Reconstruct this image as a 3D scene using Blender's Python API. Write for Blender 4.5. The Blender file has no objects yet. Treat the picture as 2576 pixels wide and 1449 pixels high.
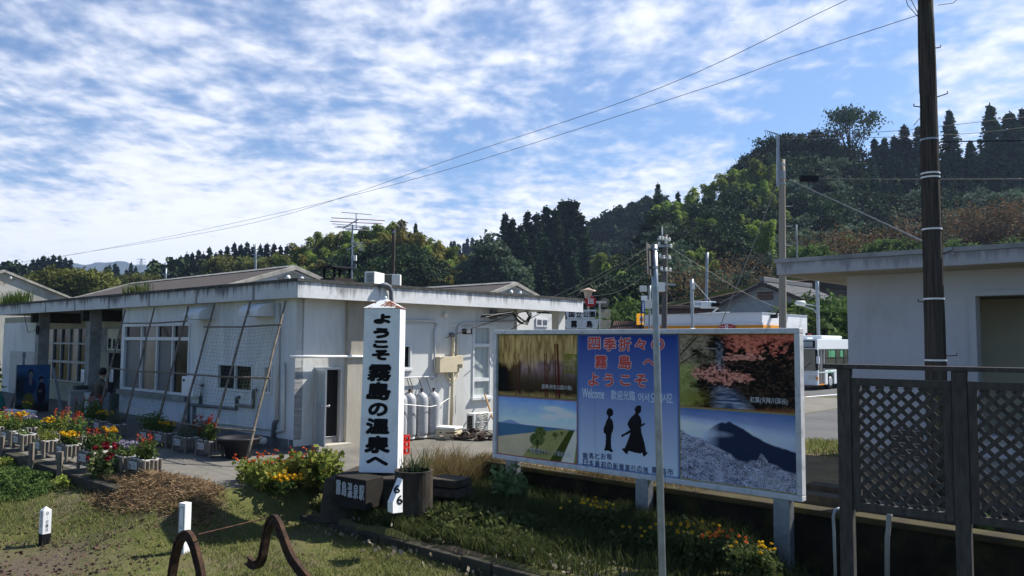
import bpy, math, random
import numpy as np
from mathutils import Vector, Matrix
R = math.radians
C = bpy.context.scene.collection
SC = bpy.context.scene

# ------------------------------------------------------------------ camera
F_PX = 2012.0            # focal length for a picture 2576 units wide
EYE = 2.65               # eye height above the forecourt
PITCH = math.atan(136 / F_PX)
ROLL = R(0.4)
cam_d = bpy.data.cameras.new('camera')
cam_d.sensor_width = 36.0
cam_d.lens = F_PX / 2576 * 36
cam_d.clip_start = 0.1
cam_d.clip_end = 20000
cam = bpy.data.objects.new('camera', cam_d)
C.objects.link(cam)
_m = Matrix.Rotation(math.pi / 2 + PITCH, 4, 'X') @ Matrix.Rotation(ROLL, 4, 'Z')
cam.matrix_world = Matrix.Translation((0, 0, EYE)) @ _m
SC.camera = cam

# ------------------------------------------------------------------ light
SUN_H = Vector((0.833, 0.388, 0)).normalized()
SUN_EL = R(47.4)
SUN_DIR = Vector((SUN_H.x * math.cos(SUN_EL), SUN_H.y * math.cos(SUN_EL), math.sin(SUN_EL)))
sun_d = bpy.data.lights.new('sun', 'SUN')
sun_d.energy = 5.0
sun_d.angle = R(0.53)
sun_d.color = (1.0, 0.95, 0.86)
sun = bpy.data.objects.new('sun', sun_d)
C.objects.link(sun)
sun.rotation_euler = SUN_DIR.to_track_quat('Z', 'Y').to_euler()
sun.location = SUN_DIR * 60
SC.view_settings.view_transform = 'Standard'
SC.view_settings.look = 'None'
SC.view_settings.exposure = 0.9
SC.view_settings.gamma = 1.0
SC.render.engine = 'CYCLES'
SC.cycles.max_bounces = 6
SC.cycles.transparent_max_bounces = 8
SC.cycles.use_denoising = True

# ------------------------------------------------------------------ node helpers
def nd(nt, typ, **kw):
    n = nt.nodes.new(typ)
    for k, v in kw.items():
        if k.startswith('i_'):
            n.inputs[k[2:].replace('_', ' ')].default_value = v
        else:
            setattr(n, k, v)
    return n

class NT:
    """small wrapper: every method returns an output socket"""
    def __init__(s, nt): s.nt = nt
    def put(s, sock, v):
        if isinstance(v, (int, float, tuple, list)): sock.default_value = v
        elif v is not None: s.nt.links.new(v, sock)
    def math(s, op, a, b=None, clamp=False):
        n = s.nt.nodes.new('ShaderNodeMath'); n.operation = op; n.use_clamp = clamp
        s.put(n.inputs[0], a)
        if b is not None: s.put(n.inputs[1], b)
        return n.outputs[0]
    def vmath(s, op, a, b=None):
        n = s.nt.nodes.new('ShaderNodeVectorMath'); n.operation = op
        s.put(n.inputs[0], a)
        if b is not None: s.put(n.inputs[1], b)
        return n.outputs['Value'] if op in ('DOT_PRODUCT', 'LENGTH', 'DISTANCE') else n.outputs[0]
    def noise(s, vec, scale, detail=3, rough=0.55, dist=0.0):
        n = s.nt.nodes.new('ShaderNodeTexNoise')
        s.put(n.inputs['Vector'], vec)
        n.inputs['Scale'].default_value = scale; n.inputs['Detail'].default_value = detail
        n.inputs['Roughness'].default_value = rough; n.inputs['Distortion'].default_value = dist
        return n.outputs['Fac']
    def scalev(s, vec, sc):
        n = s.nt.nodes.new('ShaderNodeMapping'); s.put(n.inputs['Vector'], vec)
        n.inputs['Scale'].default_value = sc
        return n.outputs[0]
    def rng(s, v, a, b, c=0.0, d=1.0, smooth=False):
        n = s.nt.nodes.new('ShaderNodeMapRange'); n.clamp = True
        if smooth: n.interpolation_type = 'SMOOTHSTEP'
        s.put(n.inputs[0], v)
        for i, x in enumerate((a, b, c, d)): n.inputs[1 + i].default_value = x
        return n.outputs[0]
    def mix(s, f, a, b, mode='MIX'):
        n = s.nt.nodes.new('ShaderNodeMix'); n.data_type = 'RGBA'; n.blend_type = mode
        s.put(n.inputs[0], f)
        for sock, v in ((n.inputs[6], a), (n.inputs[7], b)):
            if isinstance(v, tuple) and len(v) == 3: v = v + (1.0,)
            s.put(sock, v)
        return n.outputs[2]
    def ramp(s, f, stops):
        n = s.nt.nodes.new('ShaderNodeValToRGB'); s.put(n.inputs[0], f)
        e = n.color_ramp.elements
        while len(e) < len(stops): e.new(0.5)
        for el, (p, c) in zip(e, stops):
            el.position = p; el.color = c + (1.0,) if len(c) == 3 else c
        return n.outputs[0]
    def sep(s, v):
        n = s.nt.nodes.new('ShaderNodeSeparateXYZ'); s.put(n.inputs[0], v); return n.outputs
    def comb(s, x, y, z=0.0):
        n = s.nt.nodes.new('ShaderNodeCombineXYZ')
        for i, v in enumerate((x, y, z)): s.put(n.inputs[i], v)
        return n.outputs[0]

# ------------------------------------------------------------------ pixel rays (only used to lay things out in the world)
def ray(px, py):
    x = px - 1288.0; y = 724.5 - py
    c, s = math.cos(ROLL), math.sin(ROLL)
    x, y = c * x - s * y, s * x + c * y
    d = Vector((x, F_PX * math.cos(PITCH) - y * math.sin(PITCH), F_PX * math.sin(PITCH) + y * math.cos(PITCH)))
    return d / d.y
E0 = Vector((0, 0, EYE))
U = Vector((.735, -.678, 0)).normalized()     # along the railway
N = Vector((-U.y, U.x, 0))                    # away from the railway
RZ = math.atan2(U.y, U.x)
def W(t, s, z=0.0): return U * t + N * s + Vector((0, 0, z))
def TS(p): return p.dot(U), p.dot(N)
def G(px, py, z=0.0): d = ray(px, py); return E0 + d * ((z - EYE) / d.z)
def at(px, py, Y): return E0 + ray(px, py) * Y
def onS(px, py, s): d = ray(px, py); return E0 + d * (s / d.dot(N))
def onT(px, py, t): d = ray(px, py); return E0 + d * (t / d.dot(U))

# ------------------------------------------------------------------ world: Nishita sky with a sheet of altocumulus
world = bpy.data.worlds.new('World'); SC.world = world
world.use_nodes = True
wt = world.node_tree; wt.nodes.clear(); k = NT(wt)
sky = nd(wt, 'ShaderNodeTexSky', sky_type='NISHITA', sun_disc=False)
sky.sun_elevation = SUN_EL
sky.sun_rotation = math.atan2(SUN_H.x, SUN_H.y)
sky.air_density = 1.0; sky.dust_density = 0.6; sky.ozone_density = 2.0
tc = nd(wt, 'ShaderNodeTexCoord')
D = tc.outputs['Generated']
dx, dy, dz = k.sep(D)
hz = k.math('ADD', k.math('MAXIMUM', dz, 0.0), 0.14)
plane = k.comb(k.math('DIVIDE', dx, hz), k.math('DIVIDE', dy, hz), 0.0)
warp = nd(wt, 'ShaderNodeTexNoise', i_Scale=1.3, i_Detail=2.0)
wt.links.new(plane, warp.inputs['Vector'])
wv = k.vmath('SCALE', k.vmath('SUBTRACT', warp.outputs['Color'], (0.5, 0.5, 0.5)))
wv.node.inputs['Scale'].default_value = 0.18
plane2 = k.vmath('ADD', plane, wv)
fine = k.noise(k.scalev(plane2, (1.0, 0.95, 1)), 8.5, 4, 0.5, 0.1)
mid = k.noise(plane2, 3.2, 4, 0.55, 0.2)
big = k.noise(plane, 0.75, 2, 0.5)
wisp = k.noise(k.scalev(plane2, (0.5, 1.6, 1)), 5.0, 6, 0.62, 0.6)
def blob(px, py, rad, amp):
    c = ray(px, py).normalized()
    d = k.vmath('DISTANCE', D, tuple(c))
    return k.math('MULTIPLY', k.rng(d, 0.0, rad, 1.0, 0.0, smooth=True), amp)
val = k.math('ADD', k.math('MULTIPLY', fine, 0.85), k.math('MULTIPLY', mid, 0.75))
cell = k.noise(k.scalev(plane2, (1.0, 0.8, 1)), 24.0, 3, 0.5)
val = k.math('ADD', val, k.math('MULTIPLY', big, 0.25))
val = k.math('ADD', val, k.math('MULTIPLY', k.math('SUBTRACT', cell, 0.5), 0.42))
val = k.math('ADD', val, k.math('MULTIPLY', wisp, 0.10))
for b in [(1250, 60, .30, .16), (300, 150, .35, .05), (800, 430, .30, .10), (250, 520, .35, .20), (1650, 470, .17, .17), (2500, 150, .20, .24), (1900, 60, .20, .18),
          (2050, 330, .16, -.36), (1500, 330, .14, -.28), (1250, 300, .16, -.14), (1850, 180, .10, .10), (700, 330, .12, -.14), (150, 440, .10, -.30),
          (1150, 450, .10, -.26), (2250, 100, .08, -.12), (1000, 150, .14, .06), (500, 600, .3, .2), (1300, 560, .3, .16), (420, 340, .2, -.10), (1980, 430, .08, -.1)]:
    val = k.math('ADD', val, blob(*b))
low = k.rng(dz, 0.04, 0.23, 0.44, 0.0)
val = k.math('ADD', val, low)
val = k.math('SUBTRACT', val, k.math('MULTIPLY', k.rng(dz, .42, .62), .5))  # clouds thinned overhead, out of view, to lower the ambient light
val = k.math('SUBTRACT', val, k.math('MULTIPLY', k.rng(dy, .30, -.05), .6))  # unseen sky behind the camera cleared too, for darker shade
mask = k.rng(val, 0.84, 1.36, 0.0, 1.0, smooth=True)
dens = k.rng(val, 1.05, 1.6, 0.0, 1.0, smooth=True)
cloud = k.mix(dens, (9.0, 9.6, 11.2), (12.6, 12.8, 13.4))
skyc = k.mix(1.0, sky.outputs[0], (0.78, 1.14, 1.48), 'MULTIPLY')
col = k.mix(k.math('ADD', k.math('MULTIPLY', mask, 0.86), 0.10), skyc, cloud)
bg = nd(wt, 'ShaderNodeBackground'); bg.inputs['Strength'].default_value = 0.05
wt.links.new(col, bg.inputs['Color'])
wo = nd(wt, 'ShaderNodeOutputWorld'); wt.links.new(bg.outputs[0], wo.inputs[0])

# ------------------------------------------------------------------ mesh builder
class MB:
    def __init__(s): s.v = []; s.f = []; s.smooth = False
    def add(s, vs, fs):
        o = len(s.v); s.v += [tuple(v) for v in vs]; s.f += [tuple(i + o for i in f) for f in fs]; return s
    def box(s, x0, x1, y0, y1, z0, z1):
        return s.add([(x0,y0,z0),(x1,y0,z0),(x1,y1,z0),(x0,y1,z0),(x0,y0,z1),(x1,y0,z1),(x1,y1,z1),(x0,y1,z1)],
                     [(0,3,2,1),(4,5,6,7),(0,1,5,4),(1,2,6,5),(2,3,7,6),(3,0,4,7)])
    def bar(s, a, b, w, h=None, up=(0, 0, 1)):
        """rectangular bar from a to b, w across, h along up"""
        a, b = Vector(a), Vector(b); h = h or w
        d = (b - a).normalized(); up = Vector(up)
        if abs(d.dot(up)) > .95: up = Vector((1, 0, 0)) if abs(d.x) < .9 else Vector((0, 1, 0))
        x = d.cross(up).normalized() * w / 2; y = x.cross(d).normalized() * h / 2
        vs = [p + q for p in (a, b) for q in (-x - y, x - y, x + y, -x + y)]
        return s.add(vs, [(3,2,1,0),(4,5,6,7),(0,1,5,4),(1,2,6,5),(2,3,7,6),(3,0,4,7)])
    def tube(s, pts, r, n=8, cap=True):
        """round tube through pts; r one radius or one per point"""
        pts = [Vector(p) for p in pts]; m = len(pts)
        rs = r if isinstance(r, (list, tuple)) else [r] * m
        o = len(s.v); prev = None
        for i, p in enumerate(pts):
            d = (pts[min(i + 1, m - 1)] - pts[max(i - 1, 0)])
            d = d.normalized() if d.length > 1e-9 else Vector((0, 0, 1))
            if prev is None:
                ref = Vector((0, 0, 1)) if abs(d.z) < .9 else Vector((1, 0, 0))
                x = d.cross(ref).normalized()
            else:
                x = (prev - d * prev.dot(d)).normalized()
            prev = x; y = d.cross(x)
            for j in range(n):
                a = 2 * math.pi * j / n
                s.v.append(tuple(p + (x * math.cos(a) + y * math.sin(a)) * rs[i]))
        for i in range(m - 1):
            for j in range(n):
                q = (j + 1) % n
                s.f.append((o + i*n + j, o + i*n + q, o + (i+1)*n + q, o + (i+1)*n + j))
        if cap:
            s.f.append(tuple(o + j for j in reversed(range(n)))); s.f.append(tuple(o + (m-1)*n + j for j in range(n)))
        return s
    def lathe(s, prof, c=(0, 0, 0), n=20):
        """prof: (radius, z) pairs turned about the vertical axis through c"""
        o = len(s.v); m = len(prof)
        for r, z in prof:
            for j in range(n):
                a = 2 * math.pi * j / n
                s.v.append((c[0] + r * math.cos(a), c[1] + r * math.sin(a), c[2] + z))
        for i in range(m - 1):
            for j in range(n):
                q = (j + 1) % n
                s.f.append((o + i*n + j, o + i*n + q, o + (i+1)*n + q, o + (i+1)*n + j))
        if prof[0][0] > 1e-4: s.f.append(tuple(o + j for j in reversed(range(n))))
        if prof[-1][0] > 1e-4: s.f.append(tuple(o + (m-1)*n + j for j in range(n)))
        return s
    def prism(s, poly, a, b):
        """poly: list of 3D points (one planar face) extruded by vector a->b offsets"""
        a, b = Vector(a), Vector(b); m = len(poly)
        vs = [Vector(p) + a for p in poly] + [Vector(p) + b for p in poly]
        fs = [tuple(reversed(range(m))), tuple(range(m, 2 * m))]
        fs += [(i, (i + 1) % m, m + (i + 1) % m, m + i) for i in range(m)]
        return s.add(vs, fs)
    def face(s, pts): return s.add(pts, [tuple(range(len(pts)))])
    def ball(s, c, r, n=8, m=5, sq=1.0):
        prof = [(max(r * math.sin(math.pi * i / m), 1e-5), -r * sq * math.cos(math.pi * i / m)) for i in range(m + 1)]
        return s.lathe(prof, c, n)
    def build(s, name, mat, parent=None, bevel=0.0, smooth=None):
        me = bpy.data.meshes.new(name); me.from_pydata(s.v, [], s.f); me.update()
        if smooth if smooth is not None else s.smooth:
            me.polygons.foreach_set('use_smooth', [True] * len(me.polygons))
        o = bpy.data.objects.new(name, me); C.objects.link(o)
        if mat: me.materials.append(mat)
        if parent is not None: o.parent = parent
        if bevel:
            b = o.modifiers.new('bevel', 'BEVEL'); b.width = bevel; b.segments = 2; b.limit_method = 'ANGLE'
        return o

def np_mesh(name, verts, faces, mat, parent=None, col=None):
    """fast mesh from numpy arrays; faces (k,3) or (k,4)"""
    me = bpy.data.meshes.new(name)
    nv, (nf, w) = len(verts), faces.shape
    me.vertices.add(nv); me.vertices.foreach_set('co', np.asarray(verts, np.float32).ravel())
    me.loops.add(nf * w); me.loops.foreach_set('vertex_index', faces.astype(np.int32).ravel())
    me.polygons.add(nf); me.polygons.foreach_set('loop_start', np.arange(0, nf * w, w, dtype=np.int32))
    try: me.polygons.foreach_set('loop_total', np.full(nf, w, np.int32))
    except Exception: pass
    me.update(calc_edges=True)
    if col is not None:
        ca = me.color_attributes.new('col', 'FLOAT_COLOR', 'POINT')
        c4 = np.ones((nv, 4), np.float32); c4[:, :3] = col
        ca.data.foreach_set('color', c4.ravel())
    if mat: me.materials.append(mat)
    o = bpy.data.objects.new(name, me); C.objects.link(o)
    if parent is not None: o.parent = parent
    return o

def tag(o, label=None, cat=None, group=None, kind=None):
    if label: o['label'] = label
    if cat: o['category'] = cat
    if group: o['group'] = group
    if kind: o['kind'] = kind
    return o
def thing(name, label, cat, loc=(0, 0, 0), rz=0.0, group=None):
    o = bpy.data.objects.new(name, None); C.objects.link(o)
    o.location = loc; o.rotation_euler = (0, 0, rz); o.empty_display_size = .2
    return tag(o, label, cat, group)
def structure(o): o['kind'] = 'structure'; return o
def copy_tree(o, parent=None):
    c = o.copy(); C.objects.link(c)
    if parent is not None: c.parent = parent
    for ch in list(o.children): copy_tree(ch, c)
    return c
def local(root, p):
    """world point to the local frame of a root that has only location and rotation about z"""
    d = Vector(p) - Vector(root.location); a = -root.rotation_euler.z
    return Vector((d.x * math.cos(a) - d.y * math.sin(a), d.x * math.sin(a) + d.y * math.cos(a), d.z))

# ------------------------------------------------------------------ materials
MATS = {}
def mat(name, color, rough=0.7, var=0.0, vscale=4.0, col2=None, bump=0.0, bscale=40.0, metal=0.0, spec=0.22, stretch=(1, 1, 1), dirt=None, dscale=2.0, damt=0.5):
    if name in MATS: return MATS[name]
    m = bpy.data.materials.new(name); m.use_nodes = True; nt = m.node_tree; kk = NT(nt)
    b = nt.nodes['Principled BSDF']; b.inputs['Roughness'].default_value = rough
    b.inputs['Metallic'].default_value = metal; b.inputs['Specular IOR Level'].default_value = spec
    co = kk.scalev(nd(nt, 'ShaderNodeTexCoord').outputs['Object'], stretch)
    c = tuple(color)
    if var or col2:
        c2 = col2 or tuple(x * (1 - var) for x in color)
        c = kk.mix(kk.rng(kk.noise(co, vscale, 5, .6), .35, .65), tuple(color), tuple(c2))
    if dirt:
        c = kk.mix(kk.math('MULTIPLY', kk.rng(kk.noise(co, dscale, 6, .68, .3), .5, .68), damt), c, tuple(dirt))
    if isinstance(c, tuple): b.inputs['Base Color'].default_value = c + (1,)
    else: nt.links.new(c, b.inputs['Base Color'])
    if bump:
        bn = nd(nt, 'ShaderNodeBump'); bn.inputs['Strength'].default_value = bump; bn.inputs['Distance'].default_value = .02
        nt.links.new(kk.noise(co, bscale, 4, .6), bn.inputs['Height']); nt.links.new(bn.outputs[0], b.inputs['Normal'])
    MATS[name] = m; return m

def leafmat(name, cols, rough=0.6, trans=0.25, spec=0.3, var=0.5, obj=0.35):
    rough, spec = .85, .12
    """foliage: colour differs leaf by leaf and plant by plant, a little light passes through"""
    if name in MATS: return MATS[name]
    m = bpy.data.materials.new(name); m.use_nodes = True; nt = m.node_tree; kk = NT(nt)
    b = nt.nodes['Principled BSDF']; b.inputs['Roughness'].default_value = rough; b.inputs['Specular IOR Level'].default_value = spec
    g = nd(nt, 'ShaderNodeNewGeometry'); oi = nd(nt, 'ShaderNodeObjectInfo')
    n = len(cols)
    c = kk.ramp(g.outputs['Random Per Island'], [(i / max(n - 1, 1), cc) for i, cc in enumerate(cols)])
    hsv = nd(nt, 'ShaderNodeHueSaturation')
    nt.links.new(c, hsv.inputs['Color'])
    nt.links.new(kk.rng(oi.outputs['Random'], 0, 1, .5 - .03 * obj, .5 + .03 * obj), hsv.inputs['Hue'])
    nt.links.new(kk.rng(oi.outputs['Random'], 0, 1, 1 - obj, 1 + obj), hsv.inputs['Value'])
    nt.links.new(hsv.outputs[0], b.inputs['Base Color'])
    tr = nd(nt, 'ShaderNodeBsdfTranslucent'); nt.links.new(hsv.outputs[0], tr.inputs[0])
    mx = nd(nt, 'ShaderNodeMixShader'); mx.inputs[0].default_value = trans
    nt.links.new(b.outputs[0], mx.inputs[1]); nt.links.new(tr.outputs[0], mx.inputs[2])
    nt.links.new(mx.outputs[0], nt.nodes['Material Output'].inputs[0])
    MATS[name] = m; return m

def streakmat(name, base, streak, ztop, zlen, rough=.75, joint=None, amt=.85, dirt=(.3, .3, .3), axis='x'):
    """painted concrete with dark run-off streaks that start at height ztop"""
    m = bpy.data.materials.new(name); m.use_nodes = True; nt = m.node_tree; kk = NT(nt)
    b = nt.nodes['Principled BSDF']; b.inputs['Roughness'].default_value = rough
    co = nd(nt, 'ShaderNodeTexCoord').outputs['Object']; x, y, z = kk.sep(co)
    run = kk.noise(kk.scalev(co, (9, 9, .35)), 1.0, 5, .65)
    where = kk.noise(kk.scalev(co, (.9, .9, .1)), 1.0, 3, .6)
    depth = kk.rng(z, ztop - zlen, ztop, 0, 1)
    f = kk.math('ADD', kk.math('MULTIPLY', run, .9), kk.math('MULTIPLY', where, .7))
    f = kk.math('ADD', f, kk.math('MULTIPLY', depth, .38))
    f = kk.math('MULTIPLY', kk.rng(f, 1.02, 1.22), amt)
    c = kk.mix(kk.math('MULTIPLY', kk.rng(kk.noise(co, 1.7, 6, .7), .45, .7), .35), tuple(base), tuple(dirt))
    c = kk.mix(f, c, tuple(streak))
    if joint:
        ax = x if axis == 'x' else y
        jj = kk.math('ABSOLUTE', kk.math('SUBTRACT', kk.math('FRACT', kk.math('DIVIDE', ax, joint)), .5))
        c = kk.mix(kk.math('MULTIPLY', kk.rng(jj, .012, .03, 1, 0), .75), c, (.06, .06, .06))
    nt.links.new(c, b.inputs['Base Color'])
    bn = nd(nt, 'ShaderNodeBump'); bn.inputs['Strength'].default_value = .25; bn.inputs['Distance'].default_value = .02
    nt.links.new(kk.noise(co, 12, 5, .6), bn.inputs['Height']); nt.links.new(bn.outputs[0], b.inputs['Normal'])
    MATS[name] = m; return m

def vcolmat(name, rough=.6, attr='col', spec=.08):
    if name in MATS: return MATS[name]
    m = bpy.data.materials.new(name); m.use_nodes = True; nt = m.node_tree
    b = nt.nodes['Principled BSDF']; b.inputs['Roughness'].default_value = rough; b.inputs['Specular IOR Level'].default_value = spec
    a = nd(nt, 'ShaderNodeVertexColor', layer_name=attr); nt.links.new(a.outputs[0], b.inputs['Base Color'])
    MATS[name] = m; return m

M_WHITE = mat('white_wall', (.66, .67, .68), .8, col2=(.58, .59, .61), vscale=1.3, bump=.12, bscale=60, dirt=(.33, .33, .33), dscale=1.6, damt=.45, stretch=(1, 1, .3))
M_WALLB = mat('aged_white_wall', (.64, .65, .64), .8, col2=(.54, .54, .52), vscale=.9, bump=.15, bscale=50, dirt=(.32, .31, .28), dscale=1.4, damt=.5, stretch=(1, 1, .3))
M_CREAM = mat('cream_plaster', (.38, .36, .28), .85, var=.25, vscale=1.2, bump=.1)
M_CONC = mat('bare_concrete', (.42, .39, .33), .9, col2=(.33, .30, .25), vscale=1.6, bump=.3, bscale=30, stretch=(1, 1, .25), dirt=(.2, .18, .15), damt=.4)
M_CONCG = mat('grey_concrete', (.30, .30, .29), .9, col2=(.2, .2, .2), vscale=2.2, bump=.35, bscale=35, dirt=(.09, .085, .07), damt=.6)
M_DARKC = mat('mossy_dark_concrete', (.055, .05, .04), .95, col2=(.028, .026, .02), vscale=3, bump=.5, bscale=25, dirt=(.06, .06, .015), dscale=2.0, damt=.6)
M_PLINTH = mat('plinth_grey', (.2, .2, .21), .9, var=.35, vscale=3, bump=.2)
M_ALU = mat('aluminium', (.55, .56, .57), .45, metal=.6, var=.1)
M_WFRAME = mat('white_frame', (.66, .67, .68), .5, var=.1)
M_GLASS = mat('window_glass', (.016, .02, .02), .12, var=.4, vscale=.7, spec=.08)
M_GLASS2 = mat('screened_glass', (.10, .11, .13), .45, var=.2, vscale=2, spec=.4)
M_GLASS3 = mat('curtained_glass', (.19, .16, .14), .25, col2=(.09, .085, .08), vscale=1.4, spec=.5)
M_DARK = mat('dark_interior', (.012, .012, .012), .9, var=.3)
M_BLACK = mat('black_paint', (.012, .012, .014), .65, var=.2, spec=.08)
M_STEEL = mat('galvanised_steel', (.36, .39, .43), .45, metal=.75, var=.25, vscale=9, dirt=(.25, .25, .26), dscale=6)
M_GSTEEL = mat('painted_grey_steel', (.34, .38, .42), .5, metal=.25, var=.2, vscale=5, dirt=(.2, .2, .2), dscale=5)
M_RUST = mat('rusty_iron', (.085, .046, .03), .9, col2=(.028, .018, .015), vscale=9, bump=.5, bscale=40, metal=.2, dirt=(.17, .075, .03), dscale=4, damt=.4)
M_PVC = mat('grey_pipe', (.14, .15, .17), .5, var=.2)
M_PVCW = mat('white_pipe', (.6, .6, .58), .5, var=.12)
M_WOOD = mat('weathered_wood', (.20, .17, .14), .9, col2=(.10, .085, .07), vscale=2, stretch=(12, 12, 1), bump=.5, bscale=8)
M_BAMBOO = mat('old_bamboo', (.20, .165, .125), .7, col2=(.10, .085, .07), vscale=5, stretch=(3, 3, 1))
M_DWOOD = mat('dark_lattice_wood', (.085, .078, .075), .9, col2=(.052, .048, .046), vscale=3, stretch=(8, 8, 1.5), bump=.5, bscale=14, spec=.1)
M_POLE = mat('creosoted_pole', (.088, .072, .058), .95, col2=(.026, .022, .02), vscale=1.6, stretch=(22, 22, .7), bump=1.0, bscale=3)
M_CPOLE = mat('concrete_pole', (.30, .265, .215), .85, col2=(.24, .21, .165), vscale=1, stretch=(14, 14, .4), bump=.2, bscale=6)
M_CPOLE2 = mat('grey_concrete_pole', (.30, .31, .32), .85, var=.25, vscale=1, stretch=(10, 10, .5))
M_ROOF = mat('brown_slate_roof', (.085, .072, .065), .85, col2=(.055, .047, .043), vscale=7, stretch=(1, 1, 1), bump=.4, bscale=14)
M_ROOFT = mat('roof_membrane', (.12, .12, .115), .95, col2=(.07, .07, .065), vscale=1.5, bump=.4, bscale=20)
M_REDP = mat('red_plastic', (.55, .025, .02), .45, var=.15)
M_WPAINT = mat('white_paint', (.78, .79, .80), .5, var=.06, vscale=3, dirt=(.5, .49, .47), dscale=5, damt=.35)
M_WIRE = mat('black_cable', (.015, .015, .016), .6)
M_GWIRE = mat('grey_cable', (.2, .2, .19), .6)
M_CBOX = mat('cream_box', (.62, .54, .38), .5, var=.1)
M_GASCYL = mat('gas_cylinder_grey', (.40, .41, .43), .45, var=.12, vscale=3, metal=.15, dirt=(.3, .28, .26), dscale=5, damt=.5)
M_ACW = mat('appliance_white', (.70, .70, .66), .45, var=.08)
M_ORANGE = mat('orange_band', (.75, .30, .015), .5, var=.08)
M_SOIL = mat('potting_soil', (.06, .045, .032), .95, var=.4, vscale=20, bump=.4)
M_LOG = mat('split_log', (.24, .21, .17), .9, col2=(.14, .12, .10), vscale=4, stretch=(5, 5, 1), bump=.3, bscale=20)

# ------------------------------------------------------------------ lettering
_gl = {}
def glyph(ch, bold=0.0):
    key = (ch, bold)
    if key in _gl: return _gl[key]
    cu = bpy.data.curves.new('glyph', 'FONT'); cu.body = ch; cu.offset = bold; cu.resolution_u = 4; cu.fill_mode = 'FRONT'
    o = bpy.data.objects.new('glyph', cu); C.objects.link(o); bpy.context.view_layer.update()
    dg = bpy.context.evaluated_depsgraph_get(); me = o.evaluated_get(dg).to_mesh()
    vs = np.array([v.co[:2] for v in me.vertices], float).reshape(-1, 2); fs = [tuple(p.vertices) for p in me.polygons]
    bpy.data.objects.remove(o); bpy.data.curves.remove(cu)
    _gl[key] = (vs, fs); return _gl[key]
def letters(mb, text, o, ax, ay, w, h, bold=0.0, nrm=None, proud=.004, mode='fit', gap=0.1, shear=0.0):
    """flat lettering: text fitted into the w x h box whose centre is o, ax right, ay up; heavy strokes are built up from thin layers"""
    o, ax, ay = Vector(o), Vector(ax), Vector(ay)
    vs, fs = glyph(text, 0.0)
    if len(vs) == 0: return
    nz = ax.cross(ay).normalized()
    mn, mx = vs.min(0), vs.max(0); sz = np.maximum(mx - mn, 1e-6); r = bold * max(w / sz[0], h / sz[1]) if bold else 0
    q = ((vs - mn) / sz - .5) * np.array([max(w - 2 * r, w * .3), max(h - 2 * r, h * .3)]) if bold else ((vs - mn) / sz - .5) * np.array([w, h])
    offs = [(0, 0)] + ([(r * math.cos(a), r * math.sin(a)) for a in np.arange(8) * math.pi / 4] if bold else [])
    for i, (dx_, dy_) in enumerate(offs):
        mb.add([o + nz * (proud + .0004 * i) + ax * float(a + dx_ + shear * b) + ay * float(b + dy_) for a, b in q], fs)

# ------------------------------------------------------------------ ground
T0, S0 = TS(G(737, 1135))                    # building corner in railway coordinates
rng = np.random.default_rng(7)
def sstep(a, b, x): x = np.clip((x - a) / (b - a), 0, 1); return x * x * (3 - 2 * x)
def hash2(x, y): return np.sin(x * 1.7 + 1.3 * np.sin(y * 1.1)) * np.cos(y * 1.9 + np.sin(x * .7))
S_WALL = 12.6
def ground_z(t, s):
    """height of the bare ground: forecourt at 0, the flower bed lower, the trackside grass lowest"""
    t = np.asarray(t, float); s = np.asarray(s, float)
    low = -.70 + .05 * hash2(t * .9, s * .9) + .02 * hash2(t * 3.1, s * 2.7)
    a = low + (-.22 - low) * sstep(3.6, 5.6, s)                       # west: bank up to the planter ledge
    a = np.where(s > 6.05, 0.0, a)
    edge = 6.7
    b = low + (0 - low) * sstep(edge - 2.6, edge + .1, s)              # where the asphalt runs down to the grass
    drop = .62 * sstep(-6.3, -4.6, t)
    bed = np.where(s > 8.42, -.46 + .05 * hash2(t * 2, s * 2), low + .03 * sstep(7.4, 8.4, s)) - drop
    c = np.where(s > S_WALL, 0.0, bed)
    w = sstep(-15.6, -15.0, t); ab = a * (1 - w) + b * w
    w2 = sstep(-13.4, -12.75, t) ; z = ab * (1 - w2) + c * w2
    return z
def gz(p): t, s = TS(p); return float(ground_z(t, s))
def axis(fine0, fine1, step, extra=()):
    a = list(np.arange(fine0, fine1, step)); lo, hi = fine0, fine1; g = step
    while hi < 7000: g *= 1.35; hi += g; a.append(hi)
    g = step
    while lo > -7000: g *= 1.35; lo -= g; a.append(lo)
    return np.array(sorted(set([round(x, 3) for x in list(a) + list(extra)])))
tx = axis(-26, 3, .16, (-15.02, -15.06)); sx = axis(-1, 14, .16, (6.04, 6.06, 8.40, 8.44, S_WALL - .01, S_WALL + .01))
TT, SS = np.meshgrid(tx, sx, indexing='ij'); ZZ = ground_z(TT, SS)
XY = TT[..., None] * np.array(U[:2]) + SS[..., None] * np.array(N[:2])
gv = np.concatenate([XY.reshape(-1, 2), ZZ.reshape(-1, 1)], 1)
ni, nj = TT.shape; ii, jj = np.meshgrid(np.arange(ni - 1), np.arange(nj - 1), indexing='ij'); o_ = (ii * nj + jj).ravel()
gf = np.stack([o_, o_ + nj, o_ + nj + 1, o_ + 1], 1)
gm = bpy.data.materials.new('turf_and_earth'); gm.use_nodes = True; k = NT(gm.node_tree); b = gm.node_tree.nodes['Principled BSDF']
co = nd(gm.node_tree, 'ShaderNodeTexCoord').outputs['Object']
n1 = k.noise(co, .55, 6, .65); n2 = k.noise(co, 6, 5, .65); n3 = k.noise(co, 38, 4, .7)
turf = k.mix(k.rng(n2, .3, .7), (.07, .082, .022), (.13, .125, .045))
earth = k.mix(k.rng(n3, .3, .7), (.075, .055, .038), (.14, .11, .08))
c = k.mix(k.rng(k.math('ADD', k.math('MULTIPLY', n1, .7), k.math('MULTIPLY', n2, .4)), .52, .68), turf, earth)
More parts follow.
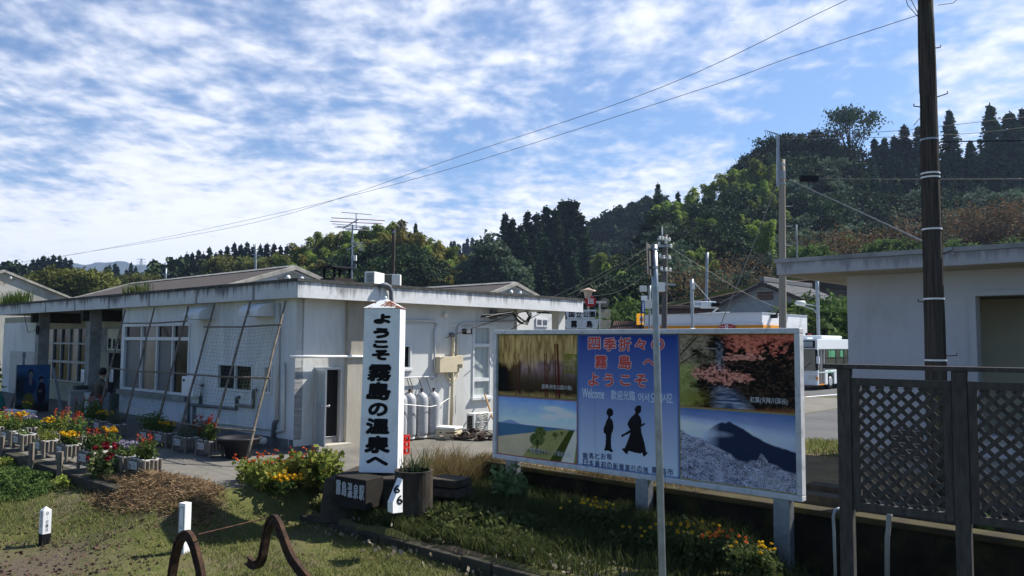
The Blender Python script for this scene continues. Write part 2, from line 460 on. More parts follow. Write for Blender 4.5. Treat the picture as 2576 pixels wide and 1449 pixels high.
gl = G(60, 1430, -.7); gv_ = k.vmath('DISTANCE', co, (gl.x, gl.y, -.7))
litter = k.mix(k.rng(n3, .35, .65), (.05, .04, .032), (.13, .10, .08))
c = k.mix(k.math('MULTIPLY', k.rng(k.math('ADD', gv_, k.math('MULTIPLY', n1, 3.0)), 1.6, 2.9, 1, 0), 1.0), c, litter)
gm.node_tree.links.new(c, b.inputs['Base Color']); b.inputs['Roughness'].default_value = .95; b.inputs['Specular IOR Level'].default_value = .15
bn = nd(gm.node_tree, 'ShaderNodeBump'); bn.inputs['Strength'].default_value = .9; bn.inputs['Distance'].default_value = .03
gm.node_tree.links.new(k.math('ADD', n2, n3), bn.inputs['Height']); gm.node_tree.links.new(bn.outputs[0], b.inputs['Normal'])
structure(np_mesh('ground', gv, gf, gm))

def asphalt(name, c1, c2, dirt):
    m = mat(name, c1, .9, col2=c2, vscale=.5, bump=.3, bscale=70, dirt=dirt, dscale=1.3, damt=.5)
    return m
M_ASPH = asphalt('old_asphalt', (.155, .145, .125), (.11, .105, .095), (.20, .18, .14))
M_ROAD = asphalt('road_asphalt', (.095, .095, .098), (.075, .075, .076), (.115, .112, .108))
def sheet(name, tspts, z, m):
    mb = MB(); mb.face([W(t, s, z) for t, s in tspts]); return structure(mb.build(name, m))
sheet('forecourt', [(-45, 6.09), (-15.5, 6.09), (-15.05, 6.25), (-13.7, 6.95), (-13.15, 8.4), (-12.95, 9.3), (-12.75, 12.75), (-12.7, 40), (-45, 40)], .004, M_ASPH)
sheet('road', [(-12.6, 22.3), (60, 22.3), (60, 95), (-60, 95), (-60, 41), (-12.6, 41)], .006, M_ROAD)
ln = MB()
a_, b_ = onS(2028, 996, 0), None
pl1, pl2 = G(2026, 999), G(2112, 992); q = (pl2 - pl1).normalized(); r_ = Vector((-q.y, q.x, 0)) * .12
ln.face([p + Vector((0, 0, .011)) for p in (pl1 - r_, pl2 + q * 6 - r_, pl2 + q * 6 + r_, pl1 + r_)])
structure(ln.build('road_marking', M_WPAINT))
pv = MB()                                       # pale paved strip across the station forecourt
for a in range(3): pv.face([W(T0 - 9.5 - a * 3.5 + d, 8.0 + e, .009) for d, e in ((0, 0), (-3.46, 0), (-3.46, .9), (0, .9))])
structure(pv.build('paved_strip', M_CONCG))
# planter ledge: the old platform edge with a dark stone face
mb = MB(); x = -45.0
while x < -15.3:
    w = 1.5; mb.box(x + .006, x + w - .006, -.16, .16, -.5, -.001); x += w
led = mb.build('platform_ledge', M_DARKC, None, .015); led.location = W(0, 6.0, .0); led.rotation_euler.z = RZ; structure(led)
mb = MB(); x = -12.9
rr = random.Random(3)
while x < -5.6:
    w = rr.uniform(.5, 1.4); mb.box(x + .01, x + w - .01, -.13 + rr.uniform(-.05, .05), .12, -.4, rr.uniform(-.14, -.05)); x += w
kb = mb.build('stone_kerb', M_DARKC, None, .02); kb.location = W(0, 8.42, -.42); kb.rotation_euler.z = RZ; structure(kb)
mb = MB(); mb.bar(G(1985, 1456, -1.0), G(2096, 1426, -1.0), .13, .16)
structure(mb.build('concrete_kerb', M_DARKC, None, .015))
mb = MB()
for i, (a, z) in enumerate(((13.4, .12), (14.5, .1))): mb.bar(W(-6, a, z / 2), W(3, a + .1, z / 2), .35, z + .1)
structure(mb.build('low_step', mat('brown_earthy_concrete', (.075, .065, .052), .95, var=.4, vscale=4, bump=.4), None, .02))
sheet('bare_earth', [(-12.5, 12.8), (8, 12.8), (8, 19.2), (-12.5, 19.2)], .003, mat('tan_earth', (.25, .175, .085), .95, col2=(.15, .10, .055), vscale=1.2, bump=.6, bscale=20, dirt=(.09, .07, .045), dscale=1.0, damt=.7))

# ------------------------------------------------------------------ foliage kit
def quads(c, a, b):
    """one quad per row: centre c, half axes a and b"""
    n = len(c); v = np.empty((n, 4, 3)); v[:, 0] = c - a - b; v[:, 1] = c + a - b; v[:, 2] = c + a + b; v[:, 3] = c - a + b
    return v.reshape(-1, 3), np.arange(n * 4).reshape(n, 4)
def rdir(r, n):
    v = r.normal(size=(n, 3)); return v / np.linalg.norm(v, axis=1, keepdims=True)
def leaves(r, c, size, asp=.6, axis=None, jit=1.0):
    """leaf quads at c; long axis random or near `axis`"""
    n = len(c); d = rdir(r, n)
    if axis is not None: d = axis + d * jit * .5; d /= np.linalg.norm(d, axis=1, keepdims=True)
    e = np.cross(d, rdir(r, n)); e /= np.linalg.norm(e, axis=1, keepdims=True) + 1e-9
    s = (size * r.uniform(.6, 1.35, n))[:, None] if np.isscalar(size) else (size * r.uniform(.7, 1.3, n))[:, None]
    return quads(c, d * s * .5, e * s * .5 * asp)
def join(parts):
    vs, fs, o = [], [], 0
    for v, f in parts: vs.append(v); fs.append(f + o); o += len(v)
    return np.concatenate(vs), np.concatenate(fs)

M_BARK = mat('bark', (.07, .052, .04), .95, var=.5, vscale=3, stretch=(4, 4, .6), bump=.6, bscale=8)
M_CULM = mat('bamboo_culm', (.12, .14, .05), .6, var=.3)
M_TWIG = mat('pale_twigs', (.16, .13, .10), .9, var=.3)
L_CEDAR = leafmat('cedar_foliage', [(0.0175, 0.0432, 0.0203), (0.0297, 0.0621, 0.0243), (0.0459, 0.0837, 0.0297)], .65, .12, .25)
L_CEDARF = leafmat('far_cedar_foliage', [(0.0182, 0.039, 0.0234), (0.026, 0.0546, 0.0286)], .7, .1, .2)
L_BAMB = leafmat('bamboo_foliage', [(0.105, 0.165, 0.03), (0.18, 0.255, 0.045), (0.255, 0.3, 0.06), (0.135, 0.21, 0.0374)], .55, .35, .3, obj=.3)
L_BAMBY = leafmat('yellowing_bamboo_foliage', [(0.144, 0.1368, 0.0317), (0.216, 0.1872, 0.0432), (0.1224, 0.144, 0.0346), (0.2592, 0.216, 0.0576)], .55, .35, .3, obj=.3)
L_DARK = leafmat('evergreen_foliage', [(0.018, 0.036, 0.015), (0.03, 0.054, 0.021), (0.045, 0.075, 0.027)], .5, .12, .35)
L_GREY = leafmat('grey_green_foliage', [(0.0473, 0.0783, 0.0473), (0.081, 0.1215, 0.0702), (0.135, 0.1755, 0.1148)], .5, .2, .4)
L_OLIVE = leafmat('olive_foliage', [(0.072, 0.09, 0.0216), (0.12, 0.132, 0.0336), (0.156, 0.156, 0.048)], .55, .3, .3)
L_BROWN = leafmat('russet_foliage', [(0.102, 0.0638, 0.0298), (0.1445, 0.0892, 0.0425), (0.085, 0.0723, 0.034)], .7, .25, .2)
L_BUSH = leafmat('bush_foliage', [(0.044, 0.0825, 0.0198), (0.077, 0.1265, 0.033), (0.11, 0.165, 0.0495)], .5, .3, .35)

def m_cedar(seed, h=18, rad=2.5, n=150, leaf=.42, fine=20, base=.1):
    r = np.random.default_rng(seed); u = r.uniform(0, 1, n) ** .8; z = h * (base + (1 - base) * u); th = r.uniform(0, 2 * np.pi, n)
    prof = rad * (1 - u) ** .85 * (1 - .35 * np.exp(-u * 9)) + .10
    rr = prof * r.uniform(.35, 1.15, n); cl = np.stack([rr * np.cos(th), rr * np.sin(th), z - .18 * rr], 1)
    sg = (.12 + .11 * prof)[:, None, None] * np.array([1, 1, .8])
    c = (cl[:, None, :] + r.normal(size=(n, fine, 3)) * sg).reshape(-1, 3)
    out = np.stack([np.cos(th), np.sin(th), np.full(n, -.25)], 1).repeat(fine, 0)
    inner = np.stack([r.normal(0, .3, 260) * rad * .6, r.normal(0, .3, 260) * rad * .6, r.uniform(base * h, h * .8, 260)], 1)
    inner[:, :2] *= (1 - (inner[:, 2:3] / h)) * 1.3
    tip = np.stack([np.zeros(14), np.zeros(14), np.linspace(h * .93, h * 1.03, 14)], 1) + r.normal(size=(14, 3)) * .05
    return join([leaves(r, c, leaf, .55, out), leaves(r, inner, leaf * 2.2, .8), leaves(r, tip, leaf * .7, .5, np.tile([0, 0, 1.], (14, 1)))])
def m_bamboo(seed, h=14, culms=5, fine=620):
    r = np.random.default_rng(seed); parts = []; tubes = []
    for i in range(culms):
        a = r.uniform(0, 6.28); o = np.array([np.cos(a), np.sin(a), 0]) * r.uniform(.3, 1.9); hh = h * r.uniform(.72, 1.06); b = r.uniform(0, 6.28); lean = r.uniform(.8, 2.2)
        f = np.linspace(0, 1, 12); bend = np.array([np.cos(b), np.sin(b), 0])
        path = o + f[:, None] * np.array([0, 0, 1.]) * hh + (f ** 3)[:, None] * bend * lean; path[:, 2] -= .10 * hh * np.maximum(f - .75, 0) ** 1.5 * 6
        tubes.append(path)
        q = .30 + .70 * r.uniform(0, 1, fine) ** .9; idx = q * 11; i0 = np.minimum(idx.astype(int), 10); w = (idx - i0)[:, None]
        p = path[i0] * (1 - w) + path[i0 + 1] * w
        spread = (1.15 * np.sin(np.pi * np.clip((q - .22) / .95, 0, 1)) ** .7 + .12)[:, None]
        d = rdir(r, fine); d[:, 2] = d[:, 2] * .35 - .12; rad_ = spread * r.uniform(.15, 1, (fine, 1)) ** .6
        c = p + d * rad_; c[:, 2] -= .25 * rad_[:, 0] ** 2
        ax = d.copy(); ax[:, 2] -= .55; ax /= np.linalg.norm(ax, axis=1, keepdims=True)
        parts.append(leaves(r, c, .60, .26, ax, .8))
    return join(parts), tubes
def m_broad(seed, h=11, w=4.2, clumps=60, fine=60, leaf=.36, base=.28, flat=1.0):
    r = np.random.default_rng(seed); d = rdir(r, clumps); d[:, 2] = np.where(d[:, 2] < -.35, -d[:, 2], d[:, 2])
    k_ = r.uniform(.55, 1.05, clumps)[:, None]; cz = h * (base + (1 - base) * .5); rz_ = h * (1 - base) * .5 * flat
    cl = d * k_ * np.array([w, w, rz_]) + np.array([0, 0, cz]); sg = r.uniform(.45, .85, clumps)[:, None, None] * np.array([1, 1, .6]) * w * .19
    c = (cl[:, None] + r.normal(size=(clumps, fine, 3)) * sg).reshape(-1, 3)
    inn = r.normal(size=(160, 3)) * np.array([w * .33, w * .33, rz_ * .36]) + np.array([0, 0, cz])
    return join([leaves(r, c, leaf, .7), leaves(r, inn, leaf * 2.0, .8)]), cl
def trunk_mb(h, r0, targets=(), top=.6, lean=0.0, n=7):
    mb = MB(); mb.tube([(0, 0, -1.2), (lean * .2, 0, h * .25), (lean * .5, .1, h * top * .7), (lean, 0, h * top)], [r0 * 1.2, r0 * .9, r0 * .65, r0 * .35], n)
    for i, t in enumerate(targets):
        z0 = h * (.22 + .4 * (i / max(len(targets), 1))); t = Vector(t)
        mb.tube([(lean * .4, 0, z0), Vector((t.x * .45, t.y * .45, z0 + (t.z - z0) * .6)), t], [r0 * .42, r0 * .26, r0 * .08], 5)
    mb.smooth = True; return mb
def park(o):
    """first of a kind: keep its data, drop the object"""
    me = o.data; bpy.data.objects.remove(o); return me
def proto(name, leafdata, lm, tb, tm):
    cr = park(np_mesh(name + '_crown', leafdata[0], leafdata[1], lm)); tr = park(tb.build(name + '_trunk', tm))
    return tr, cr
PROTO = {}
def addp(kind, h, p): PROTO.setdefault(kind, []).append((h,) + p)
for s_ in range(4):
    addp('cedar', 18, proto('cedar', m_cedar(10 + s_, 18, [2.9, 2.5, 3.3, 2.7][s_], 400, .40, 11), L_CEDAR, trunk_mb(18, .25, (), .9), M_BARK))
    addp('slim_cedar', 18, proto('cedar', m_cedar(20 + s_, 18, [2.3, 2.0, 2.5, 2.1][s_], 360, .40, 11, .04), L_CEDAR, trunk_mb(18, .22, (), .95), M_BARK))
for s_ in range(3):
    addp('far_cedar', 16, proto('cedar', m_cedar(30 + s_, 16, 2.6, 170, .6, 8), L_CEDARF, trunk_mb(16, .25, (), .9), M_BARK))
    for nm, lm in (('bamboo', L_BAMB), ('yellow_bamboo', L_BAMBY)):
        (bd, tubes) = m_bamboo(40 + s_ + (5 if nm != 'bamboo' else 0))
        tb = MB()
        for p in tubes: tb.tube([(x[0], x[1], x[2] - (1 if i == 0 else 0)) for i, x in enumerate(p)][:11], .055, 4)
        addp(nm, 14, proto('bamboo', bd, lm, tb, M_CULM))
    for nm, lm, hh, ww, cl_, fn, lf, bs in (('dark', L_DARK, 12, 4.6, 70, 62, .36, .15), ('grey', L_GREY, 11, 3.6, 60, 60, .34, .12), ('olive', L_OLIVE, 10, 3.8, 62, 62, .36, .1), ('far_broad', L_DARK, 12, 4.6, 40, 26, .75, .1)):
        ld, cl = m_broad(60 + s_ * 7 + len(nm), hh, ww, cl_, fn, lf, bs)
        addp(nm, hh, proto(nm, ld, lm, trunk_mb(hh, .3, [c * np.array([.8, .8, .95]) for c in cl[:8]], .55), M_BARK))
    r0_ = np.random.default_rng(90 + s_)                                           # half bare russet tree
    ends = [(r0_.normal(0, 1.5), r0_.normal(0, 1.5), r0_.uniform(3.2, 6.3)) for _ in range(22)]
    tb = trunk_mb(6, .13, ends, .5)
    cc = np.concatenate([np.array(e) + r0_.normal(size=(46, 3)) * .5 for e in ends])
    addp('russet', 6, proto('russet', leaves(r0_, cc, .17, .6), L_BROWN, tb, M_TWIG))
    ld, cl = m_broad(120 + s_, 4, 2.2, 46, 52, .2, .0)
    addp('bush', 4, proto('bush', ld, L_BUSH, trunk_mb(4, .08, list(cl[:8]), .5), M_BARK))
# the wide crowned tree on the hilltop: bare limbs below, leaf pads above
r0_ = np.random.default_rng(5); pads = []
for i in range(46):
    a = r0_.uniform(0, 6.28); q = r0_.uniform(0, 1) ** .6; pads.append((np.cos(a) * q * 6.0, np.sin(a) * q * 6.0, 14.5 + 3.4 * np.sqrt(max(0, 1 - q * q)) + r0_.normal(0, .9)))
pads = np.array(pads); cc = (pads[:, None] + r0_.normal(size=(46, 62, 3)) * np.array([.85, .85, .42])).reshape(-1, 3)
addp('crown_tree', 18, proto('crown_tree', leaves(r0_, cc, .34, .7), L_DARK, trunk_mb(18, .35, [p - np.array([0, 0, .3]) for p in pads[:22]], .62), M_BARK))

KIND_INFO = {'cedar': ('cedar_tree', 'cedar'), 'slim_cedar': ('cedar_tree', 'cedar'), 'far_cedar': ('cedar_tree', 'cedar'), 'bamboo': ('bamboo_clump', 'bamboo'),
             'yellow_bamboo': ('bamboo_clump', 'bamboo'), 'dark': ('evergreen_tree', 'tree'), 'grey': ('broadleaf_tree', 'tree'), 'olive': ('broadleaf_tree', 'tree'),
             'far_broad': ('broadleaf_tree', 'tree'), 'russet': ('russet_tree', 'tree'), 'bush': ('bush', 'bush'), 'crown_tree': ('broadleaf_tree', 'tree')}
TR = random.Random(11); BASES = []
def tree(kind, px, py, d, h, label, group=None, wide=1.0, v=None):
    """a tree whose top shows near (px, py) of the photograph when it stands d metres away"""
    var = PROTO[kind]; hh, tr, cr = var[TR.randrange(len(var)) if v is None else v]
    p = at(px, py, d); base = Vector((p.x, p.y, p.z - h)); BASES.append((base.x, base.y, base.z))
    nm, cat = KIND_INFO[kind]; s = h / hh
    e = thing(nm, label, cat, base, TR.uniform(0, 6.28), group); e.scale = (s * wide, s * wide, s)
    for n_, me in (('trunk', tr), ('crown', cr)):
        o = bpy.data.objects.new(n_, me); C.objects.link(o); o.parent = e
    return e
def lerp(pts, x):
    for (a, ya), (b, yb) in zip(pts, pts[1:]):
        if x <= b: return ya + (yb - ya) * (max(x, a) - a) / (b - a)
    return pts[-1][1]

# right hillside ---------------------------------------------------------------
SKY_R = [(1480, 590), (1520, 560), (1560, 540), (1600, 530), (1640, 510), (1700, 505), (1750, 490), (1800, 470), (1850, 440), (1880, 400), (1900, 380), (1960, 355), (2030, 345), (2080, 345), (2200, 365), (2290, 360), (2340, 340), (2440, 400), (2620, 360)]
def d_hill(py): return 96 + (700 - py) / 360 * 92
LAB = {'bamboo': ('feathery light green bamboo among the hillside trees right of the road signs', 'green bamboo on the right hill'),
       'yellow_bamboo': ('yellowing feathery bamboo clump in the grove behind the station roof', 'bamboo grove behind the station roof'),
       'dark': ('dark rounded evergreen tree packed into the shaded right hillside', 'dark evergreens on the right hill'),
       'grey': ('grey green leafy tree low on the shaded right hillside', 'grey green trees on the right hill'),
       'cedar': ('dark conical cedar in the stand on top of the right hill', 'cedars on the right hill'),
       'russet': ('half bare russet autumn tree at the foot of the right hill', 'russet trees at the hill foot'),
       'bush': ('bright green bush at the foot of the right hill', 'bushes at the hill foot'),
       'far_broad': ('rounded dark tree on the more distant middle hill', 'trees on the middle hill')}
def put(kind, px, py, d, h, wide=1.0): l, g = LAB[kind]; return tree(kind, px, py, d, h, l, g, wide)
for i, py in enumerate(range(370, 730, 40)):
    for j, px in enumerate(range(1500, 2660, 52)):
        x = px + (26 if i % 2 else 0) + TR.uniform(-14, 14); y = py + TR.uniform(-14, 14)
        if y < lerp(SKY_R, x) + 12: continue
        u_ = TR.random()
        if x < 1650 and y < 640:
            if y < 700: put('far_broad', x, y, 290 - (y - 540) * .5, TR.uniform(12, 15)); continue
        d = d_hill(y)
        if x < 1650:
            put('bamboo' if (1490 < x < 1580 and y < 690) else 'dark', x, y, d, TR.uniform(9, 12))
        elif x < 1990:
            if y > 650: put('russet' if u_ < .3 else 'grey', x, y, d * .97, TR.uniform(6, 9))
            elif y > 560: put('dark' if u_ < .5 else ('grey' if u_ < .8 else 'bamboo'), x, y, d, TR.uniform(9, 12))
            elif x > 1870 and y < 440: put('dark', x, y, d, TR.uniform(11, 13))
            else: put('bamboo' if u_ < .62 else 'dark', x, y, d, TR.uniform(12, 15))
        else:
            if y < 470: put('dark' if x < 2150 else 'cedar', x, y, d, TR.uniform(12, 15) if x < 2150 else TR.uniform(17, 21))
            elif y < 590: put('grey' if u_ < .6 else 'dark', x, y, d, TR.uniform(9, 12))
            else: put('russet' if u_ < .3 else ('bush' if u_ < .7 else 'grey'), x, y, d * .97, TR.uniform(5, 7))
for px, py, h in ((1655, 466, 19), (1705, 487, 17)): tree('slim_cedar', px, py, 175, h, 'pointed cedar standing out of the bamboo on the hill skyline', 'cedars above the bamboo')
for px, py in ((1700, 500), (1740, 468), (1785, 452), (1830, 428), (1855, 418), (1665, 500), (1720, 512), (1905, 395), (1925, 420)):
    tree('bamboo', px, py, 165, 15, 'plume of pale bamboo reaching above the hill skyline', 'bamboo plumes on the skyline')
tree('bamboo', 1925, 545, 112, 9, 'bright yellow green bamboo beside the concrete pole with the guy wire', None, 1.25)
tree('crown_tree', 2138, 284, 182, 25, 'tall wide crowned tree with bare limbs rising highest over the hilltop', None, .82)
for px, py, h, w in ((2388, 282, 25, .85), (2440, 358, 18, 1.1), (2490, 268, 26, .95), (2540, 288, 24, 1.25), (2572, 278, 25, .9), (2612, 300, 24, 1.1), (2415, 400, 17, 1.2)):
    tree('cedar', px, py, 168, h, 'tall ragged cedar on the hilltop right of the wooden pole', 'tall cedars right of the wooden pole', w * 1.15)
for px, py, h in ((2275, 318, 21), (2310, 322, 21), (2250, 345, 19), (2225, 350, 18), (2200, 352, 18), (2335, 330, 19)):
    tree('slim_cedar', px, py, 178, h, 'dark cedar between the wide crowned hilltop tree and the wooden pole', 'cedars left of the wooden pole', 1.35)
for px, py in ((1905, 372), (1940, 352), (1975, 342), (2010, 336), (2045, 334), (2075, 340), (1890, 395)):
    tree('dark', px + TR.uniform(-8, 8), py + TR.uniform(-7, 14), 180, 13, 'dark rounded evergreen on the hilltop skyline left of the crown tree', 'skyline evergreens')
for px, py in ((2150, 590), (2120, 600), (2185, 598), (2300, 555), (2420, 545), (2470, 530), (2520, 525), (2570, 520), (2450, 560), (2540, 560)):
    tree('russet', px, py, 100, 7.5, 'brown half bare tree just above the flat white roof on the right', 'brown trees over the right roof', 1.3)
for px, py in ((2030, 618), (2010, 640), (2060, 632), (2240, 600), (2275, 606), (2215, 612), (2100, 640), (2400, 610), (2450, 622), (2500, 612), (2550, 606)):
    tree('bush', px, py, 92, 4.5, 'leafy green shrub showing above the right hand flat roof', 'shrubs over the right roof', 1.2)
for px in range(1484, 1660, 11):
    tree('far_broad', px, lerp(SKY_R, px) - 12 + TR.uniform(-5, 5), 285, TR.uniform(13, 16), 'rounded dark tree on the skyline of the distant middle hill', 'skyline trees of the middle hill', 1.1)
for px in range(2020, 2620, 46):
    for y0 in (405, 450, 500):
        x, y = px + TR.uniform(-16, 16), y0 + TR.uniform(-14, 14); kd = 'cedar' if (y0 < 480 and x > 2150) else ('dark' if TR.random() < .6 else 'grey')
        if kd == 'cedar': tree(kd, x, y, d_hill(y) * .98, TR.uniform(15, 19), *LAB['cedar'], 1.2)
        else: put(kd, x, y, d_hill(y) * .98, TR.uniform(10, 13), 1.1)
# street trees beside the lamp
for px, py, d in ((2010, 770, 60), (2048, 752, 62), (2085, 758, 60), (2120, 748, 64), (2135, 790, 58)):
    tree('bush', px, py, d, 5.5, 'dense green tree behind the bus and the street lamp', 'trees behind the bus')
# middle: tall cedars, far ridge, bamboo grove ----------------------------------
for px, py, h, w in ((1271, 540, 20, .8), (1289, 553, 19, .9), (1328, 536, 20, .9), (1350, 542, 21, 1), (1375, 524, 23, 1.1), (1397, 530, 22, 1), (1415, 508, 25, 1), (1431, 509, 25, 1.1), (1446, 510, 25, 1.1), (1462, 545, 21, 1.2), (1310, 570, 18, 1),
                     (1340, 590, 18, 1), (1372, 600, 18, 1.1), (1405, 600, 18, 1.1), (1440, 600, 18, 1.1), (1470, 610, 16, 1.1), (1330, 640, 15, 1.1), (1390, 640, 14, 1.2), (1440, 650, 14, 1.2), (1360, 660, 13, 1.2)):
    tree('slim_cedar', px, py, 185 - (py - 510) * .25, h, 'tall dense cedar in the stand left of the grey sign pole', 'cedar stand in the middle', w * 1.45)
for i in range(20):
    px = 1105 + i * 9 + TR.uniform(-3, 3); tree('far_cedar', px, 610 + 10 * math.sin(i * 1.3) - i * .5 + TR.uniform(-5, 8), 380, 18, 'small distant cedar on the ridge right of the bamboo grove', 'distant ridge cedars')
for i in range(14):
    tree('far_cedar', 1110 + i * 13, 645 + TR.uniform(-8, 10), 340, 18, 'small distant cedar on the ridge right of the bamboo grove', 'distant ridge cedars')
for px, py, h in ((1235, 597, 13), (1215, 640, 11), (1270, 640, 11), (1200, 670, 9), (1180, 655, 9), (1300, 670, 9), (1245, 660, 9)):
    tree('grey', px, py, 135, h, 'loose mid green tree between the bamboo grove and the tall cedars', 'green trees before the cedars')
tree('bamboo', 1525, 632, 140, 10, 'rounded light green tree below the middle hill', None, 1.6)
SKY_G = [(745, 625), (770, 600), (800, 580), (840, 580), (870, 578), (910, 560), (940, 552), (980, 548), (1010, 550), (1040, 572), (1070, 590), (1090, 600), (1120, 610), (1145, 630)]
for px in range(750, 1150, 21):
    yy = lerp(SKY_G, px)
    for row, q in enumerate((0, 34, 68, 102)):
        x = px + TR.uniform(-9, 9) + row * 7; y = yy + q + TR.uniform(-6, 8)
        if y > 715 - row * 0: continue
        kd = 'yellow_bamboo' if (x > 920 and TR.random() < .75) or TR.random() < .25 else 'bamboo'
        if row >= 2 and TR.random() < .35: kd = 'dark'
        if kd == 'yellow_bamboo': put(kd, x, y, 150 - row * 7, 14)
        elif kd == 'bamboo': tree(kd, x, y, 150 - row * 7, 14, 'green feathery bamboo clump in the grove behind the station roof', 'green bamboo behind the station roof')
        else: tree(kd, x, y, 150 - row * 7, 11, 'dark evergreen mixed into the bamboo grove behind the antenna', 'evergreens in the bamboo grove')
tree('cedar', 1046, 565, 152, 15, 'single dark cedar poking out of the bamboo grove', None, .75)
# left: cedar ridge and olive trees ----------------------------------------------
for px, py in ((402, 668), (415, 668), (428, 655), (440, 660), (455, 648), (470, 640), (484, 640), (500, 632), (512, 640), (527, 625), (543, 640), (556, 632), (572, 622), (590, 615), (606, 618), (622, 612), (638, 622), (655, 618), (672, 615), (690, 616), (706, 622), (722, 620), (738, 626)):
    tree('far_cedar', px, py, 215, 16, 'dark cedar on the low ridge above the left roofs', 'cedar ridge on the left')
for px in range(400, 760, 22):
    tree('far_cedar' if TR.random() < .5 else 'far_broad', px + TR.uniform(-6, 6), 662 + TR.uniform(-8, 14) - (px - 400) * .05, 195, 14, 'dark tree on the slope below the left cedar ridge', 'trees below the left ridge')
for px in range(560, 770, 24):
    tree('olive', px, 648 + TR.uniform(-8, 12), 170, 11, 'olive green leafy tree left of the bamboo grove', 'olive trees left of the grove')
for px, py in ((84, 655), (96, 652), (110, 645), (122, 650), (135, 643), (150, 645), (165, 650), (178, 655)):
    tree('far_cedar', px, py, 260, 15, 'dark cedar in the small wood at the far left', 'small wood at the far left', 1.15)
for px, py in ((268, 672), (276, 668), (290, 664), (296, 672), (318, 680), (330, 662), (342, 672)):
    tree('far_cedar', px, py, 300, 15, 'little cedar in front of the blue mountain', 'cedars before the mountain')
for px, py in ((10, 665), (40, 660), (62, 668), (25, 680), (55, 690)):
    tree('far_broad', px, py, 200, 11, 'dark round tree above the leftmost gable', 'round trees at the left edge')
for px, py in ((95, 690), (125, 680), (150, 678), (175, 684), (200, 682), (225, 690), (245, 684), (258, 690), (110, 712), (160, 706), (205, 710), (240, 715), (75, 715), (180, 725), (262, 715), (300, 705), (350, 692), (375, 690), (320, 695)):
    tree('olive', px, py, 115 if px < 280 else 170, 9 if px < 280 else 10, 'olive leafed tree between the two left gables', 'olive trees between the gables')

# hills: the land under the trees -----------------------------------------------
B = np.array(BASES); anch = []
for az in np.arange(-44, 47, 4.0):
    for d in (40, 62, 74): anch.append((d * math.tan(R(az)), d, -.6))
    for d, z in ((700, 30 if az > 5 else 12), (1200, 10), (2200, -2)): anch.append((d * math.tan(R(az)), d, z))
A_ = np.concatenate([B, np.array(anch)])
azs = np.tan(np.radians(np.linspace(-46, 46, 170))); ds = np.concatenate([np.linspace(55, 330, 120), np.geomspace(340, 2600, 26)])
AZ, DS = np.meshgrid(azs, ds, indexing='ij'); X_ = AZ * DS
# compare in (azimuth, log distance) so near and far trees weigh alike
pa = np.stack([A_[:, 0] / A_[:, 1] * 3.0, np.log(A_[:, 1]) * 1.6], 1); gq = np.stack([(X_ / DS * 3.0).ravel(), np.log(DS).ravel() * 1.6], 1)
num = np.zeros(len(gq)); den = np.zeros(len(gq))
for i0 in range(0, len(gq), 2000):
    dd = ((gq[i0:i0 + 2000, None] - pa[None]) ** 2).sum(2) + .004; w = 1 / dd ** 2.0
    num[i0:i0 + 2000] = (w * A_[None, :, 2]).sum(1); den[i0:i0 + 2000] = w.sum(1)
HZ = (num / den).reshape(AZ.shape) - .3
HZ += 1.0 * np.sin(X_ * .11 + DS * .05) * np.clip((DS - 90) / 100, 0, 1)
hv = np.stack([X_.ravel(), DS.ravel(), HZ.ravel()], 1); ni, nj = AZ.shape
ii, jj = np.meshgrid(np.arange(ni - 1), np.arange(nj - 1), indexing='ij'); o_ = (ii * nj + jj).ravel()
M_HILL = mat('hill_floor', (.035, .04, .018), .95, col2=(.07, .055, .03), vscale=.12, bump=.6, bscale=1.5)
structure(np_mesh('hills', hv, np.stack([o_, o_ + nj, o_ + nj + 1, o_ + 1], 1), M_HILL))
# undergrowth between the trunks: nobody could count it
r_ = np.random.default_rng(3); ng = 26000
ia = r_.integers(0, ni - 1, ng); ja = r_.integers(10, 125, ng); fa = r_.uniform(0, 1, ng); fb = r_.uniform(0, 1, ng)
def bil(M): return (M[ia, ja] * (1 - fa) + M[ia + 1, ja] * fa) * (1 - fb) + (M[ia, ja + 1] * (1 - fa) + M[ia + 1, ja + 1] * fa) * fb
cx = np.stack([bil(X_), bil(DS), bil(HZ)], 1); kk_ = cx[:, 2] > 1.0; cx = cx[kk_]
cx = (cx[:, None] + r_.normal(size=(len(cx), 3, 3)) * np.array([.7, .7, .5]) + np.array([0, 0, .7])).reshape(-1, 3)
v_, f_ = leaves(r_, cx, .75, .7)
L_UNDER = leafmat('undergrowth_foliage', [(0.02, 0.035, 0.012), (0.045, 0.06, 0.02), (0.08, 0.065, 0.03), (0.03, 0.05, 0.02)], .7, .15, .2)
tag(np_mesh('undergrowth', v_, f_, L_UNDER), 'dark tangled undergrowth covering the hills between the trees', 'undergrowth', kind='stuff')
# blue mountains far beyond --------------------------------------------------------
def ridge(name, prof, d, depth, m):
    v, f = [], []; xs = np.linspace(prof[0][0], prof[-1][0], 90); rr = np.random.default_rng(2)
    for i, px in enumerate(xs):
        p = at(px, lerp(prof, px) + rr.normal(0, .6), d); v += [(p.x * .93, p.y - depth, -30), (p.x, p.y, p.z), (p.x * 1.06, p.y + depth, -30)]
    for i in range(len(xs) - 1): a = i * 3; f += [(a, a + 3, a + 4, a + 1), (a + 1, a + 4, a + 5, a + 2)]
    mb = MB(); mb.add(v, f); return structure(mb.build(name, m, smooth=True))
M_MTN = mat('forested_mountain', (.03, .045, .03), .95, var=.4, vscale=.01)
ridge('mountain', [(-300, 690), (0, 664), (40, 667), (75, 670), (190, 662), (213, 667), (250, 659), (275, 661), (296, 656), (320, 658), (335, 666), (380, 668), (395, 674), (450, 690), (700, 720)], 3000, 500, M_MTN)
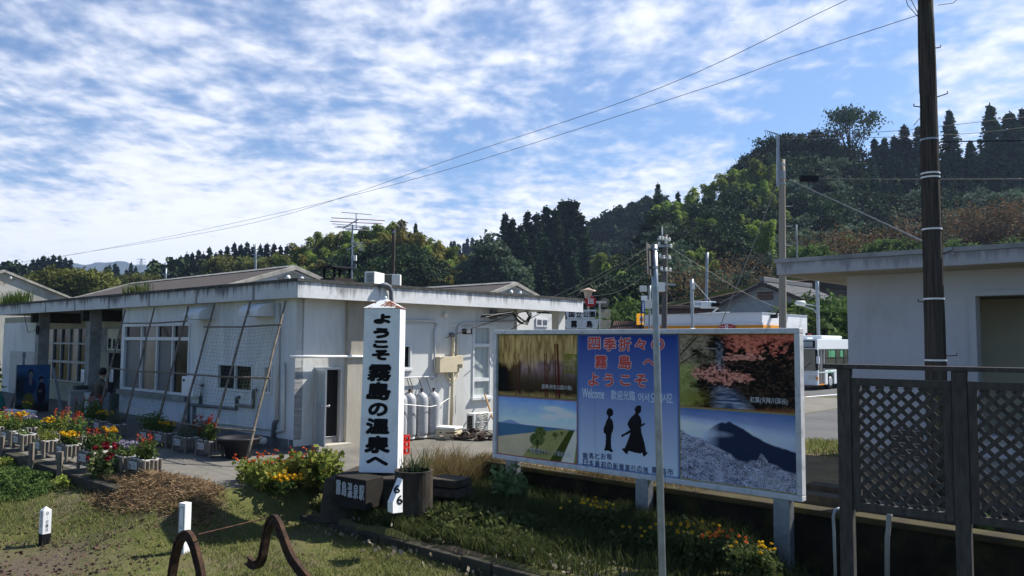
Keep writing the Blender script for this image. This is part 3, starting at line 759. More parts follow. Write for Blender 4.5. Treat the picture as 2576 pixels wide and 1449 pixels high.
# haze round everything
mb = MB(); mb.box(-3500, 3500, -60, 4300, -60, 330)
hm = bpy.data.materials.new('haze'); hm.use_nodes = True; nt = hm.node_tree; nt.nodes.clear()
pvn = nd(nt, 'ShaderNodeVolumePrincipled'); pvn.inputs['Density'].default_value = .00016; pvn.inputs['Color'].default_value = (.50, .66, 1.0, 1); pvn.inputs['Anisotropy'].default_value = .3
ou = nd(nt, 'ShaderNodeOutputMaterial'); nt.links.new(pvn.outputs[0], ou.inputs['Volume'])
hz_o = mb.build('haze', hm); hz_o['kind'] = 'stuff'; hz_o['label'] = 'thin blue air haze over the valley'; hz_o['category'] = 'haze'

# ================================================================== STATION
ST = thing('station_building', 'long flat roofed white railway station with stained concrete fascia and a door ajar', 'building', W(T0, S0, 0), RZ)
def LS(px, py, dy=0.0): return local(ST, onS(px, py, S0 + dy))      # on the railway side wall
def LT(px, py, dx=0.0): return local(ST, onT(px, py, T0 + dx))      # on the end wall
def rectS(l, t, r, b, dy=0.0):
    a, c, e, f = LS(l, t, dy), LS(r, t, dy), LS(l, b, dy), LS(r, b, dy)
    return (a.x + e.x) / 2, (c.x + f.x) / 2, (e.z + f.z) / 2, (a.z + c.z) / 2     # x0 x1 z0 z1
def rectT(l, t, r, b, dx=0.0):
    a, c, e, f = LT(l, t, dx), LT(r, t, dx), LT(l, b, dx), LT(r, b, dx)
    return (a.y + e.y) / 2, (c.y + f.y) / 2, (e.z + f.z) / 2, (a.z + c.z) / 2     # y0 y1 z0 z1
def c4(x, y): return 251.6 + .3472 * x, 660.3 + .3472 * y
def c5(x, y): return 691.8 + .3472 * x, 660.3 + .3472 * y
def wall_grid(mb, a0, a1, z0, z1, holes, put, th):
    """flat wall with rectangular holes; put(a, z, d) gives the point, d from 0 (face) to th (back)"""
    xs = sorted({a0, a1, *[h[0] for h in holes], *[h[1] for h in holes]}); zs = sorted({z0, z1, *[h[2] for h in holes], *[h[3] for h in holes]})
    for x0, x1 in zip(xs, xs[1:]):
        for y0, y1 in zip(zs, zs[1:]):
            cx, cz = (x0 + x1) / 2, (y0 + y1) / 2
            if any(h[0] < cx < h[1] and h[2] < cz < h[3] for h in holes): continue
            for d in (0, th): mb.face([put(x0, y0, d), put(x1, y0, d), put(x1, y1, d), put(x0, y1, d)])
    for x0, x1, y0, y1 in list(holes) + [(a0, a1, z0, z1)]:
        for (p, q), (r, s) in (((x0, y0), (x1, y0)), ((x1, y0), (x1, y1)), ((x1, y1), (x0, y1)), ((x0, y1), (x0, y0))):
            mb.face([put(p, q, 0), put(r, s, 0), put(r, s, th), put(p, q, th)])
XL = LS(304, 900).x                                         # left end of the projecting room
ZW = 3.72
wA = rectS(*c4(855, 735), *c4(1108, 930)); wB = rectS(*c4(1190, 738), *c4(1300, 950)); wBig = rectS(311, 815, 477, 987)
wB = (wB[0], min(wB[1], -1.0), wA[2], wA[3]); wA = (wA[0], wA[1], wA[2], wA[3])
mb = MB(); wall_grid(mb, XL, 0, .26, ZW, [wA, wB, wBig], lambda a, z, d: (a, d, z), .22); 
mb.face([(XL, 0, .26), (XL, 8, .26), (XL, 8, ZW), (XL, 0, ZW)])
mb.build('wall', M_WHITE, ST)
# end wall, facing the sun side
door = rectT(*c5(278, 757), *c5(482, 1312)); door = (door[0], door[1], .10, door[3])
wS = rectT(*c5(870, 597), *c5(985, 772)); wTall = rectT(*c5(1430, 458), *c5(1562, 975))
Y_END = LT(1292, 900).y; Y_FAR = LT(1480, 765, .7).y
mb = MB(); wall_grid(mb, .001, Y_END, .26, ZW, [door, wS, wTall], lambda a, z, d: (.0 - d, a, z), .22)
mb.build('wall', M_WALLB, ST)
mb = MB(); mb.box(XL + .01, -.02, .025, 7.9, -.2, .259); mb.build('plinth', M_PLINTH, ST)
mb = MB(); mb.box(-.23, -.025, door[1], Y_END - .01, -.2, .259); mb.box(-.23, -.024, .2, door[0], -.2, .2585); mb.build('plinth', M_PLINTH, ST)
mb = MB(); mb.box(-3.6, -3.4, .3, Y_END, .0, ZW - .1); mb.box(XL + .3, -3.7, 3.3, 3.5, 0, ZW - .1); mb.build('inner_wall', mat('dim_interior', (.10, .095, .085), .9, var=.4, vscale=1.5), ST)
# recess past the end of the wall, with a small window
mb = MB(); mb.box(-2.6, -2.4, Y_END - .2, LT(1404, 800, -2.4).y, 0, ZW); wall_recess = mb.build('wall', M_WALLB, ST)
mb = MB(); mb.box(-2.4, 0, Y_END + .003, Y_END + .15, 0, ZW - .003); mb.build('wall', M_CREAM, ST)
yw0, yw1, zw0, zw1 = rectT(1347, 800, 1377, 822, -2.4)
mb = MB(); mb.box(-2.398, -2.36, yw0, yw1, zw0, zw1); o = mb.build('window', M_WFRAME, ST)
mb = MB(); ym = (yw0 + yw1) / 2
for a, b_ in ((yw0 + .07, ym - .04), (ym + .04, yw1 - .07)): mb.box(-2.36, -2.352, a, b_, zw0 + .07, zw1 - .07)
mb.build('pane', M_GLASS2, o)
mb = MB(); p = LT(1410, 800, -.2); mb.box(-.5, -.2, p.y - .1, p.y + .25, 0, ZW - .001); mb.build('column', M_WALLB, ST)
# flat roof slab and its fascia
OV, OVF = .48, .28; X_W = -25.5; ZF0, ZF1 = 3.67, 4.055
M_FASC = streakmat('stained_fascia', (.54, .55, .57), (.025, .025, .028), ZF1, .42, joint=3.1)
M_FASC2 = streakmat('stained_end_fascia', (.66, .67, .68), (.10, .095, .09), ZF1, .42, amt=.7, dirt=(.45, .45, .44))
mb = MB(); mb.box(X_W, OV, -OVF, -OVF + .14, ZF0, ZF1); mb.build('fascia', M_FASC, ST)
mb = MB(); mb.box(OV - .14, OV - .0005, -OVF + .14, Y_FAR, ZF0, ZF1); mb.build('fascia', M_FASC2, ST)
mb = MB(); mb.box(X_W, OV - .141, -OVF + .141, Y_FAR - .01, ZF0 + .07, ZF1 - .10); mb.build('roof', M_ROOFT, ST)
mb = MB(); mb.box(X_W, OV + .03, -OVF - .03, -OVF + .2, ZF1, ZF1 + .075); mb.box(OV - .2, OV + .0295, -OVF + .2, Y_FAR, ZF1, ZF1 + .0745); mb.build('coping', mat('lichen_coping', (.10, .10, .095), .95, col2=(.04, .04, .038), vscale=5, bump=.5, bscale=20), ST)
# dark leading edge of the soffit and dirt boards
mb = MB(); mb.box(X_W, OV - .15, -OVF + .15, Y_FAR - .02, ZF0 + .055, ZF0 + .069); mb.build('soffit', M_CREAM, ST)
# conduit that climbs over the fascia behind the sign
pp = [LT(*c5(x, y), OV + .08) for x, y in ((760, 172), (800, 160), (828, 176), (842, 215), (843, 300), (836, 360))]; mb = MB(); mb.tube(pp, .06, 10); mb.smooth = True; mb.build('roof_pipe', M_PVC, ST)

def framed_window(r, cols, rows=(), fr=.06, mats=None, dy=.10, side='S', split=None, mull=.05):
    """window with outer frame, mullions and one pane mesh per light; rows: transom heights"""
    a0, a1, z0, z1 = r
    P_ = (lambda a, d, z: (a, d, z)) if side == 'S' else (lambda a, d, z: (-d, a, z))
    mb = MB()
    def bx(m, a, b_, d0, d1, c, d):
        if side == 'S': m.box(a, b_, d0, d1, c, d)
        else: m.box(-d1, -d0, a, b_, c, d)
    bx(mb, a0 + .001, a0 + fr, -.03, dy, z0 + .001, z1 - .001); bx(mb, a1 - fr, a1 - .001, -.03, dy, z0 + .001, z1 - .001)
    bx(mb, a0 + fr, a1 - fr, -.029, dy, z0 + .001, z0 + fr); bx(mb, a0 + fr, a1 - fr, -.029, dy, z1 - fr, z1 - .001)
    for h in rows: bx(mb, a0 + fr, a1 - fr, -.02, dy - .002, h - .05, h + .05)
    xs = [a0 + fr + (a1 - a0 - 2 * fr) * i / cols for i in range(cols + 1)] if split is None else split
    for x in xs[1:-1]: bx(mb, x - mull / 2, x + mull / 2, -.012, dy - .004, z0 + fr, z1 - fr)
    w = mb.build('window', M_WFRAME, ST)
    zs = [z0 + fr, *rows, z1 - fr]; i = 0
    for c, d in zip(zs, zs[1:]):
        for a, b_ in zip(xs, xs[1:]):
            m = MB(); bx(m, a, b_, dy - .05 + .01 * (i % 2), dy - .045 + .01 * (i % 2), c, d)
            m.build('pane', (mats or [M_GLASS])[i % len(mats or [1])], w); i += 1
    return w
tr1 = LS(*c4(400, 552)).z
framed_window(wBig, 4, (tr1,), .07, [M_GLASS2, M_GLASS3, M_GLASS2, M_GLASS, M_GLASS, M_GLASS3, M_GLASS, M_GLASS], split=[wBig[0] + .07, *[LS(*c4(x, 700)).x for x in (295, 408, 522)], wBig[1] - .07], mull=.07)
framed_window(wA, 2, (), .05, [M_DARK, M_GLASS])
framed_window(wB, 2, (), .05, [M_DARK, M_GLASS])
framed_window(wS, 1, (), .05, [M_GLASS], side='T')
zt1 = LT(*c5(1500, 600)).z; zt2 = LT(*c5(1500, 848)).z
M_CURT = mat('pale_curtain_glass', (.42, .46, .45), .35, col2=(.30, .34, .33), vscale=1.0, stretch=(1, 14, .15))
framed_window(wTall, 1, (zt2, zt1), .06, [M_CURT], side='T')
mb = MB(); mb.box(.002, .09, wTall[0] - .05, wTall[1] + .05, wTall[2] - .07, wTall[2]); mb.box(.002, .07, wS[0] - .05, wS[1] + .05, wS[2] - .05, wS[2]); mb.build('window_sill', M_WFRAME, ST)
mb = MB(); mb.box(wBig[0] - .12, wBig[1] + .06, -.16, -.002, wBig[2] - .16, wBig[2] - .005); mb.build('window_sill', M_CONCG, ST, .01)
# pale counter panel under the sill
mb = MB(); mb.box(wBig[0], wBig[1], -.012, -.002, .5, .95); mb.build('kick_panel', mat('blueish_board', (.55, .60, .68), .6, var=.1), ST)
# hoods of the two wall fans
for a, b_ in (((650, 320), (793, 425)), ((1055, 292), (1200, 405))):
    x0, x1, z0, z1 = rectS(*c4(*a), *c4(*b_), -.3); x1 = min(x1, x0 + .95); z0 += .05; z1 = min(z1, 3.6)
    mb = MB(); prof = [(x0, -.001, z0), (x0, -.5, z0)] + [(x0, -.5 * math.cos(q), z0 + .12 + (z1 - z0 - .12) * math.sin(q)) for q in (.0, .3, .6, .9, 1.2, 1.57)]
    prof[-1] = (x0, -.001, z1); mb.prism(prof, (0, 0, 0), (x1 - x0, 0, 0)); mb.build('fan_hood', M_WHITE, ST)
# meter box, conduits and drain pipes on the railway side
x0, x1, z0, z1 = rectS(*c4(622, 825), *c4(708, 968), -.15); mb = MB(); mb.box(x0, x1, -.28, -.003, z0, z1); o = mb.build('heater_box', M_WPAINT, ST, .015)
mb = MB(); mb.box(x0 + .08, x0 + .2, -.286, -.281, z1 - .14, z1 - .08); mb.build('display', M_BLACK, o)
def wire_s(pts, r, m, dy=-.05, name='pipe'):
    mb = MB(); mb.tube([(q.x, dy, q.z) for q in (LS(*c4(*p)) for p in pts)], r, 8); mb.smooth = True; return mb.build(name, m, ST)
for pts in ([(755, 890), (740, 893), (738, 1028)], [(668, 1030), (880, 1048), (1000, 1060), (1000, 978), (1020, 976)], [(1005, 1033), (1120, 1047), (1124, 925), (1142, 923)], [(650, 975), (650, 1200)], [(690, 1030), (690, 1185)]): wire_s(pts, .045, M_PVC)
wire_s([(1303, 300), (1300, 720), (1293, 1140)], .055, M_PVCW); wire_s([(1293, 1140), (1275, 1165), (1268, 1270)], .06, M_PVC)
wire_s([(1345, 725), (1340, 1215), (1300, 1225)], .05, M_PVCW, -.06); wire_s([(690, 1145), (960, 1172), (1262, 1208)], .035, M_PVCW); wire_s([(1095, 1268), (1285, 1284)], .085, M_PVCW, -.35)
# --- end wall fittings
def wire_t(pts, r, m, dx=.05, name='conduit'):
    mb = MB(); mb.tube([(dx, q.y, q.z) for q in (LT(*c5(*p)) for p in pts)], r, 8); mb.smooth = True; return mb.build(name, m, ST)
y0 = LT(*c5(505, 700)).y; y1 = y0 + 1.1
mb = MB(); mb.box(-.1, .12, y0, y1, -.1, ZF0 + .06); mb.build('column', M_CONC, ST, .01)
wire_t([(80, 682), (300, 681), (500, 680), (660, 679)], .032, M_WPAINT, .16, 'pipe')
d0, d1, dz0, dz1 = door
mb = MB(); mb.box(-.12, .03, d0 + .001, d0 + .07, dz0, dz1 - .001); mb.box(-.12, .03, d1 - .07, d1 - .001, dz0, dz1 - .001); mb.box(-.12, .03, d0 + .07, d1 - .07, dz1 - .07, dz1 - .001); fr = mb.build('door_frame', M_ALU, ST)
mb = MB(); mb.box(-.2, .35, d0 - .05, d1 + .1, -.1, .098); mb.build('door_step', M_CONC, ST)
mb = MB()
for i in range(16): a = d0 + .075 + (d1 - d0 - .15) * i / 16; mb.tube([(-.10, a + .02, dz0), (-.10, a + .02, dz1 - .08)], .028, 6)
mb.box(-.2, -.16, d0 + .07, d1 - .07, dz0, dz1 - .07); mb.build('bead_curtain', M_DARK, ST)
# the leaf stands open, square to the wall
lf = MB(); ya = d0 + .045; wd = .74; zb = dz0 + .02; ztp = dz1 - .05
for a, b_, c, d in ((.04, .11, zb, ztp), (wd - .05, wd + .02, zb, ztp), (.11, wd - .05, zb, zb + .1), (.11, wd - .05, ztp - .09, ztp), (.11, wd - .05, zb + .93, zb + 1.02)): lf.box(a, b_, ya - .02, ya + .02, c, d)
lf = lf.build('door', M_ALU, ST); _a = -.27; _h = Vector((.04, ya, 0)); lf.rotation_euler.z = _a; lf.location = _h - Matrix.Rotation(_a, 3, 'Z') @ _h
mb = MB(); mb.box(.11, wd - .05, ya - .006, ya + .006, zb + .1, zb + .93); mb.build('lower_panel', M_ALU, lf)
mb = MB(); mb.box(.11, wd - .05, ya - .005, ya + .005, zb + 1.02, ztp - .09); mb.build('glass', mat('frosted_glass', (.42, .46, .46), .3, var=.1), lf)
mb = MB(); mb.tube([(wd - .015, ya - .09, zb + .97), (wd - .015, ya + .09, zb + .97)], .012, 8); mb.ball((wd - .015, ya - .09, zb + .97), .035); mb.ball((wd - .015, ya + .09, zb + .97), .035); mb.smooth = True; mb.build('door_knob', M_STEEL, lf)
# conduits
wire_t([(880, 415), (1030, 420), (1140, 424), (1165, 436), (1168, 452), (1150, 490), (1147, 700), (1150, 790), (1175, 805), (1160, 835), (1130, 845)], .03, M_ALU)
wire_t([(1760, 425), (1440, 437), (1350, 440), (1320, 460), (1312, 520), (1310, 675)], .03, M_ALU)
wire_t([(880, 440), (1440, 462)], .008, M_PVCW, .02)
wire_t([(1232, 790), (1240, 830), (1262, 855), (1285, 850), (1310, 830), (1318, 765)], .028, M_CBOX, .06)
wire_t([(1270, 525), (1283, 545), (1275, 700), (1275, 850), (1262, 1195)], .045, M_CBOX, .07, 'drain_hose')
wire_t([(1305, 960), (1302, 1095)], .008, M_GWIRE, .03, 'chain')
mb = MB(); p = LT(*c5(1269, 525)); mb.lathe([(.07, -.05), (.07, .0)], (0, 0, 0), 12); 
for i, v in enumerate(mb.v): mb.v[i] = (.02 - v[2] * 2 + .0, p.y + v[0], p.z + v[1])
mb.build('vent_cap', M_PVC, ST)
for a, b_, nm, m in (((1153, 682), (1280, 795), 'meter_cabinet', M_CBOX), ((1291, 672), (1340, 766), 'power_meter', M_CBOX), ((1355, 482), (1422, 518), 'bracket_board', M_BLACK), ((1378, 476), (1402, 512), 'insulator_box', M_ACW), ((1553, 345), (1587, 410), 'switch_box', M_PVC)):
    y0, y1, z0, z1 = rectT(*c5(*a), *c5(*b_)); d = {'meter_cabinet': .24, 'power_meter': .14, 'bracket_board': .04, 'insulator_box': .1, 'switch_box': .15}[nm]
    mb = MB(); mb.box(.002 if nm != 'insulator_box' else .041, d, y0, y1, z0, z1); o = mb.build(nm, m, ST, .01)
    if nm == 'power_meter': mb = MB(); mb.box(d, d + .02, y0 + .05, y1 - .05, z0 + .03, z0 + .12); mb.build('meter_window', M_GLASS3, o)
p = LT(*c5(1220, 378)); mb = MB(); mb.ball((.1, p.y, p.z), .08); mb.smooth = True; mb.build('wall_lamp', M_ACW, ST)
# gas rail with hoses
q0, q1 = LT(*c5(880, 835)), LT(*c5(1138, 835)); mb = MB(); mb.tube([(.1, q0.y, q0.z), (.1, q1.y, q0.z)], .02, 8); mb.build('gas_manifold', M_WFRAME, ST)
# --- porch on the left: recessed wall, pillars, windows, sign
RC = 1.7
def rectR(l, t, r, b): return rectS(l, t, r, b, RC)
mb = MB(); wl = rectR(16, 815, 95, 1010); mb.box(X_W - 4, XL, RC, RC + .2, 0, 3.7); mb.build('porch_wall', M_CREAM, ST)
mb = MB(); x0, x1, z0, z1 = rectR(16, 812, 96, 1035); mb.box(x0 - .6, x1, RC - .03, RC - .002, 0, z1); mb.build('porch_panel', M_WHITE, ST)
for px in (104, 233):
    x = LS(px, 900, .3).x; mb = MB(); mb.box(x - .2, x + .2, .1, .5, 0, 3.7); mb.build('pillar', M_CONCG, ST, .01)
    mb = MB(); mb.box(x - .12, x + .12, -OVF + .16, RC, 3.3, 3.705); mb.build('beam', M_DARKC, ST)
x0, x1, z0, z1 = rectR(118, 828, 224, 960)
mb = MB(); n_ = 5
for i in range(n_ + 1): a = x0 + (x1 - x0) * i / n_; mb.box(a - .05, a + .05, RC - .1, RC - .003, z0, z1)
mb.box(x0 + .05, x1 - .05, RC - .09, RC - .004, z0 + .8, z0 + .9); mb.box(x0 + .05, x1 - .05, RC - .09, RC - .004, z1 - .65, z1 - .58); mb.box(x0 + .05, x1 - .05, RC - .09, RC - .004, z0, z0 + .07)
o = mb.build('window', M_GSTEEL, ST)
for i in range(n_):
    mb = MB(); a = x0 + (x1 - x0) * i / n_; mb.box(a + .05, a + .05 + (x1 - x0) / n_ - .1, RC - .03, RC - .012, z0 + .07, z1); mb.build('pane', M_GLASS if i % 3 else M_GLASS3, o)
x0, x1, z0, z1 = rectR(240, 824, 309, 887); mb = MB(); mb.box(x0, XL - .01, RC - .02, RC - .003, z0, z1); mb.build('porch_panel', M_CONCG, ST)
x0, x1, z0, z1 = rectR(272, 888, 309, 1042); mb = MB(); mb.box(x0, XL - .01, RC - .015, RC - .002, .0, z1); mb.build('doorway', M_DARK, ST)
x0, x1, z0, z1 = rectR(276, 827, 312, 881)
SG = MB(); SG.box(x0, XL + .4 if False else XL - .005, RC - .09, RC - .021, z0, z1); sgn = SG.build('name_sign', mat('cream_sign', (.55, .53, .43), .6, var=.1), ST)
mb = MB(); ww = (x1 - x0)
letters(mb, 'J', (x0 + ww * .80, RC - .09, z0 + (z1 - z0) * .72), (1, 0, 0), (0, 0, 1), .16, .30, .02)
letters(mb, 'R', (x0 + ww * .97, RC - .09, z0 + (z1 - z0) * .72), (1, 0, 0), (0, 0, 1), .16, .30, .02); mb.build('sign_mark', mat('rust_red_letters', (.35, .09, .05), .6), sgn)
mb = MB()
for i, ch in enumerate('霧島温'): letters(mb, ch, (x0 + ww * (.18 + .34 * i), RC - .09, z0 + (z1 - z0) * .3), (1, 0, 0), (0, 0, 1), .32, .42, .03)
mb.build('sign_lettering', M_BLACK, sgn)
x0, x1, z0, z1 = rectR(26, 884, 94, 1000); mb = MB(); mb.box(x0, x1, RC - .06, RC - .031, .05, z1); mb.build('side_door', M_GSTEEL, ST)
mb = MB(); p = LS(97, 830, .1); mb.tube([(p.x + .22 * math.cos(a / 12 * 6.2832) * .6, .06, p.z + .17 * math.sin(a / 12 * 6.2832)) for a in range(13)], .03, 6); mb.tube([(p.x - 2.6, .3, p.z + .7), (p.x - 1.3, .1, p.z - .1), (p.x - .1, .06, p.z)], .012, 5); mb.build('cable_coil', M_WIRE, ST)
# roof top: chimney with its raised cap
def onroof(l, t, r, b, d): return at(l, t, d), at(r, b, d)
ch0 = local(ST, at(826, 703, 26)); mb = MB(); mb.box(ch0.x - .0, ch0.x + .66, ch0.y - .2, ch0.y + .45, 3.9, ch0.z - .1); ck = mb.build('chimney', M_DARKC, ST, .01)
mb = MB(); mb.box(ch0.x - .06, ch0.x + .72, ch0.y - .26, ch0.y + .51, ch0.z - .32, ch0.z + .02); mb.build('chimney_collar', mat('sooty_concrete', (.06, .05, .043), .95, var=.4), ck)
mb = MB()
for a in (0.05, .6):
    for b_ in (-.2, .4): mb.box(ch0.x + a - .03, ch0.x + a + .03, ch0.y + b_ - .03, ch0.y + b_ + .03, ch0.z + .02, ch0.z + .34)
mb.prism([(ch0.x - .12, -.0, ch0.z + .34), (ch0.x + .78, 0, ch0.z + .34), (ch0.x + .6, 0, ch0.z + .40), (ch0.x + .06, 0, ch0.z + .40)], (0, ch0.y - .32, 0), (0, ch0.y + .56, 0)); mb.build('chimney_cap', M_BLACK, ck)

# ================================================================== gabled halls behind the flat roof
def gable_hall(name, label, tg, apex, lo_l, lo_r, length, vents=(), wallm=M_WHITE, hidden_left=False):
    """gable end on the plane t = tg; roof runs back along -u; apex / eave ends given on that plane"""
    a, l, r = (onT(*p, tg) for p in (apex, lo_l, lo_r)); root = thing(name, label, 'building', W(tg, a.dot(N), 0), RZ)
    az = a.z; yl = l.dot(N) - a.dot(N); yr = r.dot(N) - a.dot(N); half = max(abs(yl), abs(yr)); slope = (az - min(l.z, r.z)) / half
    yl, yr = -half, half; zl = az - half * slope
    mb = MB(); mb.prism([(0, yl * .97, 0), (0, yr * .97, 0), (0, yr * .97, zl - .05), (0, 0, az - .14), (0, yl * .97, zl - .05)], (-length, 0, 0), (-.14, 0, 0)); mb.build('wall', wallm, root)
    for s_, ye in ((-1, yl), (1, yr)):
        mb = MB(); mb.prism([(0, .0, az), (0, ye * 1.04, az - half * 1.04 * slope), (0, ye * 1.04, az - half * 1.04 * slope - .1), (0, 0, az - .1)], (-length - .2, 0, 0), (-.12, 0, 0)); mb.build('roof', M_ROOF, root)
        mb = MB(); mb.prism([(0, 0, az + .03), (0, ye * 1.06, az - half * 1.06 * slope + .03), (0, ye * 1.06, az - half * 1.06 * slope - .09), (0, 0, az - .12)], (-.119, 0, 0), (.02, 0, 0)); mb.build('barge_board', M_BARGE, root)
        mb = MB(); mb.prism([(0, 0, az + .05), (0, ye * 1.06, az - half * 1.06 * slope + .05), (0, ye * 1.06, az - half * 1.06 * slope - .12), (0, 0, az - .12)], (-length - .32, 0, 0), (-length - .201, 0, 0)); mb.build('barge_board', M_BARGE, root)
    mb = MB(); mb.prism([(0, -.16, az - .02), (0, 0, az + .06), (0, .16, az - .02)], (-length - .2, 0, 0), (-.121, 0, 0)); mb.build('ridge_cap', M_CONCG, root)
    # diamond patch with two round vents under the ridge
    mb = MB(); h = .95 * slope; mb.face([(-.136, 0, az - .2), (-.136, -.7, az - .22 - .7 * slope), (-.136, 0, az - .95), (-.136, .7, az - .22 - .7 * slope)]); pt = mb.build('vent_panel', M_CONC, root)
    for y in vents:
        mb = MB(); mb.ball((-.1, y, az - .42), .11); mb.smooth = True; mb.build('vent', M_WPAINT, pt)
    return root
M_BARGE = mat('weathered_barge_board', (.42, .40, .35), .9, col2=(.24, .23, .21), vscale=2.5, bump=.2)
gable_hall('gabled_hall', 'brown slate gabled hall with white gable rising behind the station fascia, nearest of three', T0 - 8.0, (745, 670), (557, 722), (816, 708), 14.0, (-.28, .28))
gable_hall('gabled_hall', 'low brown gabled roof with small pale gable behind the roof air conditioners', T0 - 6.0, (1300, 711), (1238, 736), (1350, 741), 11.0, (-.28, .28))
g3 = gable_hall('gabled_hall', 'grey stained gable end at the far left beyond the station entrance', T0 - 38, (12, 680), (-215, 752), (228, 752), 9.0, (-.35, .35), mat('stained_gable', (.42, .41, .39), .9, col2=(.30, .29, .27), vscale=.7, stretch=(1, 1, .35), dirt=(.12, .12, .11), dscale=.8, damt=.6))

# ================================================================== retaining wall
RW = thing('retaining_wall', 'dark mossy concrete retaining wall behind the big tourist billboard', 'wall', W(-12.68, S_WALL, -1), RZ)
mb = MB(); xs = [0]; L_ = 16
mb.box(0, L_, -.14, .12, -.6, 1.0); mb.build('wall_face', mat('wall_black_moss', (.021, .017, .012), .95, col2=(.010, .009, .007), vscale=2.2, bump=.6, bscale=14, dirt=(.05, .05, .014), dscale=1.2, damt=.6, spec=.05), RW)
mb = MB(); mb.box(-.03, L_, -.19, .16, 1.0, 1.1); mb.build('coping', mat('mossy_coping', (.036, .028, .018), .95, col2=(.055, .048, .014), vscale=2.0, bump=.6, bscale=18, dirt=(.025, .02, .015), dscale=2.2, damt=.8), RW, .02)

# ================================================================== white building on the right
gb = G(2140, 1172); s_b = gb.dot(N); t_b = gb.dot(U)
WB = thing('white_office', 'plain white rendered building with projecting flat roof behind the lattice fence', 'building', W(t_b, s_b, 0), RZ)
def LB(px, py, dy=0.0): return local(WB, onS(px, py, s_b + dy))
ow = LB(2455, 745); ow2 = LB(2455, 1092); hole = (ow.x, ow.x + 3.2, ow2.z, ow.z)
zr0 = LB(1955, 692, -1.1).z; xr0 = LB(1953, 670, -1.1).x; zr1 = LB(1953, 662, -1.1).z
M_RENDER = mat('white_render', (.47, .48, .53), .9, col2=(.40, .41, .45), vscale=.7, bump=.35, bscale=80, dirt=(.27, .27, .27), dscale=.9, damt=.45, stretch=(1, 1, .45))
mb = MB(); wall_grid(mb, 0, 14, .45, zr0 + .3, [hole], lambda a, z, d: (a, d, z), .3); mb.face([(0, .0, .45), (0, 4.0, .45), (0, 4.0, zr0 + .1), (0, 0, zr0 + .1)]); mb.face([(0, 4.0, .45), (14, 4.0, .45), (14, 4.0, zr0 + .1), (0, 4.0, zr0 + .1)]); mb.build('wall', M_RENDER, WB)
mb = MB(); mb.box(.03, 14, .03, 4.0, -.3, .449); mb.build('plinth', M_CONCG, WB)
mb = MB(); mb.box(hole[0] - .12, hole[0] - .001, -.05, .05, hole[2] - .1, hole[3] + .1); mb.box(hole[0], hole[1], -.05, .05, hole[3] + .001, hole[3] + .1); mb.box(hole[0], hole[1], -.07, .05, hole[2] - .1, hole[2] - .001); mb.build('opening_frame', M_RENDER, WB)
mb = MB(); mb.box(hole[0] - .5, hole[1] + .2, 2.2, 2.3, 0, zr0 - .01); mb.box(hole[0] - .6, hole[0] - .5, .31, 2.3, 0, zr0 - .01); mb.build('inner_wall', mat('olive_inner_wall', (.50, .47, .38), .8, var=.15, vscale=.6), WB)
mb = MB(); mb.box(hole[0] - .5, hole[1] + .2, .31, 2.2, zr0 - .5, zr0 - .4); mb.build('inner_ceiling', mat('olive_ceiling', (.16, .16, .11), .8, var=.2), WB)
mb = MB(); mb.box(xr0, 15, -1.1, 4.6, zr0, zr1 - .001); M_F3 = streakmat('office_fascia', (.36, .36, .39), (.12, .12, .13), zr1, .3, amt=.6, dirt=(.2, .2, .2)); rf = mb.build('roof', M_F3, WB, .01)
mb = MB(); mb.box(xr0 - .03, 15, -1.13, 4.63, zr1, zr1 + .09); mb.build('roof_edge', mat('weathered_roof_edge', (.34, .34, .36), .9, col2=(.2, .2, .2), vscale=1.5), rf)
mb = MB(); mb.box(xr0 + .2, 15, -.9, 4.4, zr0 - .012, zr0 - .001); mb.build('soffit', M_CREAM, rf)
gx0, gx1, gz0, gz1 = LB(1949.6 + .414 * 712, 849 + .414 * 550).x, LB(1949.6 + .414 * 900, 849 + .414 * 550).x, LB(2280, 1150).z, LB(2280, 1078).z
mb = MB(); mb.box(gx0, gx1, -.03, -.002, gz0, gz1)
vg = mb.build('wall_vent', mat('rust_brown_vent', (.10, .065, .045), .8, var=.3), WB)
mb = MB()
for i in range(9): z = gz0 + (gz1 - gz0) * (i + .5) / 9; mb.box(gx0 + .03, gx1 - .03, -.06, -.031, z - .012, z + .012)
mb.build('slats', M_CONCG, vg)

# ================================================================== shop across the road
pc = at(1917, 788, 50); SH = thing('convenience_store', 'flat roofed shop with white parapet, orange band and red oval sign', 'building', Vector((pc.x, pc.y, 0)), RZ)
shs = pc.dot(N); sht = pc.dot(U)
def LSH(px, py): return local(SH, onS(px, py, shs))
xl = LSH(1622, 797).x; zp1 = pc.z; zp0 = LSH(1900, 813).z; yr_ = local(SH, onT(2030, 797, sht)).y
M_PARA = mat('white_parapet_sheet', (.70, .71, .74), .5, var=.06, vscale=2)
mb = MB(); mb.box(xl, 0, 0, yr_, zp0, zp1); mb.build('parapet', M_PARA, SH)
mb = MB(); mb.box(xl + .02, .04, -.04, yr_, zp1, zp1 + .07); mb.box(xl, .1, -.16, -.001, zp0 - .12, zp0 + .03); mb.build('parapet_trim', M_ALU, SH)
mb = MB(); mb.box(xl, .12, -.1, -.002, zp0 - .6, zp0 - .121); mb.box(.001, .12, -.002, yr_ * .45, zp0 - .6, zp0 - .121); mb.build('orange_band', M_ORANGE, SH)
mb = MB(); mb.box(xl, 0, 0.01, yr_, 0, zp0 - .001); mb.build('wall', M_WHITE, SH)
mb = MB(); mb.box(xl + .5, -1, -.02, .009, .3, zp0 - .8); mb.build('shop_window', M_GLASS, SH)
p = LSH(1833, 822); oc = Vector((p.x, -.2, p.z + .0)); rw, rh = .62, .20
sc_ = (LSH(1853, 822).x - LSH(1813, 822).x) / 2
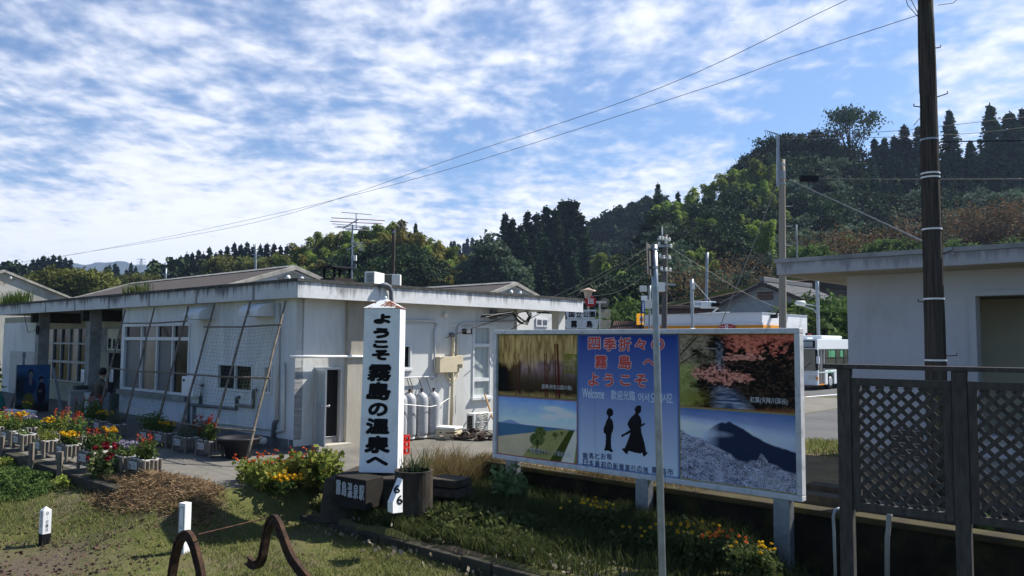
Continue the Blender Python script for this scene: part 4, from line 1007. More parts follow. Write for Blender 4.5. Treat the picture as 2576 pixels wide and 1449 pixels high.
def oval(y, a, b, n=28): return [(oc.x + a * math.cos(i / n * 6.2832), y, oc.z + b * math.sin(i / n * 6.2832)) for i in range(n)]
mb = MB(); mb.prism(oval(0, sc_, sc_ * .30), (0, -.28, 0), (0, -.17, 0)); ov = mb.build('oval_sign', mat('sign_red', (.42, .012, .012), .4), SH)
mb = MB(); mb.box(oc.x - sc_ * .2, oc.x + sc_ * .2, -.288, -.281, oc.z - sc_ * .24, oc.z + sc_ * .24); mb.build('sign_field', M_WPAINT, ov)
mb = MB(); letters(mb, 'Y', (oc.x, -.290, oc.z), (1, 0, 0), (0, 0, 1), sc_ * .26, sc_ * .34, .04); mb.build('sign_letter', MATS['sign_red'], ov)
mb = MB(); letters(mb, 'ヤマザキ', (oc.x - sc_ * .56, -.281, oc.z), (1, 0, 0), (0, 0, 1), sc_ * .55, sc_ * .16, .02); letters(mb, 'ショップ', (oc.x + sc_ * .56, -.281, oc.z), (1, 0, 0), (0, 0, 1), sc_ * .55, sc_ * .16, .02); mb.build('sign_lettering', M_WPAINT, ov)
for a in (-3.1,):
    mb = MB(); q = local(SH, onT(1570 + 410, 812, sht)); mb.tube([(.3, q.y * .35, zp1 - .1), (.6, q.y * .35, zp1 + .3)], .05, 6); mb.box(.02, .4, q.y * .35 - .12, q.y * .35 + .12, zp1 - .28, zp1 - .05); mb.build('flood_light', M_BLACK, SH)
# steel rack and ladder frame on the shop roof
RK = thing('roof_frame', 'white steel pipe frame on the shop roof beside the brown tiles', 'frame', at(1790, 790, 54))
mb = MB()
for a, b_ in (((1755, 790), (1835, 786)), ((1757, 795), (1835, 790)), ((1768, 788), (1768, 794)), ((1818, 784), (1818, 793)), ((1783, 795), (1806, 774))): mb.tube([at(*a, 54), at(*b_, 54)], .06, 6)
for i, v in enumerate(mb.v): mb.v[i] = tuple(Vector(v) - RK.location)
mb.build('pipes', M_PVCW, RK)

# ================================================================== houses behind the shop
M_TILE = mat('grey_roof_tiles', (.16, .16, .165), .55, col2=(.11, .11, .115), vscale=5, bump=.6, bscale=10)
M_TILEB = mat('brown_roof_tiles', (.12, .075, .055), .65, col2=(.075, .05, .04), vscale=5, bump=.6, bscale=10)
def tiled(mb, a, b, c, d, rows, cols, th=.09, amp=.05):
    """tiled roof slope a-b ridge, d-c eave: waves across, steps down the slope"""
    a, b, c, d = map(Vector, (a, b, c, d)); nrm = (b - a).cross(d - a).normalized(); nrm = nrm if nrm.z > 0 else -nrm
    vs = []; R2 = rows * 2; C2 = cols * 4
    for i in range(R2 + 1):
        v = (i // 2 + (i % 2) * .999) / rows if i < R2 else 1.0
        for j in range(C2 + 1):
            u = j / C2; p = (a * (1 - u) + b * u) * (1 - v) + (d * (1 - u) + c * u) * v
            vs.append(p + nrm * (amp * math.sin(j * math.pi / 2) + (.045 if i % 2 else 0)))
    fs = [(i * (C2 + 1) + j, i * (C2 + 1) + j + 1, (i + 1) * (C2 + 1) + j + 1, (i + 1) * (C2 + 1) + j) for i in range(R2) for j in range(C2)]
    mb.add(vs, fs); mb.face([p - nrm * th for p in (a, b, c, d)])
HD = 66
ha = at(1917, 709, HD); HS = thing('tiled_house', 'two storey house with grey tiled gable roof behind the white shop', 'building', Vector((ha.x, ha.y, 0)), RZ)
hz_ = ha.z; xl_, xr_ = local(HS, onS(1846, 752, ha.dot(N))).x, 6.0; sl = 2.0 / 4.6
mb = MB(); mb.prism([(-5, 0, 0), (5, 0, 0), (5, 0, hz_ - 5 * sl - .1), (0, 0, hz_ - .15), (-5, 0, hz_ - 5 * sl - .1)], (0, .6, 0), (0, 9, 0)); mb.build('wall', mat('pale_house_wall', (.30, .32, .34), .85, var=.2), HS)
for s_ in (-1, 1):
    mb = MB(); tiled(mb, (0, 0, hz_), (0, 9.8, hz_), (s_ * 6, 9.8, hz_ - 6 * sl), (s_ * 6, 0, hz_ - 6 * sl), 15, 24); mb.build('roof', M_TILE, HS)
    mb = MB(); mb.prism([(0, 0, hz_ - .02), (s_ * 6.1, 0, hz_ - 6.1 * sl - .02), (s_ * 6.1, 0, hz_ - 6.1 * sl - .3), (0, 0, hz_ - .32)], (0, -.06, 0), (0, -.001, 0)); mb.build('barge_board', mat('dark_barge', (.05, .042, .038), .9), HS)
mb = MB(); mb.box(-.2, .2, -.1, 9.9, hz_ + .02, hz_ + .42); mb.build('ridge_tiles', M_TILE, HS, .05)
mb = MB(); mb.box(-4.8, 4.6, -.35, .59, hz_ - 4.0, hz_ - 3.85); mb.build('awning', M_ALU, HS)
for x in (-3.4, -.2, 2.6):
    mb = MB(); mb.box(x - .9, x + .9, .56, .599, hz_ - 5.9, hz_ - 4.4); o = mb.build('window', M_ALU, HS); mb = MB(); mb.box(x - .8, x - .03, .55, .559, hz_ - 5.8, hz_ - 4.5); mb.box(x + .03, x + .8, .55, .559, hz_ - 5.8, hz_ - 4.5); mb.build('pane', M_GLASS, o)
mb = MB(); mb.box(-.7, .7, .57, .599, hz_ - 1.5, hz_ - .8); mb.build('gable_vent', M_TILEB, HS)
# lower wing on the left with a brown tiled roof
r1, r2 = at(1658, 781, 58), at(1806, 774, 58)
LW = thing('tiled_house', 'low house with long brown tiled roof right behind the shop parapet', 'building', Vector((r1.x, r1.y, 0)), math.atan2((r2 - r1).y, (r2 - r1).x))
L2 = (r2 - r1).xy.length; z2 = (r1.z + r2.z) / 2
mb = MB(); tiled(mb, (-.4, 0, z2), (L2, 0, z2), (L2, -3.2, z2 - 1.6), (-.4, -3.2, z2 - 1.6), 10, 40); tiled(mb, (-.4, 0, z2), (L2, 0, z2), (L2, 3.2, z2 - 1.6), (-.4, 3.2, z2 - 1.6), 6, 24); mb.build('roof', M_TILEB, LW)
mb = MB(); mb.box(-.4, L2 + .1, -.16, .16, z2 + .02, z2 + .26); mb.build('ridge_tiles', M_TILEB, LW, .04)
mb = MB(); mb.prism([(0, -3, 0), (0, 3, 0), (0, 3, z2 - 1.6), (0, 0, z2 - .12), (0, -3, z2 - 1.6)], (-.2, 0, 0), (L2 - .3, 0, 0)); mb.build('wall', M_CREAM, LW)
r1, r2 = at(1842, 751, 60), at(1815, 776, 60)
# earth bank with a mossy rim behind the houses
mb = MB(); pr = [(1560, 815), (1640, 782), (1700, 762), (1800, 740), (1900, 718), (2000, 700), (2140, 690), (2300, 690)]
v, f = [], []
for px, py in pr:
    p = at(px, py, 80); v += [(p.x, p.y - 6, -.5), (p.x, p.y, p.z - .4), (p.x, p.y + .6, p.z), (p.x, p.y + 6, p.z + .2)]
for i in range(len(pr) - 1):
    for j in range(3): a = i * 4 + j; f.append((a, a + 4, a + 5, a + 1))
mb.add(v, f); structure(mb.build('embankment', mat('bare_bank', (.075, .052, .04), .95, col2=(.045, .035, .026), vscale=.8, bump=.5, bscale=3)))
mb = MB()
for (a, b_) in zip(pr, pr[1:]): mb.bar(at(*a, 79.7), at(*b_, 79.7), 1.0, .35)
structure(mb.build('bank_verge', mat('moss_verge', (.12, .13, .03), .95, var=.4, vscale=2)))

# ================================================================== WELCOME SIGN
def shift(mb, root):
    """world coordinates in mb to the local frame of root"""
    mb.v = [tuple(local(root, v)) for v in mb.v]; return mb
dS = 14.6
sb_ = at(951, 1190, dS); SGN_Z = sb_.z
yaw = R(-5)
WS = thing('welcome_sign', 'tall white square sign column with black vertical lettering and rusty pyramid cap', 'sign', sb_, yaw)
hw = 98 / 2 * dS / F_PX; ztop = at(960, 775, dS).z - sb_.z; zap = at(962, 748, dS).z - sb_.z; dp = .22
lean = at(962, 775, dS).x - sb_.x
mb = MB(); hb = hw * 1.0; ht_ = 92 / 2 * dS / F_PX
mb.add([(-hb, 0, 0), (hb, 0, 0), (hb, dp * 2, 0), (-hb, dp * 2, 0), (lean - ht_, 0, ztop), (lean + ht_, 0, ztop), (lean + ht_, dp * 2, ztop), (lean - ht_, dp * 2, ztop)], [(0,3,2,1),(4,5,6,7),(0,1,5,4),(1,2,6,5),(2,3,7,6),(3,0,4,7)])
M_SIGNW = mat('sign_white_enamel', (.84, .86, .88), .42, var=.06, vscale=1.5, dirt=(.45, .45, .44), dscale=2.5, damt=.4)
sf = mb.build('sign_body', M_SIGNW, WS, .012)
mb = MB(); c_ = (lean, dp, zap); q = [(lean - ht_ - .02, -.02, ztop + .003), (lean + ht_ + .02, -.02, ztop + .003), (lean + ht_ + .02, dp * 2 + .02, ztop + .003), (lean - ht_ - .02, dp * 2 + .02, ztop + .003)]
mb.add(q + [c_], [(0, 1, 4), (1, 2, 4), (2, 3, 4), (3, 0, 4), (3, 2, 1, 0)]); mb.ball((lean, dp, zap), .035)
mr = bpy.data.materials.new('rust_blotched_white'); mr.use_nodes = True; k = NT(mr.node_tree); b = mr.node_tree.nodes['Principled BSDF']
co = nd(mr.node_tree, 'ShaderNodeTexCoord').outputs['Object']; x_ = k.sep(co)[0]
f_ = k.math('ADD', k.noise(co, 7, 6, .7), k.rng(x_, lean + .02, lean + .28, 0, .14)); mr.node_tree.links.new(k.mix(k.rng(f_, .56, .60), (.74, .74, .74), k.mix(k.noise(co, 22, 3), (.32, .10, .04), (.10, .05, .03))), b.inputs['Base Color'])
mb.build('cap', mr, WS)
mb = MB()
CH = [('よ', 961, 802, 44, 26), ('う', 958, 838, 42, 27), ('こ', 957, 866, 40, 20), ('そ', 957, 893, 46, 27), ('霧', 954, 938, 62, 43), ('島', 952, 984, 62, 46), ('の', 950, 1030, 50, 34), ('温', 949, 1072, 62, 40), ('泉', 949, 1118, 66, 44), ('へ', 948, 1160, 58, 22)]
for ch, px, py, w_, h_ in CH:
    p = local(WS, at(px + 1, py, dS)); u_ = (p.z) / ztop
    letters(mb, ch, (p.x, 0, p.z), (1, 0, 0), (0, 0, 1), w_ * dS / F_PX, h_ * dS / F_PX, .030 if ch in '霧' else .042, proud=.005, shear=.08)
mb.build('lettering', mat('sign_black', (.008, .008, .010), .6, spec=.1), sf)
# concrete block it stands on
a_, b_ = at(900, 1193, 14.55), at(1000, 1193, 14.55)
BL = thing('concrete_block', 'rough dark concrete block carrying the tall welcome sign', 'base', (sb_.x, sb_.y, -.55), yaw)
mb = MB(); H_ = sb_.z + .55 - .004
mb.add([(-.95, -.42, 0), (.5, -.42, 0), (.5, .85, 0), (-.75, .85, 0), (-.88, -.36, H_ - .06), (.44, -.34, H_ - .03), (.46, .8, H_), (-.62, .8, H_)], [(0,3,2,1),(4,5,6,7),(0,1,5,4),(1,2,6,5),(2,3,7,6),(3,0,4,7)])
mb.build('block', mat('rough_brown_concrete', (.065, .053, .042), .95, col2=(.026, .022, .018), vscale=3, bump=.8, bscale=12), BL, .03)
# station name board in front of the block
q0, q1, q2, q3 = at(843, 1196, 14.05), at(920, 1219, 13.75), at(918, 1275, 13.75), at(842, 1256, 14.05)
NB = thing('name_board', 'low black board with white carved station name lettering at the foot of the white column', 'sign', q3, 0)
ex = (q1 - q0); ex = Vector((ex.x, ex.y, 0)).normalized(); bk = Vector((-ex.y, ex.x, 0))
Lw = (q1 - q0).xy.length; Hh = (q0 - q3).z
def nb(a, z, d): return Vector((0, 0, 0)) + ex * a + Vector((0, 0, z)) + bk * d
mb = MB(); dz_ = (q1.z - q0.z)
mb.prism([nb(0, -.12, 0), nb(Lw, -.12 + dz_ * .0, 0), nb(Lw, Hh + dz_ * .3, 0), nb(0, Hh, 0)], (0, 0, 0), bk * .5); bd = mb.build('board', mat('board_black', (.02, .017, .015), .8, var=.4, vscale=5, bump=.2), NB, .01)
mb = MB()
for i, ch in enumerate('霧島温泉駅'): letters(mb, ch, nb(Lw * (.12 + .19 * i), Hh * (.52 - .03 * i), 0), ex, Vector((0, 0, 1)), Lw * .165, Hh * .62, .022, proud=.006)
mb.build('lettering', mat('carved_grey_white', (.42, .44, .48), .7, var=.2, vscale=20), bd)
# concrete pipe planter with leeks, stone slabs
pc_ = at(1040, 1268, 13.9); pr_ = 48 * 13.9 / F_PX
ptop = at(1040, 1182, 13.9).z
CP = thing('pipe_planter', 'old concrete pipe section filled with soil and growing green leeks', 'planter', (pc_.x, pc_.y, ptop - .85), 0)
mb = MB(); mb.lathe([(pr_ * .98, -.1), (pr_, .2), (pr_ * .985, .78), (pr_, .85), (pr_ * .86, .85), (pr_ * .85, .72), (.001, .72)], (0, 0, 0), 32); mb.smooth = False
mb.build('pipe', mat('stained_pipe_concrete', (.05, .04, .03), .95, col2=(.022, .018, .014), vscale=2.2, stretch=(2, 2, .5), bump=.5, bscale=20, dirt=(.11, .10, .085), dscale=3, damt=.45), CP)
mb = MB(); mb.lathe([(pr_ * .845, .74), (pr_ * .4, .77), (.001, .77)], (0, 0, 0), 20); mb.build('soil', M_SOIL, CP)
rr = random.Random(4)
LK = thing('leek_plants', 'clump of upright dark green leek leaves in the concrete pipe', 'plant', (pc_.x, pc_.y, ptop - .09), 0)
mb = MB()
for i in range(34):
    a = rr.uniform(0, 6.28); q = rr.uniform(.0, .24); cx, cy = (rr.choice([-.05, .02, .08, .2, -.18]) + q * math.cos(a) * .5, q * math.sin(a)); h = rr.uniform(.22, .46); b_ = rr.uniform(-.16, .16); c_ = rr.uniform(-.1, .1)
    mb.tube([(cx, cy, 0), (cx + b_ * .25, cy + c_ * .25, h * .5), (cx + b_, cy + c_, h)], [.011, .008, .002], 5)
mb.smooth = True; mb.build('leaves', leafmat('leek_green', [(.03, .07, .025), (.06, .11, .04), (.10, .14, .06)]), LK)
def stones(px, py, d, n, w, name, label):
    p = at(px, py, d); e = thing(name, label, 'stone', p, RZ + .3)
    for i in range(n):
        mb = MB(); z = i * .16; s_ = 1 - i * .06
        mb.add([(x * w * s_ + rr.uniform(-.05, .05), y * .3 * s_ + rr.uniform(-.03, .03), z + zz) for zz in (0, .14) for x, y in ((-1, -1), (1, -1), (.9, 1), (-.9, 1))], [(0,3,2,1),(4,5,6,7),(0,1,5,4),(1,2,6,5),(2,3,7,6),(3,0,4,7)])
        mb.build('slab', mat('brown_stone', (.07, .057, .043), .95, col2=(.032, .027, .021), vscale=5, bump=.7, bscale=20), e, .02)
stones(1128, 1243, 14.6, 2, .36, 'stone_slabs', 'small pile of flat brown stone slabs beside the concrete pipe planter')
# milepost 66 : three sided white post with a sloping top
mpd = 12.6; p0 = at(994, 1294, mpd); MP = thing('distance_post', 'white wedge shaped kilometre post with black figures 66', 'marker', p0, 0)
kx = mpd / F_PX
def mpt(px, py, d=0): q = at(px, py, mpd + d); return q - p0
mb = MB()
A1, A2, A3, A4 = mpt(975, 1262), mpt(988, 1291), mpt(1013, 1288, .25), mpt(975, 1282, .3)
top1, top2 = mpt(1000, 1201, .12), mpt(1012, 1203, .22)
L0, L1 = mpt(975, 1262, .1), mpt(988, 1264)
# left face, right face and the two sloping ridge faces
vs = [mpt(975, 1287, .16), mpt(988, 1292), mpt(1013, 1289, .20), mpt(1000, 1290, .42), mpt(975, 1262, .16), mpt(988, 1264), mpt(1000, 1201, .14), mpt(1013, 1205, .22)]
_n = (vs[5] - vs[4]).cross(vs[7] - vs[4]); _r = ray(1000, 1201); _o = E0 - p0; vs[6] = _o + _r * ((vs[4] - _o).dot(_n) / _r.dot(_n))
mb.add(vs, [(0, 1, 5, 4), (1, 2, 7, 5), (4, 5, 7, 6), (2, 3, 6, 7), (3, 0, 4, 6), (3, 2, 1, 0)])
body = mb.build('post', M_WPAINT, MP, .004)
mb = MB()
def on_plane(px, py, a, b, c):
    """point of the plane a b c seen at the pixel, local to the post"""
    n_ = (b - a).cross(c - a); r = ray(px, py); o = E0 - p0
    return o + r * ((a - o).dot(n_) / r.dot(n_))
for px, py, tri, w_, h_ in ((999, 1231, (vs[4], vs[5], vs[7]), 15, 21), (1005, 1257, (vs[1], vs[2], vs[7]), 13, 22)):
    o = on_plane(px, py, *tri); ex_ = on_plane(px + 1, py, *tri) - o; ey_ = on_plane(px, py - 1, *tri) - o
    n_ = ex_.cross(ey_).normalized() * .006
    vsx, fs = glyph('6'); mn, mx = vsx.min(0), vsx.max(0); q = (vsx - mn) / (mx - mn) - .5
    for ii_, (da, dc) in enumerate(((0, 0), (.05, 0), (-.05, 0), (0, .03), (0, -.03))): mb.add([o + n_ * (1 + .1 * ii_) + ex_ * float((a + da) * w_) + ey_ * float((c + dc) * h_) for a, c in q], fs)
    mb.build('figure', M_BLACK, body); mb = MB()


# ================================================================== BILLBOARD
BS = 12.1
def BP(px, py): q = onS(px, py, BS); return q.dot(U), q.z
tl, tr_, bl, br = BP(1243, 828), BP(2013, 828), BP(1236, 1156), BP(2015, 1258)
bt0, bt1 = (tl[0] + bl[0]) / 2, (tr_[0] + br[0]) / 2; bz0, bz1 = (bl[1] + br[1]) / 2, (tl[1] + tr_[1]) / 2
BB = thing('billboard', 'large framed tourist billboard with five printed picture panels on steel posts', 'billboard', W(bt0, BS, 0), RZ)
LW_ = bt1 - bt0
def BL_(px, py): q = BP(px, py); return q[0] - bt0, q[1]
fw = .088
mb = MB(); mb.box(0, LW_, 0, .16, bz1 - fw, bz1); mb.box(0, LW_, 0, .16, bz0, bz0 + fw); mb.box(0, fw, .0005, .1595, bz0 + fw, bz1 - fw); mb.box(LW_ - fw, LW_, .0005, .1595, bz0 + fw, bz1 - fw)
mb.build('frame', mat('worn_frame_aluminium', (.60, .61, .63), .5, metal=.0, var=.12, vscale=3, stretch=(1, 1, 1), dirt=(.26, .26, .26), dscale=5, damt=.6), BB, .012)
mb = MB(); mb.box(fw - .01, LW_ - fw + .01, .07, .12, bz0 + fw - .01, bz1 - fw + .01); mb.build('backing', M_GSTEEL, BB)
for px in (1281, 1612, 1963):
    x = BP(px, 1250)[0] - bt0; mb = MB(); mb.box(x - .13, x + .13, .02, .20, -1.0, bz0 - .001); mb.build('post', M_STEEL, BB, .01)
# picture panels, printed: colours computed point by point
def fbm(x, y, s, o=4, seed=0):
    v = 0; a = 1; tot = 0
    r = np.random.default_rng(seed)
    for i in range(o):
        g = r.uniform(0, 1, (64, 64)); xx = x * s; yy = y * s; xi = np.floor(xx).astype(int); yi = np.floor(yy).astype(int); fx = xx - xi; fy = yy - yi
        fx = fx * fx * (3 - 2 * fx); fy = fy * fy * (3 - 2 * fy); q = lambda i_, j_: g[i_ % 64, j_ % 64]
        v = v + a * ((q(xi, yi) * (1 - fx) + q(xi + 1, yi) * fx) * (1 - fy) + (q(xi, yi + 1) * (1 - fx) + q(xi + 1, yi + 1) * fx) * fy); tot += a; a *= .55; s *= 2.03
    return v / tot
def mixc(a, b, f): f = np.clip(f, 0, 1)[..., None]; return np.asarray(a) * (1 - f) + np.asarray(b) * f
def pic(name, x0, x1, z0, z1, fn, border, nx=270, nz=200):
    x0 += .004; x1 -= .004; z0 += .004; z1 -= .004
    gx, gy = np.meshgrid(np.linspace(0, 1, nx), np.linspace(0, 1, nz), indexing='ij'); col = np.clip(fn(gx, 1 - gy) * (1.0 if fn is centre else 2.1) - (0 if fn is centre else .035), .003, .8)
    e = .012; ex_ = e / ((x1 - x0) / (z1 - z0)); bd = (gx < ex_) | (gx > 1 - ex_) | (gy < e) | (gy > 1 - e); col[bd] = border
    v = np.stack([x0 + (x1 - x0) * gx, np.full_like(gx, .066), z0 + (z1 - z0) * gy], -1).reshape(-1, 3)
    ii, jj = np.meshgrid(np.arange(nx - 1), np.arange(nz - 1), indexing='ij'); o = (ii * nz + jj).ravel()
    ob = np_mesh(name, v, np.stack([o, o + nz, o + nz + 1, o + 1], 1), vcolmat('printed_panel', .45), BB, col.reshape(-1, 3)); return ob
xa = BL_(1447, 1000)[0]; xb = BL_(1704, 1000)[0]; x9 = LW_ - fw; zl = BL_(1300, 998)[1]; zr = BL_(1850, 1033)[1]; zb_, zt_ = bz0 + fw, bz1 - fw
def wisteria(x, y):                                     # y runs downwards
    n = np.clip((fbm(x * 7, y * .8, 7, 4, 1) - .5) * 1.7 + .5, 0, 1); n2 = fbm(x, y, 24, 4, 2)
    c = mixc((.10, .07, .04), (.03, .025, .02), y * 1.1); hang = .42 + .25 * fbm(x, y * 0, 7, 3, 3) - .05
    c = mixc(c, mixc((.12, .075, .03), (.34, .25, .11), n), (hang - y) * 14 + n * 1.5 - .4)
    purple = np.exp(-((y - .52) / .13) ** 2) * (x > .3); c = mixc(c, (.22, .15, .16), purple * n * .9)
    c = mixc(c, (.09, .09, .02), (x > .84) * (np.abs(y - .45) < .15) * n2 * 1.3)
    c = mixc(c, (.20, .14, .06), np.clip((y - .9) * 12 + n2 - .5, 0, 1))
    c = mixc(c, (.012, .010, .008), np.clip((.22 - x) * 8, 0, 1) * np.clip((y - .45) * 8, 0, 1) * (y < .93))
    for px, w in ((.23, .004), (.28, .004), (.61, .006), (.635, .006), (.74, .007), (.775, .013)): c = mixc(c, (.055, .016, .012), ((np.abs(x - px - .03 * (y - .5)) < w) & (y > .3 if px < .7 else y > .15)) * .9)
    return c
def beach(x, y):
    n = fbm(x, y, 9, 4, 5); c = mixc((.10, .19, .36), (.38, .47, .60), y * 2.0 + (n - .5) * .3)
    cl = np.exp(-(((x - .72) / .10) ** 2 + ((y - .16) / .035) ** 2)) + np.exp(-(((x - .88) / .10) ** 2 + ((y - .24) / .05) ** 2)) + .8 * np.exp(-(((x - .66) / .08) ** 2 + ((y - .30) / .04) ** 2)); c = mixc(c, (.62, .66, .72), cl * (n + .4))
    c = mixc(c, (.34, .40, .50), (y > .33) * n * .6)
    mt = .46 - .06 * np.exp(-((x - .17) / .1) ** 2) - .0 * x; c = mixc(c, (.14, .19, .30), (y > mt) * (y < .5) * 1.0)
    sea = (y > .46) & (y < .46 + .24 * (1 - x * 1.15)); c = mixc(c, (.05, .10, .16), sea * 1.0)
    land = (y >= np.maximum(.46 + .24 * (1 - x * 1.15), .475)); c = mixc(c, mixc((.36, .30, .20), (.28, .23, .15), n), land * 1.0)
    g = land & (x > .42 + (1 - y) * .62 - .1) ; c = mixc(c, mixc((.14, .14, .05), (.22, .20, .08), n), g * .95)
    pth = land & (x > .78 + (1 - y) * .36 - .12 * 0) & (x < .96 + (1 - y) * .1); c = mixc(c, (.42, .38, .31), pth * .95)
    hd = land & (np.abs(x - (.74 + (1 - y) * .38)) < .02 + .05 * y ** 2); c = mixc(c, (.035, .045, .018), hd * .95)
    for px, py, s in ((.56, .55, .075), (.52, .68, .10), (.74, .57, .035), (.82, .53, .02)):
        r2 = ((x - px) / s) ** 2 + ((y - py) / (s * 1.15)) ** 2; c = mixc(c, mixc((.02, .03, .012), (.10, .12, .05), fbm(x, y, 40, 2, 7)), np.clip((1.25 - r2 - n * .5) * 4, 0, 1))
        c = mixc(c, (.03, .03, .015), ((np.abs(x - px) < s * .12) & (y > py) & (y < py + s * 2.4)) * .8)
    c = mixc(c, (.03, .035, .015), np.exp(-(((x - .54) / .13) ** 2 + ((y - .88) / .03) ** 2)) * 1.2)
    return c
def maple(x, y):
    n = fbm(x, y, 13, 5, 11); n2 = np.clip((fbm(x, y, 46, 3, 12) - .5) * 1.9 + .5, 0, 1); n3 = fbm(x, y, 5, 3, 13)
    c = mixc((.012, .010, .010), (.05, .038, .03), n2 * 1.3 - .3)
    c = mixc(c, mixc((.10, .09, .06), (.22, .17, .12), n2), np.clip((.36 - x - y * .25) * 5 + (n - .5) * 3, 0, 1))
    c = mixc(c, mixc((.12, .13, .04), (.20, .21, .08), n2), np.clip((.14 - x + .1 * n) * 9, 0, 1) * np.clip((y - .35) * 8, 0, 1))
    r1 = np.clip((.20 + .08 * n3 - y) * 9 + (n - .5) * 5 + (n2 - .5) * 2.2, 0, 1) * np.clip((x - .36) * 7, 0, 1); c = mixc(c, mixc((.20, .05, .035), (.40, .13, .09), n2), r1)
    for cx, cy, sx_, sy_ in ((.36, .53, .22, .10), (.58, .31, .17, .045), (.52, .57, .15, .06), (.40, .63, .07, .09)):
        f = np.clip((1.1 - ((x - cx) / sx_) ** 2 - ((y - cy) / sy_) ** 2) * 1.6 + (n - .5) * 4 + (n2 - .5) * 2.2, 0, 1); c = mixc(c, mixc((.14, .045, .035), (.45, .20, .15), n2), f)
    wv = np.clip((y - .66) * 6, 0, 1) * np.clip(1 - np.abs(x - .40 - (y - .7) * .3) / (.10 + (y - .6) * .3), 0, 1); c = mixc(c, mixc((.04, .05, .08), (.30, .33, .40), fbm(x * .5, y * 2, 22, 3, 15) * 1.6 - .5), wv * 1.4)
    wf = np.clip(1 - np.abs(x - .37) / .05, 0, 1) * (y > .1) * (y < .5); c = mixc(c, (.18, .21, .27), wf * n2 * .6)
    c = mixc(c, (.14, .13, .04), np.exp(-(((x - .12) / .12) ** 2 + ((y - .88) / .1) ** 2)) * (n2 + .5)); c = mixc(c, (.22, .10, .06), np.clip((y - .92 - .08 * (1 - x)) * 14, 0, 1) * (x > .55) * n * 1.3)
    for x0_, y0_, x1_, y1_ in ((0, .3, .16, .05), (.0, .42, .22, .2), (.2, .18, .34, .2), (.1, .72, .4, .68)):
        t = np.clip(((x - x0_) * (x1_ - x0_) + (y - y0_) * (y1_ - y0_)) / ((x1_ - x0_) ** 2 + (y1_ - y0_) ** 2), 0, 1); d = np.hypot(x - x0_ - t * (x1_ - x0_), y - y0_ - t * (y1_ - y0_)); c = mixc(c, (.20, .18, .15) if y0_ < .25 else (.015, .012, .010), np.clip((.008 - d) * 300, 0, 1) * .9)
    return c
def rime(x, y):
    n = fbm(x, y, 7, 4, 21); n2 = fbm(x, y, 24, 4, 22); c = mixc((.06, .10, .22), (.24, .28, .38), np.clip(y * 3.2 + (n - .5) * .3, 0, 1))
    c = mixc(c, mixc((.30, .33, .40), (.48, .51, .58), n), np.clip((y - .10 - x * .10) * 9, 0, 1) * np.clip((.44 + .12 * x - y) * 9, 0, 1) * np.clip(1.25 - x * .9, 0, 1))
    mt = np.interp(x, [0, .2, .33, .38, .42, .45, .5, .56, .66, .8, 1.0], [.36, .36, .20, .16, .17, .145, .18, .215, .31, .40, .47]) + (n2 - .5) * .02
    c = mixc(c, (.025, .03, .05), np.clip((y - mt) * 50, 0, 1) * np.clip((x - .2) * 6, 0, 1)); c = mixc(c, (.30, .34, .42), np.clip(1 - ((x - .25) / .25) ** 2 - ((y - .33) / .06) ** 2, 0, 1) * n * 1.2)
    fr = np.interp(x, [0, .1, .2, .3, .42, .5, .6, .68, .72, .78, .84, .9, 1.0], [.30, .38, .40, .46, .56, .62, .64, .60, .50, .62, .64, .70, .72]) + (n - .5) * .10
    tex = np.abs(np.sin(fbm(x, y, 9, 3, 23) * 44 + n2 * 9)); c = mixc(c, mixc((.03, .03, .045), (.29, .29, .345), np.clip(tex * 1.1 - .15 + (n2 - .5) * 1.2, 0, 1)), np.clip((y - fr) * 40, 0, 1))
    return c
def centre(x, y): return mixc(mixc((.012, .04, .27), (.14, .22, .50), np.clip(y * 2.2, 0, 1)), (.62, .70, .82), np.clip((y - .40) * 1.9, 0, 1))
pic('picture_panel', fw, xa, zl, zt_, wisteria, (.02, .12, .03))['label'] = 'hanging wisteria photograph panel'
pic('picture_panel', fw, xa, zb_, zl, beach, (.35, .03, .04))['label'] = 'beach and palm photograph panel'
pic('picture_panel', xb, x9, zr, zt_, maple, (.30, .13, .02))['label'] = 'red maple river photograph panel'
pic('picture_panel', xb, x9, zb_, zr, rime, (.35, .28, .02))['label'] = 'frosted trees and mountain photograph panel'
cp_ = pic('picture_panel', xa, xb, zb_, zt_, centre, (.08, .13, .3), 40, 60); cp_['label'] = 'blue title panel with red lettering and silhouettes'
AX, AZ_ = (1, 0, 0), (0, 0, 1)
def put_text(mb, ch, px, py, w_, h_, bold=.02, proud=0.0):
    x, z = BL_(px, py); kx = abs(BL_(px + 10, py)[0] - BL_(px - 10, py)[0]) / 20; kz = abs(BL_(px, py + 10)[1] - BL_(px, py - 10)[1]) / 20
    letters(mb, ch, (x, .064 - proud, z), AX, AZ_, w_ * kx, h_ * kz, bold, proud=.001)
RED = [('四', 1490, 864, 30, 31), ('季', 1529, 866, 31, 33), ('折', 1567, 866, 31, 34), ('々', 1606, 866, 28, 28), ('の', 1650, 866, 32, 30), ('霧', 1507, 911, 31, 33), ('島', 1567, 911, 32, 35), ('へ', 1629, 913, 32, 20),
       ('よ', 1488, 955, 26, 32), ('う', 1526, 957, 24, 32), ('こ', 1568, 957, 25, 26), ('そ', 1607, 958, 30, 32), ('!', 1648, 961, 7, 34)]
for nm, bold, pr_2, m in (('lettering', .055, 0, mat('letter_halo', (.62, .50, .55), .5)), ('lettering', .022, .002, mat('letter_red', (.55, .05, .035), .5))):
    for line in [[r_] for r_ in RED]:
        mb = MB()
        for ch, px, py, w_, h_ in line: put_text(mb, ch, px, py, w_ * (1.12 if bold > .03 else 1), h_ * (1.10 if bold > .03 else 1), bold, pr_2)
        mb.build(nm, m, cp_)
